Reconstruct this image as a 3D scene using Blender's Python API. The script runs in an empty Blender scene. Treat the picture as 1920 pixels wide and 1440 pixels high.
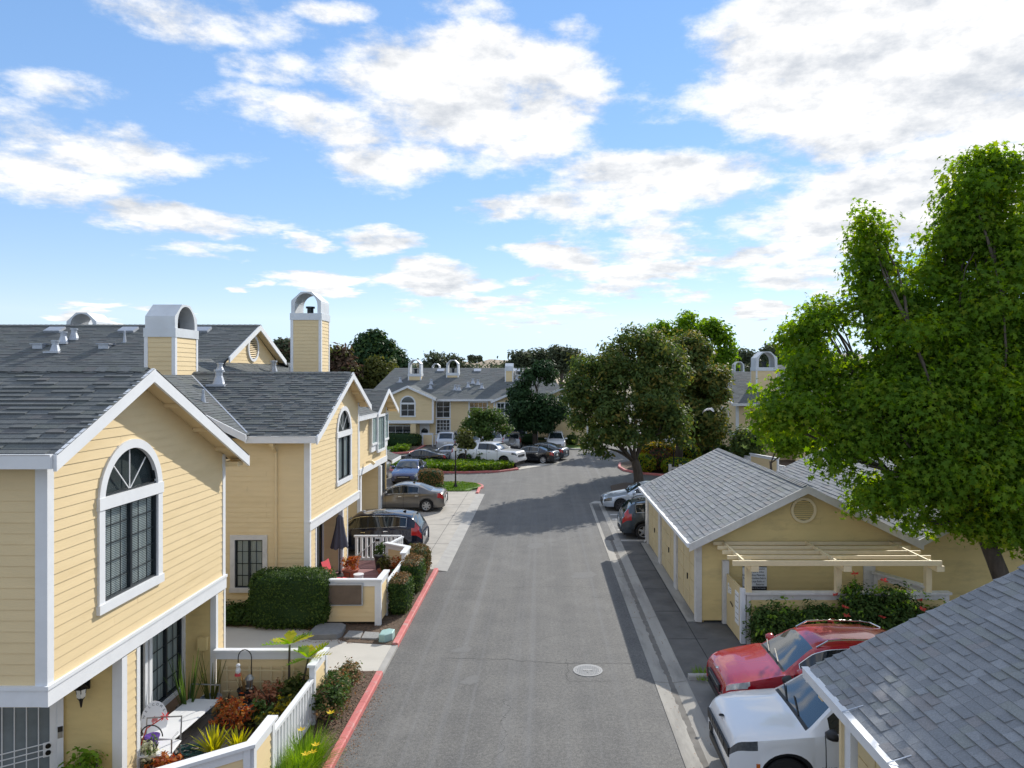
import bpy, math, random
import numpy as np
from mathutils import Vector, Matrix

SC = bpy.context.scene
COL = SC.collection
R = math.radians
rnd = random.Random(7)
nrg = np.random.default_rng(11)

# ------------------------------------------------------------------ camera, sky, sun, exposure
EYE = 7.2
cd = bpy.data.cameras.new('camera')
cam = bpy.data.objects.new('camera', cd)
COL.objects.link(cam)
cam.location = (0, 0, EYE)
cam.rotation_euler = (R(90), 0, 0)
cd.sensor_width = 36.0
cd.lens = 36.0 * 1350 / 1920
cd.shift_x = -57 / 1920
cd.shift_y = -16 / 1920
cd.clip_start = 0.05
cd.clip_end = 9000
SC.camera = cam

SUN_AZ = 29.0      # degrees from the road's direction towards the right
SUN_EL = 32.0
SUN_STRENGTH = 3.9
SKY_STRENGTH = 0.18
CLOUD_STRENGTH = 0.80
SC.view_settings.view_transform = 'Standard'
SC.view_settings.look = 'None'
SC.view_settings.exposure = 0.41
SC.view_settings.gamma = 1.0
SC.view_settings.use_curve_mapping = False
SC.render.engine = 'CYCLES'
SC.cycles.max_bounces = 7
SC.cycles.diffuse_bounces = 3
SC.cycles.glossy_bounces = 3
SC.cycles.transmission_bounces = 4
SC.cycles.transparent_max_bounces = 8
SC.cycles.use_denoising = True
SC.cycles.sample_clamp_indirect = 6.0

sd = bpy.data.lights.new('sun', 'SUN')
sun = bpy.data.objects.new('sun', sd)
COL.objects.link(sun)
sd.energy = SUN_STRENGTH
sd.angle = R(0.53)
sd.color = (1.0, 0.95, 0.86)
_sv = Vector((math.sin(R(SUN_AZ)) * math.cos(R(SUN_EL)), math.cos(R(SUN_AZ)) * math.cos(R(SUN_EL)), math.sin(R(SUN_EL))))
sun.rotation_euler = _sv.to_track_quat('Z', 'Y').to_euler()
sun.location = (30, 50, 60)


class NT:
    """small node-graph helper"""
    def __init__(s, tree):
        s.t = tree; s.n = tree.nodes; s.l = tree.links
        s.n.clear()
    def node(s, typ, **kw):
        n = s.n.new(typ)
        for k, v in kw.items():
            if k == 'ins':
                for i, val in v.items():
                    if hasattr(val, 'is_linked') or isinstance(val, bpy.types.NodeSocket):
                        s.l.new(val, n.inputs[i])
                    else:
                        n.inputs[i].default_value = val
            else:
                setattr(n, k, v)
        return n
    def math(s, op, a, b=0.0, c=None, clamp=False):
        n = s.node('ShaderNodeMath', operation=op, use_clamp=clamp)
        for i, v in enumerate((a, b, c)):
            if v is None: continue
            if isinstance(v, bpy.types.NodeSocket): s.l.new(v, n.inputs[i])
            else: n.inputs[i].default_value = v
        return n.outputs[0]
    def vmath(s, op, a, b=None, out=0):
        n = s.node('ShaderNodeVectorMath', operation=op)
        for i, v in enumerate((a, b)):
            if v is None: continue
            if isinstance(v, bpy.types.NodeSocket): s.l.new(v, n.inputs[i])
            else: n.inputs[i].default_value = v
        return n.outputs[out]
    def noise(s, vec, scale, detail=4, rough=0.55, dim='3D', out='Fac'):
        n = s.node('ShaderNodeTexNoise', noise_dimensions=dim)
        if vec is not None: s.l.new(vec, n.inputs['Vector'])
        n.inputs['Scale'].default_value = scale
        n.inputs['Detail'].default_value = detail
        n.inputs['Roughness'].default_value = rough
        return n.outputs[out]
    def ramp(s, fac, stops, interp='LINEAR'):
        n = s.node('ShaderNodeValToRGB')
        n.color_ramp.interpolation = interp
        e = n.color_ramp.elements
        while len(e) < len(stops): e.new(0.5)
        for i, (p, c) in enumerate(stops):
            e[i].position = p
            e[i].color = (c[0], c[1], c[2], 1) if not isinstance(c, (int, float)) else (c, c, c, 1)
        s.l.new(fac, n.inputs[0])
        return n.outputs[0]
    def mix(s, fac, a, b, blend='MIX'):
        n = s.node('ShaderNodeMix', data_type='RGBA', blend_type=blend)
        for i, v in ((0, fac), (6, a), (7, b)):
            if isinstance(v, bpy.types.NodeSocket): s.l.new(v, n.inputs[i])
            elif i == 0: n.inputs[0].default_value = v
            else: n.inputs[i].default_value = (v[0], v[1], v[2], 1)
        return n.outputs[2]


def make_world():
    w = bpy.data.worlds.new('World')
    SC.world = w
    w.use_nodes = True
    g = NT(w.node_tree)
    sky = g.node('ShaderNodeTexSky', sky_type='NISHITA')
    sky.sun_disc = False
    sky.sun_elevation = R(SUN_EL)
    sky.sun_rotation = R(SUN_AZ)
    sky.altitude = 50
    sky.air_density = 1.0
    sky.dust_density = 0.0
    sky.ozone_density = 3.2
    bg_sky = g.node('ShaderNodeBackground', ins={'Strength': SKY_STRENGTH})
    gm = g.node('ShaderNodeGamma', ins={'Color': sky.outputs[0], 'Gamma': 0.5})
    hs = g.node('ShaderNodeHueSaturation', ins={'Saturation': 1.55, 'Value': 1.6, 'Color': gm.outputs[0]})
    g.l.new(g.mix(1.0, hs.outputs[0], (1.0, 0.97, 1.08), 'MULTIPLY'), bg_sky.inputs['Color'])
    tc = g.node('ShaderNodeTexCoord')
    d = tc.outputs['Generated']
    sep = g.node('ShaderNodeSeparateXYZ', ins={0: d})
    x, y, z = sep.outputs
    g.l.new(g.node('ShaderNodeCombineXYZ', ins={0: x, 1: y, 2: g.math('MAXIMUM', z, 0.075)}).outputs[0], sky.inputs[0])
    zc = g.math('ADD', g.math('MAXIMUM', z, 0.0), 0.10)
    px = g.math('DIVIDE', x, zc); py = g.math('DIVIDE', y, zc)
    P = g.node('ShaderNodeCombineXYZ', ins={0: px, 1: py, 2: 0.0}).outputs[0]
    # azimuth / elevation in radians
    az = g.math('ARCTAN2', x, y)
    el = g.math('ARCSINE', z)
    A = g.node('ShaderNodeCombineXYZ', ins={0: az, 1: el, 2: 0.0}).outputs[0]
    wn = g.noise(P, 1.3, 5, 0.6, out='Color')
    wn2 = g.node('ShaderNodeVectorMath', operation='MULTIPLY_ADD', ins={0: wn, 1: (0.22, 0.10, 0), 2: (-0.11, -0.05, 0)}).outputs[0]
    Aw = g.vmath('ADD', A, wn2)
    # cloud groups of the day: centre azimuth, elevation, half sizes (radians), weight
    def ae(px_, py_):
        t = (px_ - 1017) / 1350
        a = math.atan(t)
        return a, math.atan((704 - py_) / 1350 * math.cos(a))
    groups = [  # x, y, rx, ry in the photograph's pixels, converted to angles
        (1700, 105, 430, 165, 1.25), (1480, 60, 260, 110, .9), (1900, 190, 180, 90, 1.0),
        (850, 165, 215, 105, 1.05), (1010, 175, 150, 95, .95), (620, 215, 170, 62, .85), (720, 280, 150, 60, .85), (960, 265, 190, 70, .8),
        (1180, 330, 190, 60, .9), (1330, 345, 180, 65, .85), (1130, 390, 190, 55, .8), (1230, 455, 130, 42, .8),
        (1640, 385, 300, 95, 1.0), (1800, 330, 160, 70, 1.0), (1500, 510, 110, 34, .8), (1430, 480, 120, 30, .7),
        (60, 320, 200, 75, .85), (260, 275, 260, 45, .75), (90, 160, 170, 42, .62), (350, 405, 170, 34, .7), (20, 220, 150, 60, .6),
        (520, 125, 80, 26, .42), (390, 30, 220, 50, .5), (600, 25, 90, 30, .5), (820, 20, 120, 34, .4), (1060, 60, 60, 30, .3),
        (690, 440, 66, 26, .85), (1045, 483, 78, 24, .9), (565, 447, 36, 16, .7), (360, 472, 80, 14, .5), (950, 400, 60, 28, .6),
        (600, 525, 110, 20, .85), (800, 525, 85, 30, .9), (930, 560, 90, 18, .8), (1180, 518, 140, 26, .9), (1180, 552, 100, 18, .7),
        (960, 515, 40, 10, .6), (955, 611, 38, 9, .7), (1435, 571, 50, 10, .9), (1410, 592, 42, 10, .9), (1330, 490, 60, 16, .7), (1075, 590, 60, 14, .6), (760, 583, 40, 10, .5),
        (470, 545, 36, 8, .6), (180, 583, 60, 16, .8), (300, 590, 40, 12, .6), (1000, 590, 90, 12, .5), (1270, 545, 40, 10, .6),
    ]
    cover = None
    for (bx, by, rx, ry, wgt) in groups:
        a, e = ae(bx, by)
        if ry < 40: wgt += 0.15; rx *= 1.12; ry *= 1.12
        ra = rx / 1350 * math.cos(a) ** 2 * 1.15; re = ry / 1350 * math.cos(a) * math.cos(e) ** 2 * 1.15
        q = g.vmath('MULTIPLY', g.vmath('SUBTRACT', Aw, (a, e, 0)), (1 / ra, 1 / re, 0))
        ln = g.vmath('LENGTH', q, out=1)
        v = g.node('ShaderNodeMapRange', interpolation_type='SMOOTHSTEP', ins={0: ln, 1: 0.2, 2: 1.45, 3: wgt, 4: 0.0}).outputs[0]
        cover = v if cover is None else g.math('MAXIMUM', cover, v)
    # elsewhere in the sky: unseen broken cloud of the same kind, cover raised to add fill light
    front = g.node('ShaderNodeMapRange', ins={0: y, 1: 0.45, 2: 0.7, 3: 0.55, 4: 0.0}).outputs[0]
    high = g.node('ShaderNodeMapRange', ins={0: z, 1: 0.5, 2: 0.65, 3: 0.0, 4: 0.55}).outputs[0]
    cover = g.math('MAXIMUM', cover, g.math('MAXIMUM', front, high))
    nz = g.noise(P, 2.1, 9, 0.62)
    nb = g.noise(P, 6.0, 9, 0.7)
    na = g.noise(g.vmath('MULTIPLY', A, (1.0, 1.9, 1.0)), 8.0, 10, 0.66)
    fb = g.math('ADD', g.math('ADD', g.math('MULTIPLY', nz, 0.40), g.math('MULTIPLY', nb, 0.15)), g.math('MULTIPLY', na, 0.45))
    dens = g.math('ADD', g.math('MULTIPLY', g.math('SUBTRACT', fb, 0.5), 5.0), g.math('MULTIPLY', g.math('SUBTRACT', cover, 0.5), 1.5))
    mask = g.node('ShaderNodeMapRange', interpolation_type='SMOOTHSTEP', ins={0: dens, 1: -0.36, 2: 0.50, 3: 0.0, 4: 1.0}).outputs[0]
    # thick parts a little greyer underneath
    Pl = g.vmath('ADD', P, (0.05, 0.16, 0))
    n2 = g.noise(Pl, 2.1, 5, 0.6)
    rel = g.math('SUBTRACT', n2, nz)
    n3 = g.noise(g.vmath('ADD', g.vmath('MULTIPLY', A, (1.0, 1.9, 1.0)), (-0.01, 0.035, 0)), 8.0, 6, 0.6)
    rel = g.math('ADD', g.math('MULTIPLY', rel, 0.5), g.math('MULTIPLY', g.math('SUBTRACT', n3, na), 0.6))
    lum = g.math('ADD', 0.97, g.math('MULTIPLY', rel, -1.7), clamp=False)
    lum = g.math('MINIMUM', g.math('MAXIMUM', lum, 0.74), 1.05)
    ccol = g.mix(g.node('ShaderNodeMapRange', ins={0: lum, 1: 0.62, 2: 1.0, 3: 0.0, 4: 1.0}).outputs[0], (0.78, 0.84, 0.93), (1.0, 0.995, 0.985))
    bg_c = g.node('ShaderNodeBackground')
    g.l.new(ccol, bg_c.inputs['Color'])
    g.l.new(g.math('MULTIPLY', lum, CLOUD_STRENGTH), bg_c.inputs['Strength'])
    fade = g.node('ShaderNodeMapRange', ins={0: z, 1: 0.0, 2: 0.06, 3: 0.0, 4: 0.96}).outputs[0]
    ms = g.node('ShaderNodeMixShader')
    g.l.new(g.math('MULTIPLY', mask, fade), ms.inputs[0])
    g.l.new(bg_sky.outputs[0], ms.inputs[1]); g.l.new(bg_c.outputs[0], ms.inputs[2])
    out = g.node('ShaderNodeOutputWorld')
    g.l.new(ms.outputs[0], out.inputs[0])
    w.cycles.sampling_method = 'MANUAL'
    w.cycles.sample_map_resolution = 512


make_world()

# ------------------------------------------------------------------ materials
MATS = {}


def mat(name, color, rough=0.7, metal=0.0, var=0.12, scale=3.0, bump=0.0, bscale=60.0, spec=0.4, coat=0.0, detail=5, stain=None, alpha=1.0, emit=None, stretch=None):
    """principled material with object-space mottling, optional stain colour (colour, amount, scale) and fine bump"""
    m = bpy.data.materials.new(name)
    m.use_nodes = True
    g = NT(m.node_tree)
    p = g.node('ShaderNodeBsdfPrincipled')
    o = g.node('ShaderNodeOutputMaterial')
    g.l.new(p.outputs[0], o.inputs[0])
    p.inputs['Roughness'].default_value = rough
    p.inputs['Metallic'].default_value = metal
    p.inputs['Specular IOR Level'].default_value = spec
    p.inputs['Coat Weight'].default_value = coat
    p.inputs['Coat Roughness'].default_value = 0.04
    p.inputs['Alpha'].default_value = alpha
    tc = g.node('ShaderNodeTexCoord').outputs['Object']
    if stretch:
        tc = g.vmath('MULTIPLY', tc, stretch)
    c = Vector(color)
    if var > 0:
        n = g.noise(tc, scale, detail, 0.6)
        col = g.ramp(n, [(0.25, tuple(c * (1 - var))), (0.75, tuple(Vector((min(1, q) for q in c * (1 + var)))))])
    else:
        col = None
    if stain:
        sc_, amt, ss = stain
        n2 = g.noise(tc, ss, 6, 0.65)
        f = g.node('ShaderNodeMapRange', ins={0: n2, 1: 0.52, 2: 0.75, 3: 0.0, 4: amt}).outputs[0]
        col = g.mix(f, col if col is not None else color, sc_)
    if col is not None: g.l.new(col, p.inputs['Base Color'])
    else: p.inputs['Base Color'].default_value = (*color, 1)
    if bump > 0:
        nb = g.noise(tc, bscale, 4, 0.6)
        b = g.node('ShaderNodeBump', ins={'Strength': bump, 'Distance': 0.01, 'Height': nb})
        g.l.new(b.outputs[0], p.inputs['Normal'])
    if emit:
        p.inputs['Emission Color'].default_value = (*emit[:3], 1)
        p.inputs['Emission Strength'].default_value = emit[3]
    MATS[name] = m
    return m


def leaf_mat(name, stops, trans=0.35, rough=0.6, spec=0.16):
    """leaves: every leaf (mesh island) takes its own tint from the ramp; light also comes through the blade"""
    m = bpy.data.materials.new(name)
    m.use_nodes = True
    g = NT(m.node_tree)
    ge = g.node('ShaderNodeNewGeometry')
    tc = g.node('ShaderNodeTexCoord').outputs['Object']
    big = g.noise(tc, 0.8, 2, 0.5)
    f = g.math('ADD', g.math('MULTIPLY', ge.outputs['Random Per Island'], 0.7), g.math('MULTIPLY', g.math('SUBTRACT', big, 0.35), 0.9), clamp=True)
    n = len(stops)
    col = g.ramp(f, [(i / (n - 1), c) for i, c in enumerate(stops)])
    p = g.node('ShaderNodeBsdfPrincipled', ins={'Base Color': col, 'Roughness': rough, 'Specular IOR Level': spec})
    t = g.node('ShaderNodeBsdfTranslucent')
    hs = g.node('ShaderNodeHueSaturation', ins={'Hue': 0.485, 'Saturation': 1.15, 'Value': 1.7, 'Color': col})
    g.l.new(hs.outputs[0], t.inputs['Color'])
    ms = g.node('ShaderNodeMixShader', ins={0: trans})
    g.l.new(p.outputs[0], ms.inputs[1]); g.l.new(t.outputs[0], ms.inputs[2])
    o = g.node('ShaderNodeOutputMaterial')
    g.l.new(ms.outputs[0], o.inputs[0])
    MATS[name] = m
    return m


def glass_mat(name, tint, see, rough=0.03):
    """window pane: a glossy dark sheet, partly see-through"""
    m = bpy.data.materials.new(name)
    m.use_nodes = True
    g = NT(m.node_tree)
    p = g.node('ShaderNodeBsdfPrincipled', ins={'Base Color': (*tint, 1), 'Roughness': rough, 'Specular IOR Level': 0.9})
    tr = g.node('ShaderNodeBsdfTransparent', ins={'Color': (0.92, 0.97, 0.96, 1)})
    ms = g.node('ShaderNodeMixShader', ins={0: see})
    g.l.new(p.outputs[0], ms.inputs[1]); g.l.new(tr.outputs[0], ms.inputs[2])
    o = g.node('ShaderNodeOutputMaterial')
    g.l.new(ms.outputs[0], o.inputs[0])
    MATS[name] = m
    return m


def asphalt_mat():
    m = bpy.data.materials.new('asphalt')
    m.use_nodes = True
    g = NT(m.node_tree)
    tc = g.node('ShaderNodeTexCoord').outputs['Object']
    fine = g.noise(tc, 38, 3, 0.75)
    mid = g.noise(tc, 1.1, 5, 0.6)
    # wheel lanes run along the road
    lane = g.noise(g.vmath('MULTIPLY', tc, (1.0, 0.035, 1)), 1.6, 3, 0.5)
    base = g.ramp(fine, [(0.3, (0.075, 0.074, 0.072)), (0.5, (0.125, 0.124, 0.121)), (0.72, (0.20, 0.198, 0.192))])
    spk = g.noise(tc, 13, 2, 0.8)
    base = g.mix(g.node('ShaderNodeMapRange', ins={0: spk, 1: 0.35, 2: 0.68, 3: 0.0, 4: 1.0}).outputs[0], g.mix(1.0, base, (0.80, 0.80, 0.80), 'MULTIPLY'), g.mix(1.0, base, (1.22, 1.21, 1.19), 'MULTIPLY'))
    f = g.math('ADD', g.math('MULTIPLY', mid, 0.5), g.math('MULTIPLY', lane, 0.5))
    col = g.mix(g.node('ShaderNodeMapRange', ins={0: f, 1: 0.38, 2: 0.62, 3: 0.0, 4: 1.0}).outputs[0], g.mix(1.0, base, (0.86, 0.86, 0.87), 'MULTIPLY'), g.mix(1.0, base, (1.16, 1.15, 1.13), 'MULTIPLY'))
    # scuffed, paler patches and a long pale scrape
    sc_ = g.noise(g.vmath('MULTIPLY', tc, (1.0, 0.45, 1)), 0.55, 6, 0.7)
    col = g.mix(g.node('ShaderNodeMapRange', ins={0: sc_, 1: 0.56, 2: 0.72, 3: 0.0, 4: 0.35}).outputs[0], col, (0.24, 0.235, 0.225))
    # pale scrapes, darker drip spots between the wheel lanes
    sp = g.noise(tc, 3.2, 6, 0.7)
    col = g.mix(g.node('ShaderNodeMapRange', ins={0: sp, 1: 0.60, 2: 0.74, 3: 0.0, 4: 0.30}).outputs[0], col, (0.055, 0.055, 0.055))
    lane2 = g.noise(g.vmath('MULTIPLY', tc, (1.6, 0.012, 1)), 1.9, 2, 0.5)
    col = g.mix(g.node('ShaderNodeMapRange', ins={0: lane2, 1: 0.55, 2: 0.70, 3: 0.0, 4: 0.28}).outputs[0], col, (0.20, 0.205, 0.215))
    # hairline cracks
    v = g.node('ShaderNodeTexVoronoi', feature='DISTANCE_TO_EDGE', ins={'Scale': 0.16})
    wv = g.vmath('ADD', tc, g.vmath('MULTIPLY', g.noise(tc, 1.5, 4, 0.6, out='Color'), (0.9, 0.9, 0)))
    g.l.new(wv, v.inputs['Vector'])
    gate = g.node('ShaderNodeMapRange', ins={0: g.noise(tc, 0.12, 2), 1: 0.5, 2: 0.56, 3: 0.0, 4: 0.75}).outputs[0]
    cr = g.math('MULTIPLY', g.node('ShaderNodeMapRange', ins={0: v.outputs['Distance'], 1: 0.0, 2: 0.0022, 3: 1.0, 4: 0.0}).outputs[0], gate)
    col = g.mix(cr, col, (0.03, 0.03, 0.03))
    # fine speck of dry leaf litter
    p = g.node('ShaderNodeBsdfPrincipled', ins={'Base Color': col, 'Roughness': 0.82, 'Specular IOR Level': 0.35})
    b = g.node('ShaderNodeBump', ins={'Strength': 0.5, 'Distance': 0.006, 'Height': fine})
    g.l.new(b.outputs[0], p.inputs['Normal'])
    o = g.node('ShaderNodeOutputMaterial')
    g.l.new(p.outputs[0], o.inputs[0])
    MATS['asphalt'] = m


asphalt_mat()
YEL = (0.74, 0.58, 0.335)
mat('siding', YEL, 0.62, var=0.045, scale=2.5, bump=0.12, bscale=22, stain=((0.56, 0.41, 0.19), 0.35, 1.2), stretch=(0.5, 0.5, 2.5))
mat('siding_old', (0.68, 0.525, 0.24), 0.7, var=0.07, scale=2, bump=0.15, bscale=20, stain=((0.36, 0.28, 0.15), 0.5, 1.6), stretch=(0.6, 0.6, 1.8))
mat('wall_core', (0.50, 0.38, 0.17), 0.8, var=0.05)
mat('trim', (0.74, 0.755, 0.775), 0.5, var=0.05, scale=4, bump=0.05, stain=((0.52, 0.53, 0.55), 0.35, 2.0))
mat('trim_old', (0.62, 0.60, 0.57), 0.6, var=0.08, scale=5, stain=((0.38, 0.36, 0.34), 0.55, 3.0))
mat('cream_wood', (0.74, 0.615, 0.38), 0.65, var=0.07, scale=6, stain=((0.5, 0.42, 0.3), 0.3, 3))
mat('gate_paint', (0.62, 0.50, 0.28), 0.65, var=0.06, scale=3, stain=((0.45, 0.35, 0.2), 0.4, 2))
SH = [(0.134, 0.145, 0.148), (0.127, 0.137, 0.14), (0.143, 0.154, 0.157), (0.136, 0.148, 0.143), (0.139, 0.141, 0.143), (0.148, 0.16, 0.165)]
for i_, c_ in enumerate(SH):
    mat('shingle_%d' % i_, c_, 0.95, var=0.28, scale=55, bump=0.35, bscale=160, spec=0.12, detail=3)
GSH = [(0.245, 0.256, 0.27), (0.222, 0.234, 0.248), (0.268, 0.279, 0.292), (0.246, 0.259, 0.255), (0.254, 0.25, 0.255), (0.28, 0.294, 0.312)]
for i_, c_ in enumerate(GSH):
    mat('pale_shingle_%d' % i_, c_, 0.92, var=0.22, scale=55, bump=0.35, bscale=160, spec=0.15, detail=3)
mat('underlay', (0.035, 0.038, 0.042), 0.9, var=0.1)
mat('flashing', (0.42, 0.45, 0.50), 0.45, metal=0.4, var=0.12, scale=8)
mat('chimney_metal', (0.62, 0.65, 0.68), 0.5, metal=0.15, var=0.1, scale=3, stain=((0.42, 0.42, 0.44), 0.5, 1.5))
mat('flat_black', (0.02, 0.02, 0.022), 0.8, var=0.2)  # near-black for the flue plate, vent backs, gutter strip, joints and backings
mat('dark_frame', (0.028, 0.036, 0.044), 0.4, metal=0.3, var=0)
mat('blind', (0.86, 0.89, 0.90), 0.6, var=0.05)
mat('curtain', (0.40, 0.42, 0.42), 0.8, var=0.15, scale=12, stretch=(6, 6, 0.2))
mat('unlit_interior', (0.035, 0.045, 0.05), 0.9, var=0.3, scale=1.5)
glass_mat('pane_glass', (0.014, 0.022, 0.026), 0.82)
glass_mat('far_glass', (0.018, 0.026, 0.032), 0.0, 0.06)
mat('car_glass', (0.012, 0.017, 0.02), 0.04, var=0, spec=0.9)
mat('windshield_glass', (0.02, 0.03, 0.034), 0.03, var=0, spec=1.0, coat=0.6)
mat('concrete', (0.40, 0.375, 0.335), 0.85, var=0.14, scale=1.6, bump=0.3, bscale=70, stain=((0.22, 0.21, 0.19), 0.5, 0.7))
mat('pale_concrete', (0.50, 0.475, 0.425), 0.85, var=0.10, scale=1.2, bump=0.3, bscale=70, stain=((0.32, 0.30, 0.27), 0.4, 0.6))
mat('gutter_concrete', (0.33, 0.315, 0.285), 0.85, var=0.18, scale=1.4, bump=0.3, bscale=60, stain=((0.11, 0.105, 0.10), 0.75, 0.9), stretch=(1.4, 0.35, 1))
mat('apron', (0.115, 0.112, 0.107), 0.85, var=0.3, scale=1.2, bump=0.4, bscale=60, stain=((0.05, 0.05, 0.05), 0.7, 0.8))
mat('stall', (0.20, 0.195, 0.185), 0.85, var=0.2, scale=1.2, bump=0.4, bscale=60, stain=((0.09, 0.09, 0.088), 0.6, 0.9))
mat('red_kerb', (0.56, 0.165, 0.155), 0.65, var=0.12, scale=3, bump=0.2, stain=((0.46, 0.36, 0.33), 0.95, 5.5))
mat('white_line', (0.66, 0.66, 0.64), 0.7, var=0.12, scale=8, stain=((0.25, 0.25, 0.25), 0.7, 4))
mat('gutter_dirt', (0.17, 0.16, 0.145), 0.9, var=0.35, scale=3, stain=((0.09, 0.085, 0.08), 0.8, 1.5))
mat('crack_dark', (0.055, 0.054, 0.052), 0.9, var=0.2)
mat('worn_patch', (0.15, 0.149, 0.146), 0.85, var=0.25, scale=20, stain=((0.12, 0.12, 0.12), 0.8, 5))
mat('soil', (0.105, 0.075, 0.052), 0.95, var=0.4, scale=14, bump=0.8, bscale=45, stain=((0.17, 0.11, 0.08), 0.7, 6))
mat('mulch_chip', (0.21, 0.125, 0.085), 0.9, var=0.4, scale=3)
mat('dry_leaf', (0.26, 0.15, 0.085), 0.8, var=0.5, scale=2)
mat('dry_ground', (0.17, 0.14, 0.085), 0.95, var=0.3, scale=0.4, bump=0.3)
mat('hill_grass', (0.42, 0.335, 0.24), 0.95, var=0.22, scale=0.012, stain=((0.34, 0.22, 0.16), 0.7, 0.008))
mat('far_hill', (0.42, 0.37, 0.36), 0.95, var=0.18, scale=0.004, stain=((0.26, 0.27, 0.28), 0.6, 0.006))
mat('lawn', (0.085, 0.16, 0.028), 0.9, var=0.35, scale=9, bump=0.6, bscale=80, stain=((0.16, 0.2, 0.05), 0.5, 1.5))
mat('bark', (0.085, 0.068, 0.054), 0.9, var=0.35, scale=9, bump=0.8, bscale=18, stretch=(1, 1, 0.25))
mat('deck_wood', (0.25, 0.225, 0.20), 0.85, var=0.25, scale=7, bump=0.3, stretch=(1, 0.2, 1))
mat('red_deck', (0.29, 0.15, 0.15), 0.75, var=0.15, scale=5, stretch=(0.2, 2, 1))
mat('black_metal', (0.012, 0.012, 0.013), 0.45, var=0)
mat('white_metal', (0.76, 0.77, 0.78), 0.4, var=0.03)
mat('grey_metal', (0.33, 0.34, 0.35), 0.42, metal=0.7, var=0.1)
mat('chrome', (0.72, 0.73, 0.74), 0.14, metal=1.0, var=0)
mat('lamp_glass', (0.72, 0.71, 0.66), 0.3, var=0.05)
mat('tyre', (0.018, 0.018, 0.019), 0.85, var=0.2, scale=20)
mat('alloy', (0.50, 0.51, 0.53), 0.32, metal=0.75, var=0)
mat('dark_alloy', (0.06, 0.06, 0.065), 0.35, metal=0.6, var=0)
mat('black_trim', (0.014, 0.014, 0.015), 0.5, var=0)
mat('headlight', (0.55, 0.58, 0.60), 0.1, metal=0.3, var=0.25, scale=14, coat=1.0)
mat('dark_headlight', (0.09, 0.10, 0.11), 0.1, metal=0.3, var=0.4, scale=16, coat=1.0)
mat('tail_light', (0.42, 0.016, 0.02), 0.15, var=0.15, scale=10, coat=1.0)
mat('amber', (0.5, 0.13, 0.02), 0.2, var=0.1, coat=0.8)
mat('plate', (0.7, 0.71, 0.72), 0.5, var=0.05)
mat('umbrella_cloth', (0.088, 0.090, 0.115), 0.9, var=0.12, scale=4)
mat('red_plastic', (0.62, 0.07, 0.085), 0.45, var=0.05)
mat('terracotta', (0.36, 0.11, 0.065), 0.8, var=0.12)
mat('purple_pot', (0.11, 0.045, 0.30), 0.4, var=0.05)
mat('black_pot', (0.02, 0.02, 0.022), 0.5, var=0.1)
mat('ceramic', (0.55, 0.56, 0.57), 0.35, var=0.08)
mat('green_pot', (0.02, 0.16, 0.06), 0.4, var=0.1)
mat('blue_grey_pot', (0.20, 0.24, 0.28), 0.5, var=0.15)
mat('slab_stone', (0.20, 0.205, 0.21), 0.85, var=0.15, scale=8, bump=0.3)
mat('paver_stone', (0.27, 0.27, 0.265), 0.9, var=0.3, scale=22, bump=0.7, bscale=25)
mat('box_green', (0.30, 0.46, 0.44), 0.6, var=0.1, scale=6)
mat('hose', (0.035, 0.11, 0.10), 0.45, var=0.2, scale=9)
mat('steel_plate', (0.29, 0.292, 0.292), 0.55, metal=0.2, var=0.1, scale=20)
mat('ink', (0.02, 0.02, 0.022), 0.7, var=0)
mat('paper', (0.74, 0.75, 0.76), 0.7, var=0.03)
mat('pink_paint', (0.62, 0.22, 0.22), 0.6, var=0.1)
mat('lid_brown', (0.135, 0.10, 0.075), 0.6, var=0.2, scale=3)
mat('cushion_wicker', (0.36, 0.24, 0.16), 0.8, var=0.12, scale=6)
mat('feather', (0.50, 0.48, 0.46), 0.8, var=0.2, scale=20)
mat('dark_feather', (0.10, 0.095, 0.10), 0.8, var=0.2, scale=20)
mat('screen_mesh', (0.17, 0.20, 0.215), 0.6, var=0.22, scale=3)
mat('curb_bare', (0.36, 0.35, 0.33), 0.85, var=0.15, scale=2, stain=((0.2, 0.2, 0.2), 0.5, 1.5))
mat('pink_chip', (0.33, 0.24, 0.2), 0.9, var=0.3)
leaf_mat('leaf_gum', [(0.075, 0.155, 0.024), (0.125, 0.225, 0.028), (0.17, 0.265, 0.03), (0.28, 0.31, 0.036)], 0.68)
leaf_mat('leaf_dark', [(0.042, 0.078, 0.026), (0.066, 0.11, 0.032), (0.098, 0.142, 0.036), (0.155, 0.165, 0.042)], 0.42)
leaf_mat('leaf_rust', [(0.06, 0.09, 0.024), (0.11, 0.13, 0.03), (0.17, 0.16, 0.036), (0.23, 0.16, 0.042)], 0.42)
leaf_mat('leaf_deep', [(0.014, 0.036, 0.013), (0.022, 0.052, 0.017), (0.034, 0.07, 0.022)], 0.2)
leaf_mat('leaf_bright', [(0.085, 0.175, 0.02), (0.135, 0.245, 0.024), (0.19, 0.285, 0.028)], 0.6)
leaf_mat('leaf_mid', [(0.04, 0.085, 0.022), (0.065, 0.115, 0.028), (0.10, 0.14, 0.035)], 0.35)
leaf_mat('leaf_olive', [(0.05, 0.062, 0.018), (0.085, 0.10, 0.025), (0.14, 0.14, 0.035)], 0.3)
leaf_mat('leaf_brown', [(0.055, 0.042, 0.03), (0.09, 0.06, 0.04), (0.13, 0.075, 0.045)], 0.25)
leaf_mat('leaf_pine', [(0.02, 0.05, 0.02), (0.034, 0.075, 0.028), (0.055, 0.10, 0.034)], 0.2)
leaf_mat('leaf_euc', [(0.045, 0.06, 0.036), (0.07, 0.09, 0.048), (0.10, 0.115, 0.06)], 0.25)
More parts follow.
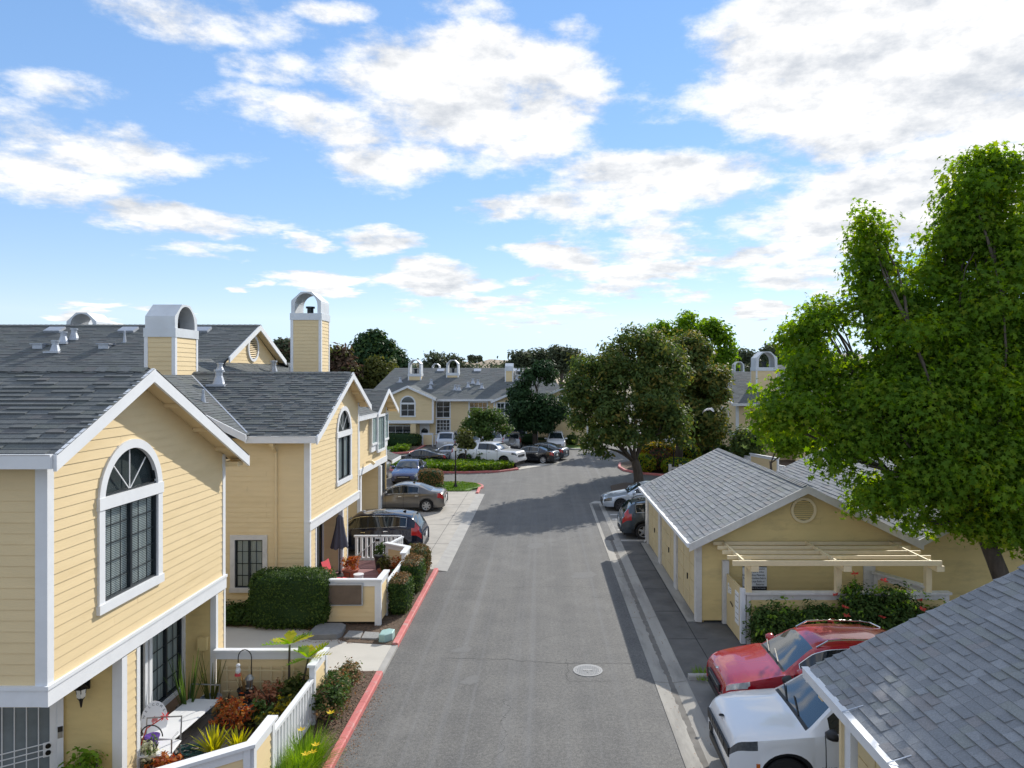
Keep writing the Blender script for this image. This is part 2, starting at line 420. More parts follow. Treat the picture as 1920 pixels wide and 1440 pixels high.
leaf_mat('leaf_hedge', [(0.022, 0.05, 0.014), (0.038, 0.078, 0.018), (0.065, 0.115, 0.024), (0.12, 0.17, 0.04)], 0.25)
leaf_mat('leaf_tan', [(0.06, 0.075, 0.025), (0.15, 0.105, 0.045), (0.24, 0.15, 0.07), (0.33, 0.18, 0.085)], 0.25)
leaf_mat('leaf_gold', [(0.16, 0.17, 0.015), (0.34, 0.28, 0.02), (0.48, 0.36, 0.03)], 0.35)
leaf_mat('leaf_redbush', [(0.07, 0.03, 0.022), (0.13, 0.055, 0.035), (0.18, 0.1, 0.05)], 0.25)
leaf_mat('leaf_orange', [(0.20, 0.05, 0.02), (0.36, 0.09, 0.03), (0.42, 0.17, 0.04), (0.20, 0.2, 0.05)], 0.35)
leaf_mat('leaf_pink', [(0.28, 0.11, 0.07), (0.42, 0.19, 0.11), (0.36, 0.22, 0.12)], 0.3)
leaf_mat('leaf_yellow', [(0.26, 0.30, 0.02), (0.44, 0.44, 0.035), (0.58, 0.52, 0.06)], 0.4)
leaf_mat('leaf_lime', [(0.10, 0.22, 0.02), (0.17, 0.30, 0.03), (0.26, 0.36, 0.05)], 0.4)
leaf_mat('leaf_cover', [(0.05, 0.11, 0.015), (0.10, 0.19, 0.025), (0.20, 0.26, 0.04)], 0.35)
leaf_mat('leaf_white', [(0.42, 0.45, 0.32), (0.58, 0.56, 0.40), (0.25, 0.32, 0.14)], 0.3)
leaf_mat('petal_red', [(0.5, 0.07, 0.05), (0.62, 0.14, 0.10)], 0.3)
leaf_mat('petal_yellow', [(0.75, 0.5, 0.02), (0.8, 0.6, 0.05)], 0.3)
leaf_mat('grass_blade', [(0.05, 0.12, 0.014), (0.085, 0.18, 0.02), (0.14, 0.24, 0.035)], 0.35)


def paint(name, color, metal=0.3, rough=0.28):
    return mat(name, color, rough, metal=metal, var=0, coat=1.0, spec=0.5)


# ------------------------------------------------------------------ mesh building
ROOT = {}     # object name -> world offset of its local frame


def V(*a): return Vector(a)


class MB:
    def __init__(s):
        s.v = []; s.f = []; s.m = []
    def add(s, vs, fs, m=0):
        b = len(s.v)
        s.v.extend([tuple(p) for p in vs])
        s.f.extend([tuple(b + i for i in f) for f in fs])
        s.m.extend([m] * len(fs))
    def box(s, a, b, m=0):
        x0, y0, z0 = a; x1, y1, z1 = b
        if x0 > x1: x0, x1 = x1, x0
        if y0 > y1: y0, y1 = y1, y0
        if z0 > z1: z0, z1 = z1, z0
        s.add([(x0, y0, z0), (x1, y0, z0), (x1, y1, z0), (x0, y1, z0), (x0, y0, z1), (x1, y0, z1), (x1, y1, z1), (x0, y1, z1)],
              [(0, 3, 2, 1), (4, 5, 6, 7), (0, 1, 5, 4), (1, 2, 6, 5), (2, 3, 7, 6), (3, 0, 4, 7)], m)
    def obox(s, c, X, Y, Z, m=0):
        c = Vector(c); X = Vector(X); Y = Vector(Y); Z = Vector(Z)
        vs = [c + X * i + Y * j + Z * k for k in (-1, 1) for (i, j) in ((-1, -1), (1, -1), (1, 1), (-1, 1))]
        s.add(vs, [(0, 3, 2, 1), (4, 5, 6, 7), (0, 1, 5, 4), (1, 2, 6, 5), (2, 3, 7, 6), (3, 0, 4, 7)], m)
    def beam(s, p, q, w, h, up=(0, 0, 1), m=0):
        """box from p to q; w across, h along up"""
        p = Vector(p); q = Vector(q); d = q - p
        dn = d.normalized(); u = Vector(up)
        side = dn.cross(u).normalized(); u2 = side.cross(dn).normalized()
        s.obox((p + q) / 2, side * w / 2, d / 2, u2 * h / 2, m)
    def prism(s, poly, vec, m=0):
        n = len(poly); vec = Vector(vec)
        vs = [Vector(p) for p in poly] + [Vector(p) + vec for p in poly]
        fs = [tuple(range(n - 1, -1, -1)), tuple(range(n, 2 * n))]
        fs += [(i, (i + 1) % n, n + (i + 1) % n, n + i) for i in range(n)]
        s.add(vs, fs, m)
    def tube(s, pts, radii, n=8, m=0, cap=True):
        pts = [Vector(p) for p in pts]
        if not hasattr(radii, '__len__'): radii = [radii] * len(pts)
        rings = []
        ref = None
        for i, p in enumerate(pts):
            d = (pts[min(i + 1, len(pts) - 1)] - pts[max(i - 1, 0)])
            if d.length < 1e-9: d = Vector((0, 0, 1))
            d.normalize()
            if ref is None:
                ref = d.orthogonal().normalized()
            else:
                ref = (ref - d * ref.dot(d))
                ref = ref.normalized() if ref.length > 1e-6 else d.orthogonal().normalized()
            b = d.cross(ref)
            rings.append([p + (ref * math.cos(2 * math.pi * k / n) + b * math.sin(2 * math.pi * k / n)) * radii[i] for k in range(n)])
        vs = [q for r_ in rings for q in r_]
        fs = []
        for i in range(len(pts) - 1):
            for k in range(n):
                fs.append((i * n + k, i * n + (k + 1) % n, (i + 1) * n + (k + 1) % n, (i + 1) * n + k))
        if cap:
            fs.append(tuple(range(n - 1, -1, -1))); fs.append(tuple((len(pts) - 1) * n + k for k in range(n)))
        s.add(vs, fs, m)
    def lathe(s, prof, c=(0, 0, 0), n=16, axis='z', m=0, a0=0.0, a1=2 * math.pi):
        c = Vector(c)
        full = abs(a1 - a0 - 2 * math.pi) < 1e-6
        k = n if full else n + 1
        vs = []
        for (r_, h) in prof:
            for i in range(k):
                a = a0 + (a1 - a0) * i / n
                if axis == 'z': p = V(r_ * math.cos(a), r_ * math.sin(a), h)
                elif axis == 'y': p = V(r_ * math.cos(a), h, r_ * math.sin(a))
                else: p = V(h, r_ * math.cos(a), r_ * math.sin(a))
                vs.append(c + p)
        fs = []
        for j in range(len(prof) - 1):
            for i in range(n):
                i2 = (i + 1) % k
                fs.append((j * k + i, j * k + i2, (j + 1) * k + i2, (j + 1) * k + i))
        s.add(vs, fs, m)
    def disc(s, c, u, v, r_, n=20, m=0):
        c = Vector(c); u = Vector(u); v = Vector(v)
        s.add([c + (u * math.cos(2 * math.pi * i / n) + v * math.sin(2 * math.pi * i / n)) * r_ for i in range(n)], [tuple(range(n))], m)
    def arc(s, c, u, v, r0, r1, a0, a1, n, vec, m=0):
        """bent band (arch) between radii r0<r1, extruded by vec"""
        c = Vector(c); u = Vector(u); v = Vector(v); vec = Vector(vec)
        vs = []
        for i in range(n + 1):
            a = a0 + (a1 - a0) * i / n
            d = u * math.cos(a) + v * math.sin(a)
            vs += [c + d * r0, c + d * r1, c + d * r1 + vec, c + d * r0 + vec]
        fs = []
        for i in range(n):
            b = 4 * i
            for k in range(4):
                fs.append((b + k, b + (k + 1) % 4, b + 4 + (k + 1) % 4, b + 4 + k))
        fs.append((3, 2, 1, 0)); fs.append((4 * n, 4 * n + 1, 4 * n + 2, 4 * n + 3))
        s.add(vs, fs, m)
    def each(s, name, mats, parent):
        """every box of the builder as an object of its own"""
        for k in range(len(s.v) // 8):
            b = MB(); b.v = s.v[8 * k:8 * k + 8]; b.f = [tuple(i - 8 * k for i in f) for f in s.f[6 * k:6 * k + 6]]; b.m = [0] * 6
            b.build(name, mats, parent)
    def mesh(s, name, mats, off, smooth):
        me = bpy.data.meshes.new(name)
        o = Vector(off)
        me.from_pydata([(p[0] - o.x, p[1] - o.y, p[2] - o.z) for p in s.v], [], s.f)
        for mm in mats: me.materials.append(MATS[mm] if isinstance(mm, str) else mm)
        if len(mats) > 1: me.polygons.foreach_set('material_index', s.m)
        if smooth:
            me.polygons.foreach_set('use_smooth', [True] * len(me.polygons))
        me.update()
        return me
    def build(s, name, mats, parent=None, smooth=False, loc=None, label=None, kind=None):
        if isinstance(mats, (str, bpy.types.Material)): mats = [mats]
        off = ROOT[parent.name] if parent is not None else Vector(loc or (0, 0, 0))
        me = s.mesh(name, mats, off, smooth)
        o = bpy.data.objects.new(name, me)
        COL.objects.link(o)
        if parent is not None: o.parent = parent
        else: o.location = off
        ROOT[o.name] = Vector(off)
        if label: o['label'] = label
        if kind: o['kind'] = kind
        return o


def tag(o, label, cat, group=None):
    o['label'] = label; o['category'] = cat
    if group: o['group'] = group
    return o


def thing(name, label, cat, loc=(0, 0, 0), group=None):
    o = bpy.data.objects.new(name, None)
    o.empty_display_size = 0.2
    COL.objects.link(o)
    o.location = loc
    ROOT[o.name] = Vector(loc)
    return tag(o, label, cat, group)


def node(name, parent):
    """a part that is only a parent of its own pieces"""
    o = bpy.data.objects.new(name, None)
    COL.objects.link(o); o.parent = parent
    ROOT[o.name] = ROOT[parent.name]
    return o


def sub(name, mesh, parent):
    o = bpy.data.objects.new(name, mesh)
    COL.objects.link(o); o.parent = parent
    ROOT[o.name] = ROOT[parent.name]
    return o


def structure(o):
    o['kind'] = 'structure'
    return o


def one(name, mats, parent, fn, **kw):
    b = MB(); fn(b)
    return b.build(name, mats, parent, **kw)


def boxpart(name, m, parent, a, b, **kw):
    q = MB(); q.box(a, b)
    return q.build(name, m, parent, **kw)


# ------------------------------------------------------------------ lap siding, shingles
def scan(poly, z):
    """left/right ends of a convex polygon [(u,z)...] at height z"""
    xs = []
    n = len(poly)
    for i in range(n):
        (u0, z0), (u1, z1) = poly[i], poly[(i + 1) % n]
        if (z0 <= z < z1) or (z1 <= z < z0):
            xs.append(u0 + (u1 - u0) * (z - z0) / (z1 - z0))
    return (min(xs), max(xs)) if len(xs) >= 2 else None


def siding(parent, O, u, n, poly, holes=(), h=0.155, m='siding', separate=True, th=0.0165, wall_name='wall', core=0.1, core_m='wall_core', splits=True):
    """a wall: a core sheet set back, and lapped boards in front; holes are functions z -> (u0,u1) or None"""
    O = Vector(O); u = Vector(u); n = Vector(n); z_ = Vector((0, 0, 1))
    P = lambda a, z, t=0.0: O + u * a + z_ * z + n * t
    w = MB()
    w.prism([P(a, z, -core) for a, z in poly], n * -0.06)
    wall = w.build(wall_name, core_m, parent)
    zs = [z for _, z in poly]
    z0, z1 = min(zs), max(zs)
    allb = MB()
    k = 0
    z = z0
    while z < z1 - 0.01:
        zt = min(z + h, z1)
        e = 0.0015
        lo = scan(poly, z + e); hi = scan(poly, zt - e); mid = scan(poly, (z + zt) / 2)
        if lo is None or hi is None: break
        segs = [(lo[0], lo[1], hi[0], hi[1])]
        for hf in holes:
            iv = hf((z + zt) / 2)
            if not iv: continue
            ns = []
            for (a0, a1, b0, b1) in segs:
                if iv[1] <= min(a0, b0) or iv[0] >= max(a1, b1): ns.append((a0, a1, b0, b1)); continue
                if iv[0] - min(a0, b0) > 0.03: ns.append((a0, iv[0], b0, iv[0]))
                if max(a1, b1) - iv[1] > 0.03: ns.append((iv[1], a1, iv[1], b1))
            segs = ns
        fin = []
        for s_ in segs:
            ln = s_[1] - s_[0]
            if splits and ln > 3.4 and k % 3 != 1:
                c = s_[0] + ln * rnd.choice((0.28, 0.4, 0.62, 0.74))
                fin += [(s_[0], c - 0.002, s_[2], c - 0.002), (c + 0.002, s_[1], c + 0.002, s_[3])]
            else: fin.append(s_)
        for (a0, a1, b0, b1) in fin:
            b = MB() if separate else allb
            t0 = th + rnd.uniform(-0.002, 0.002); t1 = 0.004
            vs = [P(a0, z, t0), P(a1, z, t0), P(b1, zt + 0.004, t1), P(b0, zt + 0.004, t1), P(a0, z, -0.012), P(a1, z, -0.012), P(b1, zt, -0.012), P(b0, zt, -0.012)]
            b.add(vs, [(0, 1, 2, 3), (4, 5, 1, 0), (5, 6, 2, 1), (7, 4, 0, 3), (7, 6, 5, 4)])
            if separate: b.build('siding_board', m, wall)
        z = zt; k += 1
    if not separate:
        allb.build('siding_board', m, wall, kind='stuff')
    return wall


def rect_hole(u0, u1, z0, z1):
    return lambda z: (u0, u1) if z0 <= z <= z1 else None


def arch_hole(uc, r, z0, zs):
    def f(z):
        if z < z0 or z > zs + r: return None
        if z <= zs: return (uc - r, uc + r)
        q = math.sqrt(max(0, r * r - (z - zs) ** 2))
        return (uc - q, uc + q)
    return f


SHM = {}


def shingle_mesh(w, e, th, m):
    key = (w, e, th, m)
    if key not in SHM:
        b = MB()
        vs = [(0, 0, th), (w - 0.004, 0, th), (w - 0.004, e, 0.004), (0, e, 0.004), (0, 0, 0), (w - 0.004, 0, 0), (w - 0.004, e, -0.002), (0, e, -0.002)]
        b.add(vs, [(0, 1, 2, 3), (4, 5, 1, 0), (5, 6, 2, 1), (7, 4, 0, 3)])
        SHM[key] = b.mesh('shingle', [m], (0, 0, 0), False)
    return SHM[key]


def shingles(roof, O, u, v, poly, e=0.15, family='shingle', nsep=0, near=(0, 0, 7.2), widths=(0.16, 0.22, 0.28, 0.34), th=(0.012, 0.022), seed=1):
    """courses of roof shingles on the plane O + a*u + b*v (v up the slope); poly convex in (a,b)"""
    rr = random.Random(seed)
    O = Vector(O); u = Vector(u).normalized(); v = Vector(v).normalized(); n = u.cross(v)
    near = Vector(near)
    mats = [family + '_%d' % i for i in range(6)]
    bs = [b for _, b in poly]
    b0, b1 = min(bs), max(bs)
    full = []; rest = MB()
    b = b0
    while b < b1 - 0.02:
        bt = min(b + e, b1)
        lo = scan(poly, b + 0.001); hi = scan(poly, bt - 0.001)
        if not lo or not hi: break
        a = min(lo[0], hi[0]) - rr.uniform(0, 0.2)
        end = max(lo[1], hi[1])
        while a < end:
            w = rr.choice(widths); t = rr.choice(th)
            m = rr.choices(range(6), (5, 4, 3, 2, 1.5, 1))[0]
            la, ra = max(a, lo[0]), min(a + w, lo[1]); lb, rb = max(a, hi[0]), min(a + w, hi[1])
            if ra - la > 0.01 or rb - lb > 0.01:
                whole = abs(la - a) < 1e-6 and abs(lb - a) < 1e-6 and abs(ra - a - w) < 1e-6 and abs(rb - a - w) < 1e-6 and abs(bt - b - e) < 1e-6
                if whole: full.append(((O + u * (a + w / 2) + v * b - near).length, a, b, w, t, m))
                else:
                    la = min(la, ra - 0.005) if ra < la else la; lb = min(lb, rb)
                    q = lambda x, y, h: O + u * x + v * y + n * h
                    rest.add([q(la, b, t), q(max(ra, la) - 0.003, b, t), q(max(rb, lb) - 0.003, bt, 0.004), q(lb, bt, 0.004), q(la, b, 0), q(max(ra, la) - 0.003, b, 0), q(max(rb, lb) - .003, bt, -0.002), q(lb, bt, -0.002)],
                             [(0, 1, 2, 3), (4, 5, 1, 0), (5, 6, 2, 1), (7, 4, 0, 3)], m)
            a += w
        b += e
    full.sort()
    M3 = Matrix((u, v, n)).transposed().to_4x4()
    off = ROOT[roof.name]
    for i, (_, a, b, w, t, m) in enumerate(full):
        if i < nsep:
            o = sub('shingle', shingle_mesh(w, e, t, mats[m]), roof)
            mm = M3.copy(); mm.translation = O + u * a + v * b - off
            o.matrix_local = mm
        else:
            q = lambda x, y, h: O + u * x + v * y + n * h
            w2 = w - 0.004
            rest.add([q(a, b, t), q(a + w2, b, t), q(a + w2, b + e, 0.004), q(a, b + e, 0.004), q(a, b, 0), q(a + w2, b, 0), q(a + w2, b + e, -0.002), q(a, b + e, -0.002)],
                     [(0, 1, 2, 3), (4, 5, 1, 0), (5, 6, 2, 1), (7, 4, 0, 3)], m)
    if rest.f:
        rest.build('shingle_field', mats, roof, kind='stuff')


def roof_plane(parent, pts, th=0.09, name='roof', m='underlay'):
    """slab under the shingles; pts = corners of the top face"""
    p = [Vector(q) for q in pts]
    n = (p[1] - p[0]).cross(p[2] - p[0]).normalized()
    if n.z < 0: n = -n
    b = MB(); b.prism([q - n * th for q in p], n * (th - 0.004))
    return b.build(name, m, parent)


def ridge_caps(roof, p, q, family='shingle', step=0.16, w=0.15, slope=0.48, seed=3):
    """overlapping cap shingles along a ridge, joined into one strip"""
    rr = random.Random(seed)
    p = Vector(p); q = Vector(q); d = (q - p); L = d.length; d.normalize()
    s = d.cross(Vector((0, 0, 1))).normalized()
    b = MB(); k = int(L / step)
    for i in range(k):
        a = p + d * (i * step); c = a + d * (step * 1.25)
        lift = 0.028; up = Vector((0, 0, 1))
        vs = []
        for (pt, hh) in ((a, lift + 0.014), (c, lift)):
            vs += [pt + s * w - up * (slope * w) + up * hh, pt + up * hh, pt - s * w - up * (slope * w) + up * hh]
        vs += [Vector(x) - up * 0.016 for x in vs[:3]]
        b.add(vs, [(0, 1, 4, 3), (1, 2, 5, 4), (6, 7, 1, 0), (7, 8, 2, 1)], rr.randrange(6))
    b.build('ridge_cap', [family + '_%d' % i for i in range(6)], roof)
# ------------------------------------------------------------------ ground, road, kerbs
def sheet(name, m, pts, z=0.0, kind='structure'):
    b = MB(); b.add([(x, y, z) for x, y in pts], [tuple(range(len(pts)))])
    o = b.build(name, m); o['kind'] = kind
    return o


def slab(name, m, pts, z1, z0=-0.05):
    b = MB(); b.prism([(x, y, z0) for x, y in pts], (0, 0, z1 - z0))
    return structure(b.build(name, m))


# far ground to the horizon (left out under the road sheet)
sheet('ground', 'dry_ground', [(-1500, -60), (1500, -60), (2500, 3500), (-2500, 3500)], -0.03)
sheet('road', 'asphalt', [(-60, -6), (2.63, -6), (2.63, 31.5), (60, 31.5), (60, 240), (-60, 240)], 0.0)


def arc_pts(cx, cy, r, a0, a1, n=10):
    return [(cx + r * math.cos(R(a0 + (a1 - a0) * i / n)), cy + r * math.sin(R(a0 + (a1 - a0) * i / n))) for i in range(n + 1)]


# left verge: planting beds, walk, drive
slab('planting_bed', 'soil', [(-22, -6), (-3.98, -6), (-3.98, 17.3), (-22, 17.3)], 0.10)
walk = [(-3.98, 17.3), (-3.98, 19.0), (-5.2, 19.2), (-7.0, 20.4), (-22, 20.4), (-22, 17.3)]
slab('footpath', 'pale_concrete', walk, 0.085)
slab('planting_bed', 'soil', [(-3.98, 19.0), (-3.98, 26.4), (-22, 26.4), (-22, 20.4), (-7.0, 20.4), (-5.2, 19.2)], 0.098)
slab('driveway', 'concrete', [(-3.98, 26.4), (-3.98, 44.4), (-30, 44.4), (-30, 26.4)], 0.05)
# expansion joints of the drive
j = MB()
for yy in (30.6, 34.5, 39.9): j.box((-10, yy, 0.046), (-3.98, yy + 0.025, 0.0535))
j.box((-4.55, 26.4, 0.046), (-4.53, 44.4, 0.0535))
structure(j.build('driveway_line', 'apron'))
lawn_pts = [(-4.6, 44.4)] + arc_pts(-5.4, 46.4, 1.55, -50, 90, 10) + [(-8.3, 48.0), (-8.3, 44.4)]
slab('lawn', 'lawn', lawn_pts, 0.11)


def kerb(name, m, pts, w=0.16, h=0.13, z0=-0.05, joint=2.4, closed=False):
    """a kerb of separate cast lengths following pts"""
    P = [Vector((x, y, 0)) for x, y in pts]
    if closed: P.append(P[0])
    b = MB()
    n = len(P)
    offs = []
    for i in range(n):
        if closed and i in (0, n - 1): d = (P[1] - P[n - 2])
        else: d = P[min(i + 1, n - 1)] - P[max(i - 1, 0)]
        d.normalize(); offs.append(Vector((-d.y, d.x, 0)) * w / 2)
    prof = [(-1, z0), (-1, h - 0.03), (-0.72, h), (0.8, h), (1, h - 0.02), (1, z0)]
    for i in range(n - 1):
        vs = []
        for k in (i, i + 1):
            for (a, z) in prof: vs.append(P[k] + offs[k] * a + V(0, 0, z))
        m_ = len(prof)
        b.add(vs, [(q, q + 1, m_ + q + 1, m_ + q) for q in range(m_ - 1)] + [tuple(range(m_ - 1, -1, -1)), tuple(range(m_, 2 * m_))])
    o = b.build(name, m, smooth=False)
    return structure(o)


def straight(x, y0, y1, step=2.4):
    out = []; y = y0
    while y < y1 - step * 0.4:
        out.append((x, y)); y += step
    return out + [(x, y1)]


def cast_lengths(name, m, x, y0, y1, step=1.55, gap=0.012):
    y = y0
    while y < y1 - 0.05:
        e = min(y + step, y1)
        if y1 - e < 0.4: e = y1
        kerb(name, m, [(x, y), (x, e - gap)])
        y = e


cast_lengths('red_kerb', 'red_kerb', -3.90, -3.0, 17.25)
cast_lengths('red_kerb', 'red_kerb', -3.90, 19.05, 26.45)
kerb('red_kerb', 'red_kerb', [(-3.95, 43.6)] + [(x, y) for x, y in arc_pts(-5.3, 46.2, 1.45, -25, 85, 9)] + [(-6.2, 47.8)])
# dropped kerbs at the walk and the drive
dk = MB()
dk.box((-3.98, 17.26, -0.05), (-3.82, 19.04, 0.075))
structure(dk.build('dropped_kerb', 'curb_bare'))
dk = MB()
dk.prism([(-3.98, 26.46, 0.055), (-3.98, 26.46, -0.05), (-3.5, 26.46, -0.05), (-3.5, 26.46, 0.006)], (0, 17.2, 0))
structure(dk.build('dropped_kerb', 'curb_bare'))

# right side: drainage gutter of cast lengths, aprons, stalls
gut_y = [-6, -1.2, 3.6, 8.3, 12.6, 16.9, 21.4, 25.8, 30.3, 35.2, 40.4]
for a, c in zip(gut_y[:-1], gut_y[1:]):
    g_ = MB()
    prof = [(2.63, 0.012), (2.70, 0.006), (2.98, -0.016), (3.06, -0.016), (3.36, 0.03), (3.40, 0.03)]
    vs = [(x, a + 0.008, z) for x, z in prof] + [(x, c - 0.008, z) for x, z in prof]
    n_ = len(prof)
    g_.add(vs, [(i, i + 1, n_ + i + 1, n_ + i) for i in range(n_ - 1)])
    g_.add([(2.6, a, -0.06), (3.42, a, -0.06), (3.42, c, -0.06), (2.6, c, -0.06)], [(0, 1, 2, 3)])
    structure(g_.build('gutter', 'gutter_concrete'))
slab('driveway_apron', 'apron', [(3.40, 17.1), (20, 17.1), (20, 31.0), (3.40, 31.0)], 0.026)
ap = MB()
for q in range(5): ap.box((3.42, 19.6 + q * 2.3, 0.02), (4.5, 19.62 + q * 2.3, 0.0285))
ap.box((4.18, 17.1, 0.02), (4.20, 31, 0.0285))
structure(ap.build('driveway_line', 'flat_black'))
slab('threshold', 'gutter_concrete', [(4.22, 20.95), (4.62, 20.95), (4.62, 30.8), (4.22, 30.8)], 0.045)
slab('parking_stall', 'stall', [(3.40, -6), (22, -6), (22, 17.1), (3.40, 17.1)], 0.024)
slab('parking_stall', 'stall', [(3.40, 31.0), (14, 31.0), (14, 40.4), (3.40, 40.4)], 0.024)
ln = MB()
for yy in (33.4, 35.9, 37.1): ln.box((3.5, yy, 0.02), (9.0, yy + 0.1, 0.0285))
ln.box((3.42, 31.3, 0.02), (7.4, 31.42, 0.0285))
structure(ln.build('parking_line', 'white_line'))
ln = MB(); ln.box((3.42, 14.25, 0.02), (8.0, 14.36, 0.0285)); structure(ln.build('parking_line', 'white_line'))
# low kerb with weeds at the corner of the apron
kerb('kerb', 'curb_bare', [(3.45, 17.02), (5.4, 17.02)], w=0.14, h=0.14)
kerb('red_kerb', 'red_kerb', [(3.5, 40.55), (4.4, 40.55), (5.6, 40.6)], w=0.18, h=0.13)
slab('concrete_corner', 'curb_bare', [(2.63, 40.4), (3.9, 40.4), (3.9, 40.9), (3.0, 41.2)], 0.02)

# parking court: planted island, far strips
isl = [(-11.6, 54.6), (-10.6, 53.5), (-8.5, 53.1), (-5.5, 53.0), (-3.2, 53.6), (-1.9, 54.9), (-2.3, 56.0), (-4.5, 56.3), (-8, 56.6), (-11, 56.4), (-11.9, 55.5)]
slab('planting_bed', 'soil', isl, 0.10)
kerb('red_kerb', 'red_kerb', isl, closed=True, w=0.2, h=0.14)
slab('concrete_corner', 'pale_concrete', [(-1.75, 54.9), (1.6, 59.3), (1.2, 60.2), (0.2, 60.0), (-0.4, 58.0), (-2.1, 56.1)], 0.03)
for (bp) in ([(0.2, 60.3), (1.0, 60.6), (0.6, 62.5), (-0.4, 62)],):
    slab('planting_bed', 'soil', bp, 0.11)
pw = MB()
for xx in (-13.2, -10.4, -7.6, -4.8, -2.0, 0.8): pw.box((xx, 68.5, 0.001), (xx + 0.1, 73.6, 0.005))
structure(pw.build('parking_line', 'white_line'))
# strip in front of the far houses: lawn, walk, bed
slab('lawn', 'lawn', [(-24, 66.5), (-15.3, 66.5), (-14.0, 73), (-24, 73)], 0.10)
slab('footpath', 'pale_concrete', [(-15.3, 66.5), (-14.6, 66.5), (-13.0, 74), (-14.0, 74)], 0.09)
slab('planting_bed', 'soil', [(-14.6, 66.5), (-13.2, 66.2), (-12.3, 67), (-12.2, 74), (-13.0, 74)], 0.10)
kerb('red_kerb', 'red_kerb', [(-24, 66.3), (-15, 66.3), (-13.3, 66.1), (-12.3, 66.7), (-12.1, 68.2), (-12.0, 74)], w=0.2, h=0.14)
slab('footpath', 'concrete', [(-12.0, 73.9), (2.2, 73.9), (2.2, 74.6), (-12.0, 74.6)], 0.12)
cor = [(2.3, 74), (2.3, 70.6), (3.1, 69.9), (4.3, 70.4), (5.0, 72.0), (5.3, 75), (6.0, 84), (2.3, 84)]
slab('lawn', 'lawn', cor, 0.11)
kerb('red_kerb', 'curb_bare', [(2.2, 74), (2.2, 70.6), (3.1, 69.8), (4.4, 70.3), (5.1, 72.0), (5.5, 75), (6.2, 84)], w=0.45, h=0.12)

# right island with the two big trees
ri = [(6.3, 58.5), (6.0, 56.2), (6.2, 54.2), (7.2, 52.6), (10, 50.6), (15, 48.8), (30, 48.0), (30, 64), (12.5, 64), (8.5, 61.5)]
slab('planting_bed', 'soil', ri, 0.10)
kerb('red_kerb', 'red_kerb', ri[:6] + [(30, 48.0)], w=0.2, h=0.14)
slab('lawn', 'lawn', [(12.6, 58.6), (15.8, 56.2), (15.8, 62.5), (12.6, 63)], 0.13)
# bed round the near tree at the end of the stalls
slab('planting_bed', 'soil', [(4.3, 44.2), (8.2, 44.2), (9, 47.4), (5.4, 47.8), (4.4, 46.5)], 0.09)

# far hills beyond the houses
def hill(name, m, cx, cy, w, d, hts, seed):
    rr = random.Random(seed)
    b = MB(); nx, ny = 46, 10
    for jy in range(ny + 1):
        for ix in range(nx + 1):
            t = ix / nx; s_ = jy / ny
            k = t * (len(hts) - 1); i0 = min(int(k), len(hts) - 2); f = k - i0; f = f * f * (3 - 2 * f)
            hh = hts[i0] * (1 - f) + hts[i0 + 1] * f
            z = hh * math.sin(math.pi * min(1, s_ * 1.0)) ** 0.8 + rr.uniform(-0.02, 0.02) * hh
            b.v.append((cx - w / 2 + w * t, cy - d / 2 + d * s_, max(z, -0.5)))
    for jy in range(ny):
        for ix in range(nx):
            a = jy * (nx + 1) + ix
            b.f.append((a, a + 1, a + nx + 2, a + nx + 1)); b.m.append(0)
    return structure(b.build(name, m, smooth=True))


hill('hill', 'hill_grass', -68, 700, 190, 160, [2, 8, 14, 17, 15, 19, 23, 22, 16, 8, 2], 3)
hill('hill', 'far_hill', 640, 2100, 1500, 600, [5, 20, 40, 62, 84, 70, 60, 72, 66, 78, 60, 30], 5)
hill('hill', 'hill_grass', -330, 1300, 700, 300, [4, 12, 20, 26, 22, 30, 34, 20, 5], 9)
# ------------------------------------------------------------------ builders for house parts
Z = Vector((0, 0, 1))


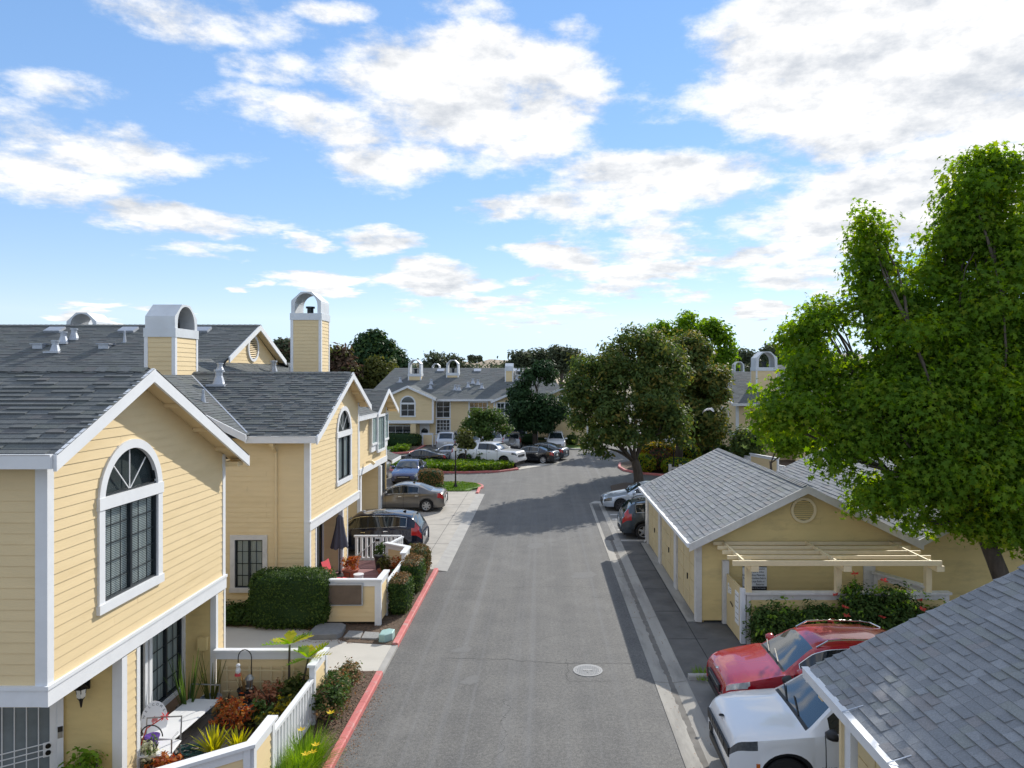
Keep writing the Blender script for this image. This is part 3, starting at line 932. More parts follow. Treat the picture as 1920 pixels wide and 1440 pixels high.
def window(parent, O, u, n, u0, u1, z0, z1, arch=False, trim=0.15, panes=2, grid=(3, 4), glass='pane_glass', blind=True, name='window', trim_m='trim', sill=True, fan=True, frame_m='dark_frame', small=False, curtain=False):
    """a window with its painted surround, dark frame, panes, bars and blind; arch: half-round head above z1"""
    O = Vector(O); u = Vector(u); n = Vector(n)
    P = lambda a, z, t=0.0: O + u * a + Z * z + n * t
    s = MB()
    t0, t1 = -0.02, 0.05
    r = (u1 - u0) / 2; uc = (u0 + u1) / 2
    def bar(b, a0, a1, c0, c1, d0, d1):
        b.prism([P(a0, c0, d0), P(a1, c0, d0), P(a1, c1, d0), P(a0, c1, d0)], n * (d1 - d0))
    bar(s, u0, u0 + trim, z0 + trim, z1 - (0 if arch else trim), t0, t1); bar(s, u1 - trim, u1, z0 + trim, z1 - (0 if arch else trim), t0, t1)
    bar(s, u0 - (0.02 if sill else 0), u1 + (0.02 if sill else 0), z0, z0 + trim, t0, t1 + (0.02 if sill else 0))
    if arch:
        s.arc(P(uc, z1, t0), u, Z, r - trim, r, 0, math.pi, 28, n * (t1 - t0))
        bar(s, u0 - 0.015, u1 + 0.015, z1 - trim * 0.75, z1 + trim * 0.55, t0, t1 + 0.015)
    else:
        bar(s, u0, u1, z1 - trim, z1, t0, t1)
    W = s.build(name, trim_m, parent)
    # frame and panes
    a0, a1, b0, b1 = u0 + trim, u1 - trim, z0 + trim, (z1 - trim * 0.75 if arch else z1 - trim)
    if small:
        g = MB(); bar(g, a0, a1, b0, b1, 0.012, 0.026)
        if arch:
            rr_ = r - trim
            g.add([P(uc + rr_ * math.cos(math.pi * i / 16), z1 + rr_ * math.sin(math.pi * i / 16), 0.026) for i in range(17)], [tuple(range(17))])
        g.build('pane', glass, W)
        f = MB()
        for i in range(1, grid[0]): x = a0 + (a1 - a0) * i / grid[0]; bar(f, x - 0.02, x + 0.02, b0, b1, 0.02, 0.036)
        for i in range(1, grid[1]): x = b0 + (b1 - b0) * i / grid[1]; bar(f, a0, a1, x - 0.018, x + 0.018, 0.02, 0.034)
        if f.f: f.build('muntin', frame_m, W)
        return W
    f = MB(); fw = 0.035
    bar(f, a0, a0 + fw, b0, b1, -0.05, 0.01); bar(f, a1 - fw, a1, b0, b1, -0.05, 0.01)
    bar(f, a0 + fw, a1 - fw, b0, b0 + fw, -0.05, 0.01); bar(f, a0 + fw, a1 - fw, b1 - fw, b1, -0.05, 0.01)
    for i in range(1, panes):
        x = a0 + (a1 - a0) * i / panes
        bar(f, x - 0.028, x + 0.028, b0 + fw, b1 - fw, -0.05, 0.012)
    if arch:
        f.arc(P(uc, z1 + trim * 0.55, -0.05), u, Z, r - trim - 0.03, r - trim, 0.1, math.pi - 0.1, 26, n * 0.06)
        bar(f, u0 + trim, u1 - trim, z1 + trim * 0.55, z1 + trim * 0.55 + 0.03, -0.05, 0.01)
    f.build('frame', frame_m, W)
    for i in range(panes):
        x0 = a0 + fw + (a1 - a0 - 2 * fw) * i / panes; x1 = a0 + fw + (a1 - a0 - 2 * fw) * (i + 1) / panes
        g = MB(); g.add([P(x0, b0 + fw, -0.03), P(x1, b0 + fw, -0.03), P(x1, b1 - fw, -0.03), P(x0, b1 - fw, -0.03)], [(0, 1, 2, 3)])
        g.build('pane', glass, W)
    if arch:
        rr_ = r - trim - 0.01; g = MB()
        g.add([P(uc + rr_ * math.cos(math.pi * i / 24), z1 + rr_ * math.sin(math.pi * i / 24), -0.03) for i in range(25)], [tuple(range(25))])
        g.build('pane', glass, W)
    mt = MB()
    for i in range(1, grid[0] * panes):
        if i % grid[0] == 0: continue
        x = a0 + (a1 - a0) * i / (grid[0] * panes)
        bar(mt, x - 0.009, x + 0.009, b0 + fw, b1 - fw, -0.028, -0.018)
    for i in range(1, grid[1]):
        x = b0 + (b1 - b0) * i / grid[1]
        bar(mt, a0 + fw, a1 - fw, x - 0.009, x + 0.009, -0.028, -0.019)
    if mt.f: mt.build('muntin', frame_m, W)
    if arch and fan:
        fn_ = MB(); c = P(uc, z1 + trim * 0.6, -0.022)
        for a in (45, 90, 135):
            q = c + (u * math.cos(R(a)) + Z * math.sin(R(a))) * (r - trim - 0.1)
            fn_.beam(c, q, 0.018, 0.012, up=n)
        fn_.build('muntin', 'white_metal', W)
    if blind:
        bl = MB(); z = b0 + 0.05
        while z < b1 - 0.04:
            c = P((a0 + a1) / 2, z, -0.062)
            bl.obox(c, u * ((a1 - a0) / 2 - 0.05), n * 0.006 + Z * 0.0125, n * 0.001)
            z += 0.030
        bl.build('blind', 'blind', W)
    if not small:
        k = MB(); bar(k, a0 - .05, a1 + .05, b0 - .05, (z1 + r * .8 if arch else b1 + .05), -0.095, -0.088); k.build('unlit_room_board', 'unlit_interior', W)  # thin dark board stands in for the unlit room behind the panes
    if curtain:
        cu = MB(); k = 40; vs = []
        for i in range(k + 1):
            x = a0 + 0.03 + (a1 - a0 - 0.06) * i / k; t = -0.07 + 0.012 * math.sin(i * 1.7)
            vs += [P(x, b0 + 0.04, t), P(x, b1 - 0.04, t)]
        cu.add(vs, [(2 * i, 2 * i + 2, 2 * i + 3, 2 * i + 1) for i in range(k)])
        cu.build('curtain', 'curtain', W)
    return W


def chimney(parent, x0, x1, y0, y1, z0, zb, zt, axis, dark=False, family='siding', joined=True):
    """boarded chimney with corner boards, a painted band and an arched metal cap (opening along axis)"""
    c = node('chimney', parent)
    zs = zb - 0.3
    core = boxpart('chimney_wall', 'wall_core', c, (x0 + 0.02, y0 + 0.02, z0), (x1 - 0.02, y1 - 0.02, zb))
    b = MB(); h = 0.155; z = z0
    while z < zs - 0.02:
        zt_ = min(z + h, zs)
        for (p, q, n) in (((x0, y0), (x1, y0), V(0, -1, 0)), ((x1, y0), (x1, y1), V(1, 0, 0)), ((x0, y1), (x0, y0), V(-1, 0, 0))):
            P = lambda k, zz, t: V(k[0], k[1], zz) + n * t
            b.add([P(p, z, 0.015), P(q, z, 0.015), P(q, zt_, 0.002), P(p, zt_, 0.002), P(p, z, -.01), P(q, z, -.01)], [(0, 1, 2, 3), (4, 5, 1, 0)])
        z = zt_
    b.build('siding_board', family, c, kind='stuff')
    t = MB(); w = 0.1
    for (cx, sx) in ((x0, 1), (x1, -1)):
        for (cy, sy) in ((y0, 1), (y1, -1)):
            t.box((cx - sx * 0.022, cy - sy * 0.024, z0), (cx + sx * w, cy + sy * w, zs))
    t.each('corner_board', 'trim', c)
    boxpart('band', 'chimney_metal', c, (x0 - 0.04, y0 - 0.04, zs), (x1 + 0.04, y1 + 0.04, zb))
    # cap: bent band around a round arch, outer face chamfered
    if axis == 'x': u = V(0, 1, 0); ax = V(1, 0, 0); cu = (y0 + y1) / 2; half = (y1 - y0) / 2; o = V(x0, cu, zb); L = x1 - x0
    else: u = V(1, 0, 0); ax = V(0, 1, 0); cu = (x0 + x1) / 2; half = (x1 - x0) / 2; o = V(cu, y0, zb); L = y1 - y0
    H = zt - zb
    ri = half * 0.76
    leg = max(0.05, H * 0.92 - ri - 0.03)
    ins, outs = [], []
    N = 18
    ins.append((ri, 0.0)); outs.append((half, 0.0))
    ins.append((ri, leg)); outs.append((half, leg * 1.15 + 0.03))
    for i in range(1, N):
        a = math.pi * i / N
        ins.append((ri * math.cos(a), leg + (H - leg - 0.06) * math.sin(a)))
        ca, sa = math.cos(a), math.sin(a)
        k = 1.0 / max(abs(ca), abs(sa), (abs(ca) + abs(sa)) * 0.74)
        outs.append((half * ca * k, min(H, leg + (H - leg) * sa * k)))
    ins.append((-ri, leg)); outs.append((-half, leg * 1.15 + 0.03))
    ins.append((-ri, 0)); outs.append((-half, 0))
    cap = MB(); vs = []
    for (i_, o_) in zip(ins, outs):
        for (pp, dd) in ((i_, 0), (o_, 0), (o_, L), (i_, L)):
            vs.append(o + u * pp[0] + Z * pp[1] + ax * dd)
    fs = []
    for k in range(len(ins) - 1):
        for q in range(4): fs.append((4 * k + q, 4 * k + (q + 1) % 4, 4 * k + 4 + (q + 1) % 4, 4 * k + 4 + q))
    cap.add(vs, fs)
    cap.build('chimney_cap', 'chimney_metal', c)
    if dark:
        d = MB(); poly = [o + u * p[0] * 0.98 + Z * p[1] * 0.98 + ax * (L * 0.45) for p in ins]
        d.prism(poly, ax * 0.03); d.build('flue_shadow_plate', 'flat_black', c)  # dark plate puts the shade of the cap opening into colour
    fl = MB(); m_ = o + ax * L / 2
    fl.lathe([(0.001, 0.0), (ri * 0.28, 0.0), (ri * 0.28, H * 0.28), (ri * 0.4, H * 0.28), (ri * 0.4, H * 0.36), (0.001, H * 0.36)], m_, 12)
    fl.build('flue', 'dark_frame', c)
    return c


def pipe_vent(parent, x, y, z, r=0.07, h=0.4, mushroom=True):
    b = MB()
    b.lathe([(r * 2.0, -0.08), (r * 1.55, 0.05), (r, h * 0.55), (r, h * 0.86)] + ([(r * 1.35, h * 0.86), (r * 1.35, h), (0.001, h * 1.02)] if mushroom else [(0.001, h * 0.9)]), (x, y, z), 12)
    b.box((x - r * 2.6, y - r * 2.6, z - 0.1), (x + r * 2.6, y + r * 2.6, z - 0.02))
    return b.build('roof_vent', 'flashing', parent, smooth=False)


def box_vent(parent, x, y, z, w=0.3):
    b = MB(); b.box((x - w / 2, y - w / 2, z - 0.1), (x + w / 2, y + w / 2, z + 0.1)); b.box((x - w * 0.65, y - w * 0.65, z + 0.1), (x + w * 0.65, y + w * 0.65, z + 0.14))
    return b.build('roof_vent', 'flashing', parent)


def louvre(parent, c, u, n, r, m='siding', ring='cream_wood', nsl=11):
    """round gable vent: ring and slats"""
    c = Vector(c); u = Vector(u); n = Vector(n)
    b = MB(); b.arc(c - n * 0.02, u, Z, r * 0.8, r, 0, 2 * math.pi, 32, n * 0.07)
    L = b.build('gable_vent', ring, parent)
    k = MB(); k.disc(c - n * 0.012, u, Z, r * 0.82, 28); k.build('vent_back', 'flat_black', L)
    for i in range(nsl):
        z = -r * 0.75 + 1.5 * r * (i + 0.5) / nsl
        w = math.sqrt(max(0.0, (r * 0.8) ** 2 - z * z))
        if w < 0.03: continue
        s = MB(); s.obox(c + Z * z + n * 0.012, u * w, n * 0.018 - Z * 0.02, (n * 0.5 + Z) * 0.004)
        s.build('slat', m, L)
    return L


def fence_panel(parent, p, q, z0, z1, side, m='siding', cap_w=0.15, boards=True, posts=(True, True), foot=0.0, cap_z=0.05, trim_m='trim'):
    """solid fence length from p to q: capped, boarded both faces; side = +1/-1 the street face"""
    p = Vector((*p, 0)); q = Vector((*q, 0)); d = (q - p); L = d.length; d.normalize(); n = Vector((d.y, -d.x, 0))
    c = MB(); c.beam(p - d * 0.05 + Z * (z1 + cap_z / 2), q + d * 0.05 + Z * (z1 + cap_z / 2), cap_w, cap_z)
    c.build('cap', trim_m, parent)
    r = MB()
    r.beam(p + Z * (z1 - 0.075), q + Z * (z1 - 0.075), 0.085, 0.148)
    if posts[0]: r.beam(p + d * 0.05 + Z * foot, p + d * 0.05 + Z * (z1 - 0.003), 0.105, 0.105, up=n)
    if posts[1]: r.beam(q - d * 0.05 + Z * foot, q - d * 0.05 + Z * (z1 - 0.003), 0.105, 0.105, up=n)
    r.build('frame', trim_m, parent)
    k = MB(); k.beam(p + Z * ((z0 + z1) / 2 - 0.07), q + Z * ((z0 + z1) / 2 - 0.07), 0.03, z1 - z0 - 0.15)
    core = k.build('panel', 'wall_core', parent)
    z = z0; top = z1 - 0.15
    while z < top - 0.01:
        zt = min(z + 0.14, top)
        for sg in (-1, 1):
            b = MB(); a = p + d * 0.1; e = q - d * 0.1; o0 = n * sg * 0.036; o1 = n * sg * 0.02
            b.add([a + o0 + Z * z, e + o0 + Z * z, e + o1 + Z * zt, a + o1 + Z * zt, a + Z * z, e + Z * z], [(0, 1, 2, 3), (4, 5, 1, 0)])
            b.build('siding_board', m, core)
        z = zt


def railing(parent, p, q, z0, z1, step=0.135, bw=0.045, trim_m='trim', rail_w=0.1):
    p = Vector((*p, 0)); q = Vector((*q, 0)); d = (q - p); L = d.length; d.normalize()
    n = Vector((d.y, -d.x, 0))
    b = MB(); b.beam(p + Z * (z1 - 0.03), q + Z * (z1 - 0.03), rail_w, 0.06); rail = b.build('top_rail', trim_m, parent)
    b = MB(); b.beam(p + Z * (z0 + 0.04), q + Z * (z0 + 0.04), rail_w * 0.8, 0.08); b.build('bottom_rail', trim_m, parent)
    k = int(L / step)
    for i in range(k):
        c = p + d * (L * (i + 0.5) / k)
        b = MB(); b.beam(c + Z * (z0 + 0.08), c + Z * (z1 - 0.06), bw, bw, up=n)
        b.build('baluster', trim_m, parent)


def eave_gutter(parent, p, q, out, z, h=0.2, name='gutter', m='trim'):
    """open eaves gutter: tapered trough"""
    p = Vector((*p, z)); q = Vector((*q, z)); o = Vector((*out, 0))
    b = MB()
    prof = [(0, 0), (0.11, 0), (0.095, -0.02), (0.085, -h), (0.0, -h)]
    vs = [p + o * a + Z * c for a, c in prof] + [q + o * a + Z * c for a, c in prof]
    n = len(prof)
    b.add(vs, [(i, (i + 1) % n, n + (i + 1) % n, n + i) for i in range(n)] + [tuple(range(n - 1, -1, -1)), tuple(range(n, 2 * n))])
    return b.build(name, m, parent)


def rake(parent, p, q, w=0.05, h=0.2, m='trim', name='rake_board'):
    """sloping fascia; p,q = its top edge"""
    p = Vector(p); q = Vector(q)
    b = MB(); d = q - p
    side = V(-d.y, d.x, 0).normalized() if abs(d.x) + abs(d.y) > 1e-6 else V(1, 0, 0)
    b.prism([p, q, q - Z * h, p - Z * h], side * w)
    return b.build(name, m, parent)
# ------------------------------------------------------------------ near town house (left edge)
E = V(1, 0, 0); S_ = V(0, -1, 0); W_ = V(-1, 0, 0); NY = V(0, 1, 0)
TH = 'town houses painted yellow along the road'
h1 = thing('town_house', 'yellow boarded town house nearest the viewer, big arched blind window over a plant-filled patio', 'house', (-7.06, 13.1, 0), TH)
WX = -7.06
K = 0.485
def z1(y): return 7.31 - K * abs(y - 12.35)
hole = arch_hole(12.35, 0.90, 3.46, 5.16)
siding(h1, (WX, 0, 0), (0, 1, 0), E, [(10.26, 2.78), (15.96, 2.78), (15.96, z1(15.96) - .12), (12.35, 7.18), (10.26, z1(10.26) - .12)], [hole])
siding(h1, (0, 10.26, 0), (1, 0, 0), S_, [(-16, 2.78), (WX, 2.78), (WX, z1(10.26) - .12), (-16, z1(10.26) - .12)])
siding(h1, (0, 15.96, 0), (1, 0, 0), NY, [(-12, 2.78), (WX, 2.78), (WX, z1(15.96) - .12), (-12, z1(15.96) - .12)], separate=False)
window(h1, (WX, 0, 0), (0, 1, 0), E, 11.40, 13.30, 3.40, 5.16, arch=True, grid=(3, 5))
t = MB()   # corner boards
t.box((WX - .02, 10.23, 2.78), (WX + .026, 10.37, z1(10.3) - .1)); t.box((WX - .15, 10.232, 2.78), (WX - .02, 10.30, z1(10.3) - .1))
t.box((WX - .02, 15.86, 2.78), (WX + .026, 15.985, z1(15.96) - .1))
t.each('corner_board', 'trim', h1)
t = MB()   # band at floor level
t.box((WX - .05, 10.215, 2.49), (WX + .045, 15.99, 2.775)); t.box((-16, 10.217, 2.492), (WX - .05, 10.30, 2.773))
t.box((WX - .05, 10.19, 2.735), (WX + .065, 16.0, 2.79)); t.box((-16, 10.192, 2.736), (WX - .05, 10.3, 2.789))
t.build('floor_band', 'trim', h1)
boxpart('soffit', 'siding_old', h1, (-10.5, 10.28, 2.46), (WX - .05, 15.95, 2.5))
# roof
RX = -6.70
rf = roof_plane(h1, [(-18, 9.92, z1(9.92)), (RX, 9.92, z1(9.92)), (RX, 12.35, 7.31), (-18, 12.35, 7.31)])
shingles(rf, (-18, 9.90, z1(9.90)), (1, 0, 0), (0, 1, K), [(4.0, -0.03), (18.055 + RX, -0.03), (18.055 + RX, 2.72), (4.0, 2.72)], e=0.142, nsep=300, seed=4, widths=(0.16, 0.22, 0.28, 0.34), th=(.012, .03))
rf2 = roof_plane(h1, [(-18, 16.3, z1(16.3)), (RX, 16.3, z1(16.3)), (RX, 12.35, 7.31), (-18, 12.35, 7.31)])
shingles(rf2, (RX, 16.32, z1(16.32)), (-1, 0, 0), (0, -1, K), [(0, 0), (1.2, 0), (1.2, 4.4), (0, 4.4)], e=0.142, seed=5)
ridge_caps(rf, (-16, 12.35, 7.31), (RX, 12.35, 7.31), slope=K, w=0.16, step=0.2)
eave_gutter(h1, (-18, 9.90), (RX - 0.005, 9.90), (0, -1), z1(9.92) - 0.01, 0.2)
rake(h1, (RX, 9.86, z1(9.86) + 0.012), (RX, 12.35, 7.322), -0.05, 0.23)
rake(h1, (RX, 12.35, 7.322), (RX, 16.36, z1(16.36) + 0.012), -0.05, 0.23)
t = MB()
t.beam((RX + .02, 12.4, 7.295), (RX + .02, 16.33, z1(16.33) + .008), 0.06, 0.022)
t.build('drip_edge', 'underlay', h1)
for (a, b_) in (((-7.3, 9.95), (-7.3, 12.35)), ):
    pass
so = MB()  # boarded underside of the verge
so.prism([(WX, 9.95, z1(9.95) - .1), (WX, 12.35, 7.21), (WX, 12.35, 7.19), (WX, 9.95, z1(9.95) - .12)], (0.36, 0, 0))
so.prism([(WX, 12.35, 7.21), (WX, 16.28, z1(16.28) - .1), (WX, 16.28, z1(16.28) - .12), (WX, 12.35, 7.19)], (0.36, 0, 0))
so.build('verge_soffit', 'siding', h1)
for y in (13.4, 14.5, 15.5):
    b = MB(); b.box((WX + .01, y, z1(y) - .2), (RX - .055, y + .06, z1(y) - .125)); b.build('lookout', 'siding', h1)
b = MB(); b.box((WX + .01, 15.97, z1(16.0) - .36), (RX - .06, 16.25, z1(16.25) - .13)); b.build('eave_return', 'siding', h1)
# ground floor
siding(h1, (WX, 0, 0), (0, 1, 0), E, [(12.22, 0.1), (12.52, 0.1), (12.52, 2.47), (12.22, 2.47)], wall_name='pier', splits=False)
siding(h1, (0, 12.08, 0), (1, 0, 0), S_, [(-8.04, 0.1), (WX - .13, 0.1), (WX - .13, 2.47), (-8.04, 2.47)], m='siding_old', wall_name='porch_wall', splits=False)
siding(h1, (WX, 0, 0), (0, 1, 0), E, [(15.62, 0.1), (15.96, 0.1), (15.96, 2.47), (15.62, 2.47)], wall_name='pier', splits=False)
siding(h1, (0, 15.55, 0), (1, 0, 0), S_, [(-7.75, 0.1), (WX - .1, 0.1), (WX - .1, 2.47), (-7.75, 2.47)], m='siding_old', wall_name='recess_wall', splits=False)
t = MB()
t.box((WX - .14, 12.05, 0.1), (WX + .025, 12.2, 2.46)); t.box((WX - .1, 12.5, 0.1), (WX + .024, 12.6, 2.46))
t.box((WX - .1, 15.52, 0.1), (WX + .025, 15.62, 2.46)); t.box((WX - .06, 15.92, 0.1), (WX + .026, 15.985, 2.47))
t.each('corner_board', 'trim', h1)
boxpart('recess_back', 'wall_core', h1, (-8.6, 12.3, 0), (-8.0, 15.9, 2.47))
boxpart('ground_floor_core', 'wall_core', h1, (-18, 13.2, 0), (-8.6, 15.9, 2.47))
GX = -7.75
sw = MB(); sw.box((GX - .25, 12.6, 0.1), (GX + .02, 15.5, 0.5)); sw.build('window_apron', 'cushion_wicker', h1)
w_ = window(h1, (GX, 0, 0), (0, 1, 0), E, 14.12, 15.55, 0.45, 2.47, trim=0.1, panes=2, grid=(2, 5), blind=False, curtain=True, sill=False)
w_ = window(h1, (GX, 0, 0), (0, 1, 0), E, 12.6, 14.05, 0.45, 2.47, trim=0.09, panes=2, grid=(1, 1), blind=False, curtain=True, sill=False)
# slanted entrance with white security door
dn = V(0.59, -0.81, 0); du = V(-0.81, -0.59, 0); D0 = V(-8.04, 12.08, 0)
def DP(a, z, t=0.0): return D0 + du * a + Z * z + dn * t
dr = MB(); dr.prism([DP(0.17, .12), DP(1.2, .12), DP(1.2, 2.35), DP(0.17, 2.35)], dn * 0.03)
door = dr.build('door', 'screen_mesh', h1)
fr = MB()
for (a, b_) in ((0.0, 0.09), (1.2, 1.32)): fr.prism([DP(a, .1), DP(b_, .1), DP(b_, 2.44), DP(a, 2.44)], dn * 0.09)
fr.prism([DP(0.09, 2.35), DP(1.2, 2.35), DP(1.2, 2.44), DP(0.09, 2.44)], dn * 0.09)
fr.build('frame', 'trim', door)
st = MB()
st.prism([DP(0.09, .12), DP(0.19, .12), DP(0.19, 2.34), DP(0.09, 2.34)], dn * 0.06)
st.prism([DP(1.12, .12), DP(1.2, .12), DP(1.2, 2.34), DP(1.12, 2.34)], dn * 0.06)
st.build('stile', 'white_metal', door)
for a in (0.34, 0.5, 0.66, 0.82, 0.98):
    b = MB(); b.tube([DP(a, .14, .05), DP(a, 2.33, .05)], 0.009, 6); b.build('bar', 'white_metal', door)
for z in (1.12, 1.02, 0.92, 0.2, 2.3):
    b = MB(); b.tube([DP(.19, z, .052), DP(1.12, z, .052)], 0.011, 6); b.build('bar', 'white_metal', door)
lp = MB(); lp.prism([DP(.16, .9, .055), DP(.28, .9, .055), DP(.28, 1.14, .055), DP(.16, 1.14, .055)], dn * .01); lp.build('lock_plate', 'white_metal', door)
for z in (1.08, 0.97):
    b = MB(); b.disc(DP(.21, z, .09), du, Z, .04, 16); b.tube([DP(.21, z, .06), DP(.21, z, .09)], 0.038, 14); b.build('handle', 'black_metal', door)
b = MB(); b.prism([DP(.01, 1.28, .09), DP(.08, 1.28, .09), DP(.08, 1.36, .09), DP(.01, 1.36, .09)], dn * .025); b.build('door_bell', 'black_metal', h1)
b = MB(); b.prism([DP(.01, 1.17, .09), DP(.08, 1.17, .09), DP(.08, 1.27, .09), DP(.01, 1.27, .09)], dn * .012); b.build('number_plate', 'grey_metal', h1)
boxpart('porch_floor', 'concrete', h1, (-12, 9.8, 0.0), (WX, 12.08, 0.13))

# wall lantern in the porch
def wall_lantern(x, y, z, n, label):
    o = thing('wall_lantern', label, 'wall lamp', (x, y, z))
    n = Vector(n); c = V(x, y, z) + n * 0.16
    b = MB(); b.beam(V(x, y, z + .12) + n * .0, V(x, y, z + .12) + n * .02, 0.1, 0.16); b.tube([V(x, y, z + .14), c + Z * .22, c + Z * .17], 0.012, 6); b.build('bracket', 'black_metal', o)
    b = MB(); b.lathe([(0.085, 0.12), (0.07, -0.02), (0.045, -0.05)], c, 6); b.build('lamp_glass', 'lamp_glass', o)
    b = MB(); b.lathe([(0.001, 0.19), (0.04, 0.17), (0.115, 0.115), (0.09, 0.12)], c, 6); b.lathe([(0.05, -.05), (0.03, -.09), (0.012, -.2), (0.001, -.21)], c, 8)
    for i in range(6):
        a = i * math.pi / 3; d = V(math.cos(a), math.sin(a), 0)
        b.tube([c + d * .088 + Z * .12, c + d * .05 - Z * .05], 0.007, 5)
    b.build('lamp_frame', 'black_metal', o)
    return o
wall_lantern(-7.62, 12.055, 1.92, (0, -1, 0), 'black iron carriage lantern on the shaded porch wall')

# chimney of the near unit
chimney(h1, -13.3, -12.3, 24.1, 25.65, 6.6, 8.79, 9.63, 'x', dark=True)

# ------------------------------------------------------------------ second town house
h2 = thing('town_house', 'second yellow town house, arched window gable above a fenced deck with closed parasol', 'house', (-7.06, 24.7, 0), TH)
K2 = 0.47
def z2(y): return 7.3 - K2 * abs(y - 25.4)
siding(h2, (WX, 0, 0), (0, 1, 0), E, [(21.8, 2.78), (27.6, 2.78), (27.6, z2(27.6) - .12), (25.4, 7.18), (21.8, z2(21.8) - .12)], [arch_hole(25.55, .9, 3.46, 5.16)])
def hz(z): return (-9.36, -8.40) if 0.72 < z < 2.29 else None
siding(h2, (0, 21.8, 0), (1, 0, 0), S_, [(WX, 0.12), (WX, z2(21.8) - .1), (-8.5, z2(21.8) - .1), (-8.72, 5.3), (-12.0, 6.85), (-12.0, 0.12)], [hz], splits=True)
window(h2, (WX, 0, 0), (0, 1, 0), E, 24.6, 26.5, 3.40, 5.16, arch=True, grid=(1, 1), blind=False, curtain=True)
window(h2, (0, 21.8, 0), (1, 0, 0), S_, -9.44, -8.32, 0.64, 2.37, grid=(2, 4), trim=0.14, trim_m='trim_old', blind=True)
t = MB()
t.box((WX - .02, 21.77, 0.1), (WX + .026, 21.91, z2(21.85) - .1)); t.box((WX - .15, 21.772, 0.1), (WX - .02, 21.84, z2(21.85) - .1))
t.box((WX - .02, 27.5, 2.78), (WX + .026, 27.63, z2(27.6) - .1))
t.each('corner_board', 'trim', h2)
t = MB()
t.box((WX - .05, 21.755, 2.49), (WX + .045, 27.64, 2.775)); t.box((WX - .05, 21.74, 2.735), (WX + .065, 27.66, 2.79))
t.build('floor_band', 'trim', h2)
boxpart('soffit', 'siding_old', h2, (-10.5, 21.85, 2.46), (WX - .05, 27.6, 2.5))
rf = roof_plane(h2, [(-9.6, 21.37, z2(21.37)), (RX, 21.37, z2(21.37)), (RX, 25.4, 7.3), (-13.2, 25.4, 7.3)])
shingles(rf, (-13.2, 21.35, z2(21.35)), (1, 0, 0), (0, 1, K2), [(4.2, -0.03), (13.255 + RX, -0.03), (13.255 + RX, 4.47), (0.4, 4.47)], e=0.15, nsep=300, seed=8, widths=(0.18, 0.24, 0.3), th=(.012, .03))
rf2 = roof_plane(h2, [(-13, 28.0, z2(28.0)), (RX, 28.0, z2(28.0)), (RX, 25.4, 7.3), (-13, 25.4, 7.3)])
ridge_caps(rf, (-13.0, 25.4, 7.3), (RX, 25.4, 7.3), slope=K2, w=0.15, step=0.2)
eave_gutter(h2, (-8.8, 21.36), (RX - .005, 21.36), (0, -1), z2(21.37) - 0.01, 0.2)
rake(h2, (RX, 21.3, z2(21.3) + .012), (RX, 25.4, 7.312), -0.05, 0.23)
rake(h2, (RX, 25.4, 7.312), (RX, 28.05, z2(28.05) + .012), -0.05, 0.23)
t = MB(); t.beam((RX + .02, 25.45, 7.28), (RX + .02, 28.0, z2(28.0) + .008), 0.06, 0.022)
t.build('drip_edge', 'underlay', h2)
so = MB()
so.prism([(WX, 21.4, z2(21.4) - .1), (WX, 25.4, 7.2), (WX, 25.4, 7.18), (WX, 21.4, z2(21.4) - .12)], (0.36, 0, 0))
so.prism([(WX, 25.4, 7.2), (WX, 27.95, z2(27.95) - .1), (WX, 27.95, z2(27.95) - .12), (WX, 25.4, 7.18)], (0.36, 0, 0))
so.build('verge_soffit', 'siding', h2)
for y in (25.9, 26.6, 27.3):
    b = MB(); b.box((WX + .01, y, z2(y) - .22), (RX - .055, y + .07, z2(y) - .125)); b.build('lookout', 'siding', h2)
# downpipe on the shaded wall
b = MB()
b.tube([(-8.05, 21.42, 5.18), (-8.05, 21.5, 5.02), (-8.05, 21.74, 4.9), (-8.05, 21.755, 4.8), (-8.05, 21.755, 0.2)], 0.045, 8)
b.box((-8.11, 21.36, 5.1), (-7.99, 21.5, 5.26)); b.build('downpipe', 'siding', h2)
# main roof slope towards the road, behind the cross gable
KM = 0.5
def zm(x): return 5.45 + KM * (-8.72 - x)
rm = roof_plane(h2, [(-8.7, 21.2, zm(-8.7)), (-8.7, 42, zm(-8.7)), (-12.25, 42, zm(-12.25)), (-12.25, 21.2, zm(-12.25))])
rm2 = roof_plane(h2, [(-8.7, 26, zm(-8.7) - .004), (-8.7, 42, zm(-8.7) - .004), (-13.6, 42, zm(-13.6) - .004), (-13.6, 26, zm(-13.6) - .004)])
shingles(rm2, (-8.7, 26, zm(-8.7)), (0, 1, 0), (-1, 0, KM), [(0.3, 3.97), (14, 3.97), (14, 5.4), (0.3, 5.4)], e=0.16, nsep=0, seed=19, widths=(.2, .3))
shingles(rm, (-8.7, 21.18, zm(-8.7)), (0, 1, 0), (-1, 0, KM), [(0, 0), (3.9, 0), (15, 3.4), (15, 3.97), (0, 3.97)], e=0.15, nsep=120, seed=9, widths=(0.2, 0.28, 0.36))
rake(h2, (-8.7, 21.17, zm(-8.7) + .01), (-12.25, 21.17, zm(-12.25) + .01), 0.05, 0.22)
# valley flashing between the two slopes
b = MB(); b.beam((-8.78, 21.4, 5.50), (-12.2, 25.05, 7.21), 0.05, 0.02); b.build('valley_flashing', 'flashing', h2)
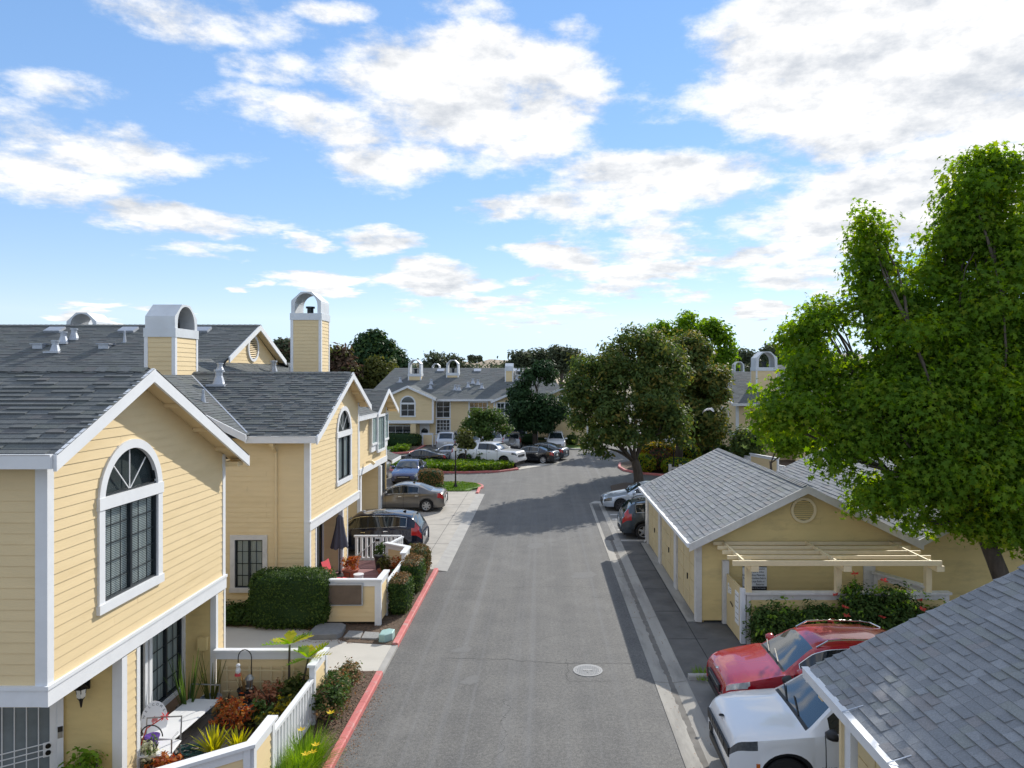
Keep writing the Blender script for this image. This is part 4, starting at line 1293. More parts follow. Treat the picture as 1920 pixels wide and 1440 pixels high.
# upper roof with its small vented gable
def zu(y): return 9.5 - 0.47 * abs(33.0 - y)
ru = roof_plane(h2, [(-30, 26, zu(26)), (-12.95, 26, zu(26)), (-12.95, 33, 9.5), (-30, 33, 9.5)])
shingles(ru, (-30, 26, zu(26)), (1, 0, 0), (0, 1, .47), [(0.5, 2.0), (17.05, 2.0), (17.05, 7.73), (0.5, 7.73)], e=0.17, nsep=0, seed=12, widths=(0.3, 0.4, 0.5))
rb = roof_plane(h2, [(-30, 38, zu(38)), (-12.95, 38, zu(38)), (-12.95, 33, 9.5), (-30, 33, 9.5)])
ridge_caps(ru, (-30, 33, 9.5), (-12.95, 33, 9.5), slope=.47, w=0.16, step=0.24)
siding(h2, (-13.3, 0, 0), (0, 1, 0), E, [(29.7, 7.72), (36.3, 7.72), (33, 9.36)], wall_name='upper_gable', separate=False)
rake(h2, (-12.95, 29.7, zu(29.7) + .01), (-12.95, 33, 9.51), -0.05, 0.24); rake(h2, (-12.95, 33, 9.51), (-12.95, 36.3, zu(36.3) + .01), -0.05, 0.24)
so = MB(); so.prism([(-13.3, 29.7, zu(29.7) - .1), (-13.3, 33, 9.4), (-13.3, 33, 9.38), (-13.3, 29.7, zu(29.7) - .12)], (.34, 0, 0)); so.prism([(-13.3, 33, 9.4), (-13.3, 36.3, zu(36.3) - .1), (-13.3, 36.3, zu(36.3) - .12), (-13.3, 33, 9.38)], (.34, 0, 0)); so.build('verge_soffit', 'siding', h2)
louvre(h2, (-13.27, 33.0, 8.45), (0, 1, 0), E, 0.62, ring='trim')
# vents and skylights on the upper slopes
for (x, y, r_, h_) in ((-20.5, 30.3, .12, .45), (-20.75, 31.2, .12, .45), (-20.55, 31.6, .11, .42)):
    pipe_vent(h2, x, y, zu(y), r_, h_)
box_vent(h2, -21.4, 30.7, zu(30.7), .42); box_vent(h2, -18.6, 30.7, zu(30.7), .42)
pipe_vent(h2, -18.1, 31.2, zu(31.2), .04, .55, False)
for x in (-21.9, -18.6, -15.3):
    b = MB(); y = 32.35
    b.prism([(x - .36, y - .22, zu(y - .22) + .01), (x + .36, y - .22, zu(y - .22) + .01), (x + .36, y + .22, zu(y + .22) + .01), (x - .36, y + .22, zu(y + .22) + .01)], (0, -.05, .1))
    b.build('skylight', 'flashing', h2)
pipe_vent(h2, -11.05, 24.6, z2(24.6), .12, .48); pipe_vent(h2, -11.6, 25.9, 7.35, .09, .3); pipe_vent(h2, -10.6, 22.5, zm(-10.6), .045, .42, False)
for (x, y) in ((-12.4, 33.2), (-11.9, 34.2), (-11.7, 34.6), (-11.2, 36.4)): pipe_vent(h2, x, y, zm(x), .12, .6)
chimney(h2, -11.1, -9.78, 31.8, 33.0, 5.8, 9.95, 10.9, 'y')
chimney(h2, -23.8, -22.3, 36.0, 37.4, 7.5, 9.2, 10.35, 'y')
# ground floor piers, recess and glass door behind the deck
siding(h2, (WX, 0, 0), (0, 1, 0), E, [(21.95, 0.3), (22.35, 0.3), (22.35, 2.47), (21.95, 2.47)], wall_name='pier', splits=False)
siding(h2, (WX, 0, 0), (0, 1, 0), E, [(25.5, 0.3), (26.0, 0.3), (26.0, 2.47), (25.5, 2.47)], wall_name='pier', splits=False)
siding(h2, (0, 25.4, 0), (1, 0, 0), S_, [(-7.75, 0.3), (WX - .1, 0.3), (WX - .1, 2.47), (-7.75, 2.47)], wall_name='recess_wall', splits=False)
t = MB(); t.box((WX - .1, 22.35, .3), (WX + .024, 22.45, 2.46)); t.box((WX - .13, 25.37, .3), (WX + .025, 25.5, 2.46)); t.box((WX - .06, 25.97, .3), (WX + .024, 26.06, 2.46))
t.each('corner_board', 'trim', h2)
boxpart('recess_back', 'wall_core', h2, (-8.6, 22.0, 0), (-8.0, 27.5, 2.47))
boxpart('ground_floor_core', 'wall_core', h2, (-14, 22.0, 0), (-8.6, 27.5, 2.6))
boxpart('upper_core', 'wall_core', h2, (-14, 22.1, 2.6), (-7.4, 27.4, 5.3))
window(h2, (GX, 0, 0), (0, 1, 0), E, 22.4, 25.38, 0.32, 2.47, trim=0.08, panes=2, grid=(1, 1), blind=False, curtain=True, sill=False)
siding(h2, (GX, 0, 0), (0, 1, 0), E, [(26.0, .1), (27.6, .1), (27.6, 2.47), (26.0, 2.47)], m='siding_old', wall_name='porch_wall', splits=False)

# ------------------------------------------------------------------ third unit, set back
h3 = thing('town_house', 'third yellow town house with three-part window, set back beside the driveway cars', 'house', (-9.0, 38.3, 0), TH)
def z3(y): return 6.5 - 0.47 * abs(y - 39.45)
X3 = -9.0
siding(h3, (X3, 0, 0), (0, 1, 0), E, [(35.3, 2.85), (41.2, 2.85), (41.2, 5.55), (39.45, 6.38), (37.3, 5.36), (35.3, 5.3)], separate=False, h=.155)
siding(h3, (0, 35.3, 0), (1, 0, 0), S_, [(-14, 2.85), (X3, 2.85), (X3, 5.3), (-14, 5.3)], separate=False)
siding(h3, (0, 41.2, 0), (1, 0, 0), NY, [(-14, 0.1), (X3, 0.1), (X3, 5.3), (-14, 5.3)], separate=False)
window(h3, (X3 + .12, 0, 0), (0, 1, 0), E, 37.25, 38.35, 3.75, 5.2, trim=.1, panes=1, grid=(1, 1), small=True)
window(h3, (X3 + .16, 0, 0), (0, 1, 0), E, 38.3, 40.0, 3.3, 5.2, trim=.12, panes=2, grid=(2, 1), small=True)
window(h3, (X3 + .12, 0, 0), (0, 1, 0), E, 39.95, 41.0, 3.75, 5.2, trim=.1, panes=1, grid=(1, 1), small=True)
boxpart('bay_core', 'trim', h3, (X3 - .1, 37.3, 3.42), (X3 + .12, 40.95, 5.1))
t = MB(); t.box((X3 - .1, 35.27, 2.55), (X3 + .05, 41.22, 2.85)); t.box((X3 - .05, 35.28, 2.85), (X3 + .028, 35.42, 5.25)); t.box((X3 - .05, 41.05, 2.85), (X3 + .028, 41.22, 5.5)); t.build('trim_board', 'trim', h3)
rf = roof_plane(h3, [(-13, 37.0, z3(37.0)), (-8.5, 37.0, z3(37.0)), (-8.5, 39.45, 6.5), (-13, 39.45, 6.5)])
shingles(rf, (-13, 36.98, z3(36.98)), (1, 0, 0), (0, 1, .47), [(0, 0), (4.5, 0), (4.5, 2.72), (0, 2.72)], e=.16, nsep=0, seed=21, widths=(.25, .35))
roof_plane(h3, [(-13, 41.9, z3(41.9)), (-8.5, 41.9, z3(41.9)), (-8.5, 39.45, 6.5), (-13, 39.45, 6.5)])
rake(h3, (-8.5, 36.95, z3(36.95) + .01), (-8.5, 39.45, 6.51), -.05, .22); rake(h3, (-8.5, 39.45, 6.51), (-8.5, 41.95, z3(41.95) + .01), -.05, .22)
so = MB(); so.prism([(X3, 39.45, 6.4), (X3, 41.9, z3(41.9) - .1), (X3, 41.9, z3(41.9) - .13), (X3, 39.45, 6.37)], (.48, 0, 0)); so.prism([(X3, 37.0, z3(37.0) - .1), (X3, 39.45, 6.4), (X3, 39.45, 6.37), (X3, 37.0, z3(37.0) - .13)], (.48, 0, 0)); so.build('verge_soffit', 'siding', h3)
for y in (40.1, 40.8, 41.4):
    b = MB(); b.box((X3 + .01, y, z3(y) - .24), (-8.56, y + .07, z3(y) - .135)); b.build('lookout', 'siding', h3)
lo = roof_plane(h3, [(-8.6, 33.6, 5.4), (-8.6, 37.2, 5.4), (-10.5, 37.2, 6.3), (-10.5, 33.6, 6.3)])
shingles(lo, (-8.58, 33.6, 5.39), (0, 1, 0), (-1, 0, .47), [(0, 0), (3.5, 0), (3.5, 2.1), (0, 2.1)], e=.16, nsep=0, seed=22, widths=(.25, .35))
eave_gutter(h3, (-8.6, 33.5), (-8.6, 37.3), (1, 0), 5.39, .2)
boxpart('ceiling', 'siding_old', h3, (-14, 35.3, 2.5), (X3 - .1, 41.2, 2.56))
siding(h3, (0, 35.6, 0), (1, 0, 0), S_, [(-11, 0.05), (-9.1, 0.05), (-9.1, 2.52), (-11, 2.52)], wall_name='garage_pier', splits=False)
siding(h3, (0, 39.4, 0), (1, 0, 0), S_, [(-11.4, 0.05), (-8.98, 0.05), (-8.98, 2.52), (-11.4, 2.52)], wall_name='garage_pier', splits=False)
t = MB(); t.box((-9.14, 35.55, .05), (-8.98, 35.8, 2.5)); t.box((-9.02, 39.35, .05), (-8.88, 39.65, 2.5)); t.each('corner_board', 'trim', h3)
boxpart('garage_back', 'unlit_interior', h3, (-14, 40.8, 0), (-9.05, 41.1, 2.5))  # panel coloured dark for the unlit depth of the garage
b = MB(); b.beam((-8.9, 36.3, 3.05), (-8.66, 36.3, 3.12), .1, .1); b.beam((-8.66, 36.3, 3.12), (-8.5, 36.3, 2.98), .13, .13); b.build('flood_light', 'cream_wood', h3)
# porch roof beyond
pr = roof_plane(h3, [(-11.0, 45.0, 2.7), (-9.5, 45.0, 2.1), (-9.5, 47.6, 2.1), (-11.0, 47.6, 2.7)])
shingles(pr, (-9.5, 45.0, 2.1), (0, 1, 0), (-1, 0, .4), [(0, 0), (2.6, 0), (2.6, 1.5), (0, 1.5)], e=.16, nsep=0, seed=23, widths=(.25, .35))
rake(h3, (-9.5, 45.0, 2.13), (-9.5, 47.6, 2.13), -.05, .2)

boxpart('side_wall', 'siding', h3, (-13.5, 41.3, 0.05), (-10.9, 47.6, 4.6))
h3.location = (-8.5, 36.3, 0)

# ------------------------------------------------------------------ garages on the right
GR = 'low garage blocks on the right'
def gz(x): return 4.05 - 0.49 * abs(x - 7.56)
g1 = thing('garage', 'yellow garage block behind the red car, pale grey roof and round gable vent', 'garage', (7.56, 25.8, 0), GR)
def poly_x(x0, x1, zf): return [(x0, 0.1), (x1, 0.1), (x1, zf(x1) - .1), (7.56, zf(7.56) - .1), (x0, zf(x0) - .1)]
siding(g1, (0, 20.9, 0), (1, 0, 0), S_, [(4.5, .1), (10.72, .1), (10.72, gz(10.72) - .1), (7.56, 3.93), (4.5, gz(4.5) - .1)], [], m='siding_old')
siding(g1, (0, 20.9, 0), (1, 0, 0), S_, [(10.72, .1), (15.2, .1), (15.2, 4.3), (14.2, 4.3), (10.72, 2.45)], m='siding_old', separate=False, wall_name='east_gable')
boxpart('far_wall', 'siding', g1, (4.55, 30.6, 0), (10.6, 30.7, 2.4))
GZ0 = 4.22
rf = roof_plane(g1, [(GZ0, 20.55, gz(GZ0)), (GZ0, 31.0, gz(GZ0)), (7.56, 31.0, 4.05), (7.56, 20.55, 4.05)], m='underlay')
Lg = math.hypot(7.56 - GZ0, 4.05 - gz(GZ0))
shingles(rf, (GZ0 - .02, 31.0, gz(GZ0 - .02)), (0, -1, 0), (1, 0, .49), [(0, 0), (10.47, 0), (10.47, Lg), (0, Lg)], e=.165, family='pale_shingle', nsep=300, seed=31, widths=(.22, .3, .36))
roof_plane(g1, [(10.9, 20.55, gz(10.9)), (10.9, 31.0, gz(10.9)), (7.56, 31.0, 4.05), (7.56, 20.55, 4.05)])
def gz2(x): return 4.3 - 0.5 * abs(x - 14.3)
re_ = roof_plane(g1, [(10.6, 20.55, gz2(10.6)), (10.6, 34, gz2(10.6)), (14.3, 34, 4.3), (14.3, 20.55, 4.3)])
shingles(re_, (10.6, 34.0, gz2(10.6)), (0, -1, 0), (1, 0, .5), [(0, 0), (13.47, 0), (13.47, 4.1), (0, 4.1)], e=.165, family='pale_shingle', nsep=0, seed=32, widths=(.3, .4))
roof_plane(g1, [(18, 20.55, gz2(18)), (18, 34, gz2(18)), (14.3, 34, 4.3), (14.3, 20.55, 4.3)])
ridge_caps(rf, (7.56, 20.53, 4.05), (7.56, 31.0, 4.05), 'pale_shingle', slope=.49, w=.14, step=.19)
rake(g1, (GZ0 - .04, 20.52, gz(GZ0 - .04) + .01), (7.56, 20.52, 4.06), -.05, .22, 'trim_old'); rake(g1, (7.56, 20.52, 4.06), (10.85, 20.52, gz(10.85) + .01), -.05, .22, 'trim_old')
rake(g1, (10.7, 20.517, gz2(10.7) + .01), (14.3, 20.517, 4.31), -.05, .22, 'trim_old'); rake(g1, (14.3, 20.517, 4.31), (17, 20.517, gz2(17) + .01), -.05, .22, 'trim_old')
rake(g1, (GZ0 - .04, 31.02, gz(GZ0 - .04) + .01), (7.56, 31.02, 4.06), .05, .22, 'trim_old')
eave_gutter(g1, (GZ0, 31.0), (GZ0, 20.5), (-1, 0), gz(GZ0) + .01, .13, m='trim')
so = MB(); so.prism([(4.25, 20.56, gz(4.25) - .12), (4.5, 20.56, gz(4.5) - .12), (4.5, 20.56, gz(4.5) - .15), (4.25, 20.56, gz(4.25) - .15)], (0, 10.4, 0)); so.build('eave_soffit', 'siding_old', g1)
louvre(g1, (7.56, 20.87, 3.30), (1, 0, 0), S_, 0.37, m='siding_old', ring='cream_wood', nsl=9)
# street side: doors between posts
FX = 4.5
boxpart('front_wall', 'wall_core', g1, (FX + .06, 20.95, 0), (FX + .2, 30.7, 2.4))
boxpart('front_header', 'siding_old', g1, (FX + .02, 20.95, 2.02), (FX + .1, 30.7, 2.3))
ys = [20.9, 24.2, 27.45, 30.7]
for i in range(3):
    a, b_ = ys[i] + .22, ys[i + 1] - .2
    d = boxpart('garage_door', 'gate_paint', g1, (FX + .03, a, 0.06), (FX + .058, b_, 2.02))
    nsec = 4
    for r_ in range(nsec):
        for c_ in range(3):
            y0 = a + (b_ - a) * c_ / 3 + .03; y1 = a + (b_ - a) * (c_ + 1) / 3 - .03
            q = MB(); q.box((FX + .012, y0, .1 + .48 * r_), (FX + .034, y1, .1 + .48 * r_ + .44)); q.build('door_panel', 'gate_paint', d)
    hd = MB(); hd.box((FX - .02, a + 1.2, .9), (FX + .012, a + 1.24, 1.08)); hd.build('handle', 'black_metal', d)
for y in ys:
    t = MB(); y0 = max(20.87, y - .2); y1 = min(30.72, y + .22)
    t.box((FX - .05, y0, .05), (FX + .06, y1, 2.28)); t.build('door_post', 'trim_old', g1)
b = MB(); b.box((FX - .03, 20.86, .05), (FX + .12, 20.99, 2.3)); b.each('corner_board', 'trim_old', g1)
b = MB(); b.tube([(4.2, 30.85, 2.3), (4.35, 30.85, 2.1), (4.44, 30.82, 2.0), (4.44, 30.82, .15), (4.35, 30.8, .08)], .035, 8); b.build('downpipe', 'trim_old', g1)

# near garage (roof in the lower right corner)
def gn(x): return 4.18 - 0.47 * abs(x - 7.7)
g2 = thing('garage', 'yellow garage in the lower right corner with big slate-blue shingle roof beside the white car', 'garage', (7.7, 6, 0), GR)
GN0 = 4.25
rf = roof_plane(g2, [(GN0, -3, gn(GN0)), (GN0, 11.42, gn(GN0)), (7.7, 11.42, 4.18), (7.7, -3, 4.18)])
Ln = math.hypot(7.7 - GN0, 4.18 - gn(GN0))
shingles(rf, (GN0 - .03, 11.44, gn(GN0 - .03)), (0, -1, 0), (1, 0, .47), [(0, 0), (8.2, 0), (8.2, Ln), (0, Ln)], e=.148, family='pale_shingle', nsep=300, seed=41, widths=(.15, .19, .24, .30), th=(.012, .032))
roof_plane(g2, [(11.2, -3, gn(11.2)), (11.2, 11.42, gn(11.2)), (7.7, 11.42, 4.18), (7.7, -3, 4.18)])
ridge_caps(rf, (7.7, 11.45, 4.18), (7.7, 3, 4.18), 'pale_shingle', slope=.47, w=.15, step=.19)
rake(g2, (GN0 - .05, 11.45, gn(GN0 - .05) - .02), (7.7, 11.45, 4.16), .04, .2, 'trim')
eg = eave_gutter(g2, (GN0 - .02, 11.46), (GN0 - .02, -3), (-1, 0), gn(GN0) + .01, .17, m='trim')
gi = MB(); gi.box((GN0 - .105, -3, gn(GN0) - .02), (GN0 - .03, 11.44, gn(GN0) + .004)); gi.build('gutter_trough', 'flat_black', g2)
for y in (9.9, 8.6, 7.3):
    b = MB(); b.beam((GN0 - .13, y, gn(GN0) + .016), (GN0 + .16, y, gn(GN0 + .16) + .03), .02, .006); b.build('gutter_strap', 'flashing', g2)
WXN = 4.62
siding(g2, (0, 11.0, 0), (1, 0, 0), NY, [(WXN, .1), (10.8, .1), (10.8, gn(10.8) - .1), (7.7, 4.05), (WXN, gn(WXN) - .1)], separate=False)
boxpart('front_wall', 'wall_core', g2, (WXN + .06, -2.5, 0), (WXN + .2, 10.98, 2.6))
ysn = [11.0, 8.0, 5.0, 2.0]
for i in range(3):
    a, b_ = ysn[i + 1] + .22, ysn[i] - .4
    d = boxpart('garage_door', 'gate_paint', g2, (WXN + .03, a, .05), (WXN + .058, b_, 2.2))
    for r_ in range(4):
        for c_ in range(4):
            y0 = a + (b_ - a) * c_ / 4 + .03; y1 = a + (b_ - a) * (c_ + 1) / 4 - .03
            q = MB(); q.box((WXN + .012, y0, .1 + .52 * r_), (WXN + .034, y1, .1 + .52 * r_ + .48)); q.build('door_panel', 'gate_paint', d)
for y in ysn:
    t = MB(); t.box((WXN - .06, y - .34, .05), (WXN + .06, y - .18, 2.5)); t.box((WXN - .03, y - .18, .05), (WXN + .06, y - .06, 2.5)); t.build('door_post', 'trim', g2)
    t = MB(); t.box((WXN - .08, y - .06, .05), (WXN + .08, y + .02, 2.5)); t.each('corner_board', 'siding', g2)
so = MB(); so.prism([(GN0, -2.5, gn(GN0) - .12), (WXN + .1, -2.5, gn(WXN + .1) - .12), (WXN + .1, -2.5, gn(WXN + .1) - .15), (GN0, -2.5, gn(GN0) - .15)], (0, 13.9, 0)); so.build('eave_soffit', 'siding', g2)
b = MB(); b.box((GN0 + .04, 11.04, gn(GN0) - .36), (WXN - .01, 11.2, gn(GN0) - .16)); b.build('eave_return', 'siding', g2)

# ------------------------------------------------------------------ far house across the court
h4 = thing('town_house', 'long yellow town house facing us across the parking court, three gables and arched windows', 'house', (-7, 75, 0), 'town houses beyond the court')
FY = 75.0
def zf(y): return 4.75 + 0.385 * (y - 74.4)
rf = roof_plane(h4, [(-18.5, 74.4, 4.75), (2.6, 74.4, 4.75), (0.6, 83, zf(83)), (-17, 83, zf(83))], m='shingle_0')
shingles(rf, (-18.5, 74.38, 4.74), (1, 0, 0), (0, 1, .385), [(0, 0), (21.1, 0), (19.1, 9.25), (1.5, 9.25)], e=.3, nsep=0, seed=51, widths=(.4, .6, .8))
roof_plane(h4, [(2.6, 74.4, 4.75), (2.6, 91, 4.75), (0.6, 83, zf(83) - .01)], m='shingle_1')
roof_plane(h4, [(-18.5, 91, 4.75), (2.6, 91, 4.75), (0.6, 83, zf(83)), (-17, 83, zf(83))], m='shingle_1')
roof_plane(h4, [(-18.5, 74.4, 4.75), (-18.5, 91, 4.75), (-17, 83, zf(83) - .01)], m='shingle_1')
siding(h4, (0, FY, 0), (1, 0, 0), S_, [(-18, .1), (2.2, .1), (2.2, 4.65), (-18, 4.65)], separate=False, h=.2)
siding(h4, (2.2, 0, 0), (0, 1, 0), E, [(75, .1), (90, .1), (90, 4.65), (75, 4.65)], separate=False, h=.2)
eave_gutter(h4, (-18.5, 74.4), (2.6, 74.4), (0, -1), 4.76, .22)
def gable_wing(x0, x1, xp, y, ze, zp, zb, arch=None, ov=.35, d=5.0):
    """cross gable facing the viewer"""
    k = (zp - ze) / max(xp - x0, x1 - xp)
    zl = lambda x: zp - k * abs(x - xp)
    siding(h4, (0, y, 0), (1, 0, 0), S_, [(x0, zb), (x1, zb), (x1, zl(x1) - .1), (xp, zp - .12), (x0, zl(x0) - .1)], separate=False, h=.2, wall_name='gable_wall')
    for xa in (x0, x1): boxpart('side_wall', 'siding', h4, (xa - .05, y + .05, zb), (xa + .05, y + d, zl(xa) - .15))
    for xe in (x0 - ov, x1 + ov):
        roof_plane(h4, [(xe, y - ov, zl(xe)), (xp, y - ov, zp), (xp, y + d, zp), (xe, y + d, zl(xe))], m='shingle_0')
        rake(h4, (xe, y - ov - .02, zl(xe) + .015), (xp, y - ov - .02, zp + .015), -.05 if xe < xp else .05, .24)
    t = MB()
    for xa in (x0, x1): t.box((xa - .09, y - .03, zb), (xa + .09, y + .05, zl(xa) - .12))
    t.each('corner_board', 'trim', h4)
gable_wing(-16.3, -11.2, -13.75, 73.6, 5.0, 6.15, 2.35)
t = MB(); t.box((-16.4, 73.55, 2.3), (-11.15, 73.7, 2.62)); t.build('floor_band', 'trim', h4)
window(h4, (0, 73.6, 0), (1, 0, 0), S_, -14.55, -12.95, 2.95, 4.35, arch=True, grid=(2, 2), small=True, glass='far_glass', trim=.14, frame_m='white_metal')
window(h4, (0, 74.95, 0), (1, 0, 0), S_, -16.2, -13.6, .55, 2.05, grid=(3, 2), small=True, glass='far_glass', trim=.14, frame_m='white_metal')
t = MB(); t.box((-16.35, 73.62, .1), (-16.15, 73.8, 2.3)); t.box((-13.5, 73.62, .1), (-12.95, 73.8, 2.3)); t.build('pier', 'siding', h4)
dd = boxpart('door', 'trim', h4, (-12.75, 74.9, .12), (-11.75, 74.97, 2.2)); q = MB(); q.arc(V(-12.25, 74.88, 1.35), E, Z, 0.001, .36, 0, 2 * math.pi, 20, V(0, .01, 0)); q.build('pane', 'far_glass', dd)
window(h4, (0, FY, 0), (1, 0, 0), S_, -11.1, -9.55, 2.75, 4.6, grid=(2, 3), small=True, glass='far_glass', trim=.12, frame_m='white_metal', name='window')
window(h4, (0, FY, 0), (1, 0, 0), S_, -11.1, -9.55, 1.05, 2.68, grid=(4, 4), small=True, glass='far_glass', trim=.12, frame_m='white_metal')
window(h4, (0, FY, 0), (1, 0, 0), S_, -7.7, -5.65, 2.8, 4.5, grid=(4, 3), small=True, glass='far_glass', trim=.14, frame_m='white_metal')
window(h4, (0, FY, 0), (1, 0, 0), S_, -8.1, -5.85, .5, 2.0, grid=(4, 2), small=True, glass='far_glass', trim=.14, frame_m='white_metal')
gable_wing(-4.95, -0.95, -2.95, 74.2, 4.7, 5.55, .1)
for (a, b_, c) in ((-4.75, -3.85, 2.75), (-3.95, -1.95, 2.4), (-2.05, -1.15, 2.75)):
    window(h4, (0, 74.18 if c > 2.5 else 74.12, 0), (1, 0, 0), S_, a, b_, c, 4.45, grid=(2 if c > 2.5 else 4, 3), small=True, glass='far_glass', trim=.12, frame_m='white_metal')
window(h4, (0, 74.2, 0), (1, 0, 0), S_, -4.3, -1.6, .4, 2.0, grid=(3, 1), small=True, glass='far_glass', trim=.14, frame_m='white_metal')
gable_wing(-0.55, 4.6, 2.0, 73.6, 4.75, 6.0, .1)
window(h4, (0, 73.58, 0), (1, 0, 0), S_, 1.1, 2.9, 2.95, 4.3, arch=True, grid=(2, 2), small=True, glass='far_glass', trim=.14, frame_m='white_metal')
window(h4, (0, 73.6, 0), (1, 0, 0), S_, .1, 1.05, 2.95, 4.2, grid=(2, 2), small=True, glass='far_glass', trim=.12, frame_m='white_metal')
chimney(h4, -14.8, -13.4, 79.4, 80.8, 5.8, 7.4, 8.95, 'y'); chimney(h4, -10.7, -9.35, 80.2, 81.5, 6, 7.5, 8.95, 'y')
chimney(h4, -4.1, -3.2, 79.0, 80.6, 5.8, 8.0, 8.55, 'x'); chimney(h4, -3.1, -2.1, 80.0, 81.3, 5.8, 7.3, 7.75 + .2, 'y'); chimney(h4, -12.9, -12.0, 84.0, 85, 7, 7.7, 8.6, 'y')
for (x, y) in ((-12.0, 77.2), (-12.1, 78.4), (-15.6, 79), (-7.6, 78.6), (-8.0, 77.6), (-7.0, 78.3), (-6.5, 77.3), (-9.3, 76.9), (-8.9, 76.8), (-2.9, 79.6), (-3.3, 77.0)): pipe_vent(h4, x, y, zf(y), .13, .5)
for x in (-11.6, -7.4, -2.9):
    b = MB(); b.prism([(x - .4, 81.8, zf(81.8)), (x + .4, 81.8, zf(81.8)), (x + .4, 82.5, zf(82.5)), (x - .4, 82.5, zf(82.5))], (0, -.05, .12)); b.build('skylight', 'flashing', h4)
pipe_vent(h4, -2.95, 74.5, 5.6, .12, .4)
# low white front fence
fp = thing('patio_fence', 'low fence with small white gate in front of the long far house', 'fence', (-9, 73.4, 0))
fence_panel(fp, (-9.2, 73.3), (-6.2, 73.3), .15, 1.35, 1)
railing(fp, (-11.0, 73.3), (-9.3, 73.3), .15, 1.1, step=.2, bw=.09)
fence_panel(fp, (-12.2, 73.2), (-11.1, 73.2), .15, 1.3, 1)
h5 = thing('town_house', 'yellow garden wall and house end at the far bend of the road', 'house', (7, 95, 0), 'town houses beyond the court')
siding(h5, (0, 94, 0), (1, 0, 0), S_, [(1.2, .1), (6.6, .1), (6.6, 3.2), (1.2, 3.2)], separate=False, h=.2)
roof_plane(h5, [(0.8, 93.4, 3.2), (7.0, 93.4, 3.2), (6.0, 99, 5.2), (2.0, 99, 5.2)], m='shingle_1')
siding(h5, (6.6, 0, 0), (0, 1, 0), E, [(94, .1), (104, .1), (104, 3.2), (94, 3.2)], separate=False, h=.2)

# ------------------------------------------------------------------ house on the right behind the trees
h6 = thing('town_house', 'yellow house half hidden behind the right hand trees, one broad arched chimney', 'house', (17, 62, 0), 'town houses beyond the court')
siding(h6, (0, 60, 0), (1, 0, 0), S_, [(16.2, 2.4), (26, 2.4), (26, 4.85), (16.2, 4.85)], separate=False)
siding(h6, (16.2, 0, 0), (0, 1, 0), W_, [(60, 2.4), (74, 2.4), (74, 4.85), (60, 4.85)], separate=False)
siding(h6, (0, 60.5, 0), (1, 0, 0), S_, [(16.7, .1), (26, .1), (26, 2.35), (16.7, 2.35)], separate=False)
siding(h6, (16.7, 0, 0), (0, 1, 0), W_, [(60.5, .1), (74, .1), (74, 2.35), (60.5, 2.35)], separate=False)
t = MB(); t.box((16.13, 59.93, 2.2), (26, 60.05, 2.45)); t.box((16.14, 59.93, 2.2), (16.26, 74, 2.45)); t.box((16.16, 59.96, 2.45), (16.36, 60.02, 4.8)); t.box((16.165, 60.02, 2.45), (16.24, 60.2, 4.8)); t.build('trim_board', 'trim', h6)
window(h6, (16.2, 0, 0), (0, 1, 0), W_, 62.5, 65.2, 2.9, 4.4, grid=(3, 1), small=True, trim=.16)
window(h6, (16.7, 0, 0), (0, 1, 0), W_, 62.0, 64.0, .3, 2.0, grid=(2, 1), small=True, trim=.14)
window(h6, (16.7, 0, 0), (0, 1, 0), W_, 69.5, 71.5, .3, 2.0, grid=(2, 1), small=True, trim=.14)
rf = roof_plane(h6, [(15.7, 59.4, 4.9), (22, 59.4, 4.9), (22, 66, 7.55), (15.7, 66, 7.55)], m='shingle_0')
shingles(rf, (15.7, 59.4, 4.9), (1, 0, 0), (0, 1, .4), [(0, 0), (6.3, 0), (6.3, 7.1), (0, 7.1)], e=.2, nsep=0, seed=61, widths=(.3, .5))
roof_plane(h6, [(15.7, 75, 4.6), (22, 75, 4.6), (22, 66, 7.55), (15.7, 66, 7.55)], m='shingle_1')
eave_gutter(h6, (15.7, 59.4), (20.6, 59.4), (0, -1), 4.91, .22)
rake(h6, (15.7, 59.4, 4.92), (15.7, 66, 7.56), .05, .22)
b = MB(); b.tube([(17.5, 59.5, 4.7), (17.5, 59.95, 4.4), (17.5, 59.95, 2.45)], .05, 8); b.build('downpipe', 'siding', h6)
# lower front gable
siding(h6, (0, 58, 0), (1, 0, 0), S_, [(20.4, .1), (25.6, .1), (25.6, 4.85), (22.6, 6.1), (20.4, 5.0)], separate=False, wall_name='gable_wall')
for xe, s__ in ((19.9, 1), (26.1, -1)):
    zz = 6.25 - .5 * abs(xe - 22.6)
    roof_plane(h6, [(xe, 57.6, zz), (22.6, 57.6, 6.25), (22.6, 66, 6.25), (xe, 66, zz)], m='shingle_0')
    rake(h6, (xe, 57.58, zz + .01), (22.6, 57.58, 6.26), -.05 * s__, .24)
rr2 = roof_plane(h6, [(22, 60, 5.2), (30, 60, 5.2), (30, 68, 8.2), (22, 68, 8.2)], m='shingle_0')
rake(h6, (26.0, 59.9, 5.9), (29.2, 59.9, 7.4), -.05, .24)
chimney(h6, 18.3, 20.1, 61.6, 63.2, 5.4, 7.9, 9.25, 'y')
chimney(h6, 19.2, 20.2, 72, 73, 6.4, 7.6, 8.6, 'y')
pipe_vent(h6, 22.6, 64.5, 6.95, .05, .6, False)
# ------------------------------------------------------------------ plants
STAR = []
for i in range(10):
    a = math.pi * i / 5 + math.pi / 2
    r_ = 1.0 if i % 2 == 0 else 0.42
    STAR.append((r_ * math.cos(a), r_ * math.sin(a)))
OVAL = [(0, -1), (.42, -.3), (.36, .45), (0, 1), (-.36, .45), (-.42, -.3)]
DIAM = [(0, -1), (.45, 0), (0, 1), (-.45, 0)]
LONG = [(0, -1), (.16, 0), (0, 1), (-.16, 0)]


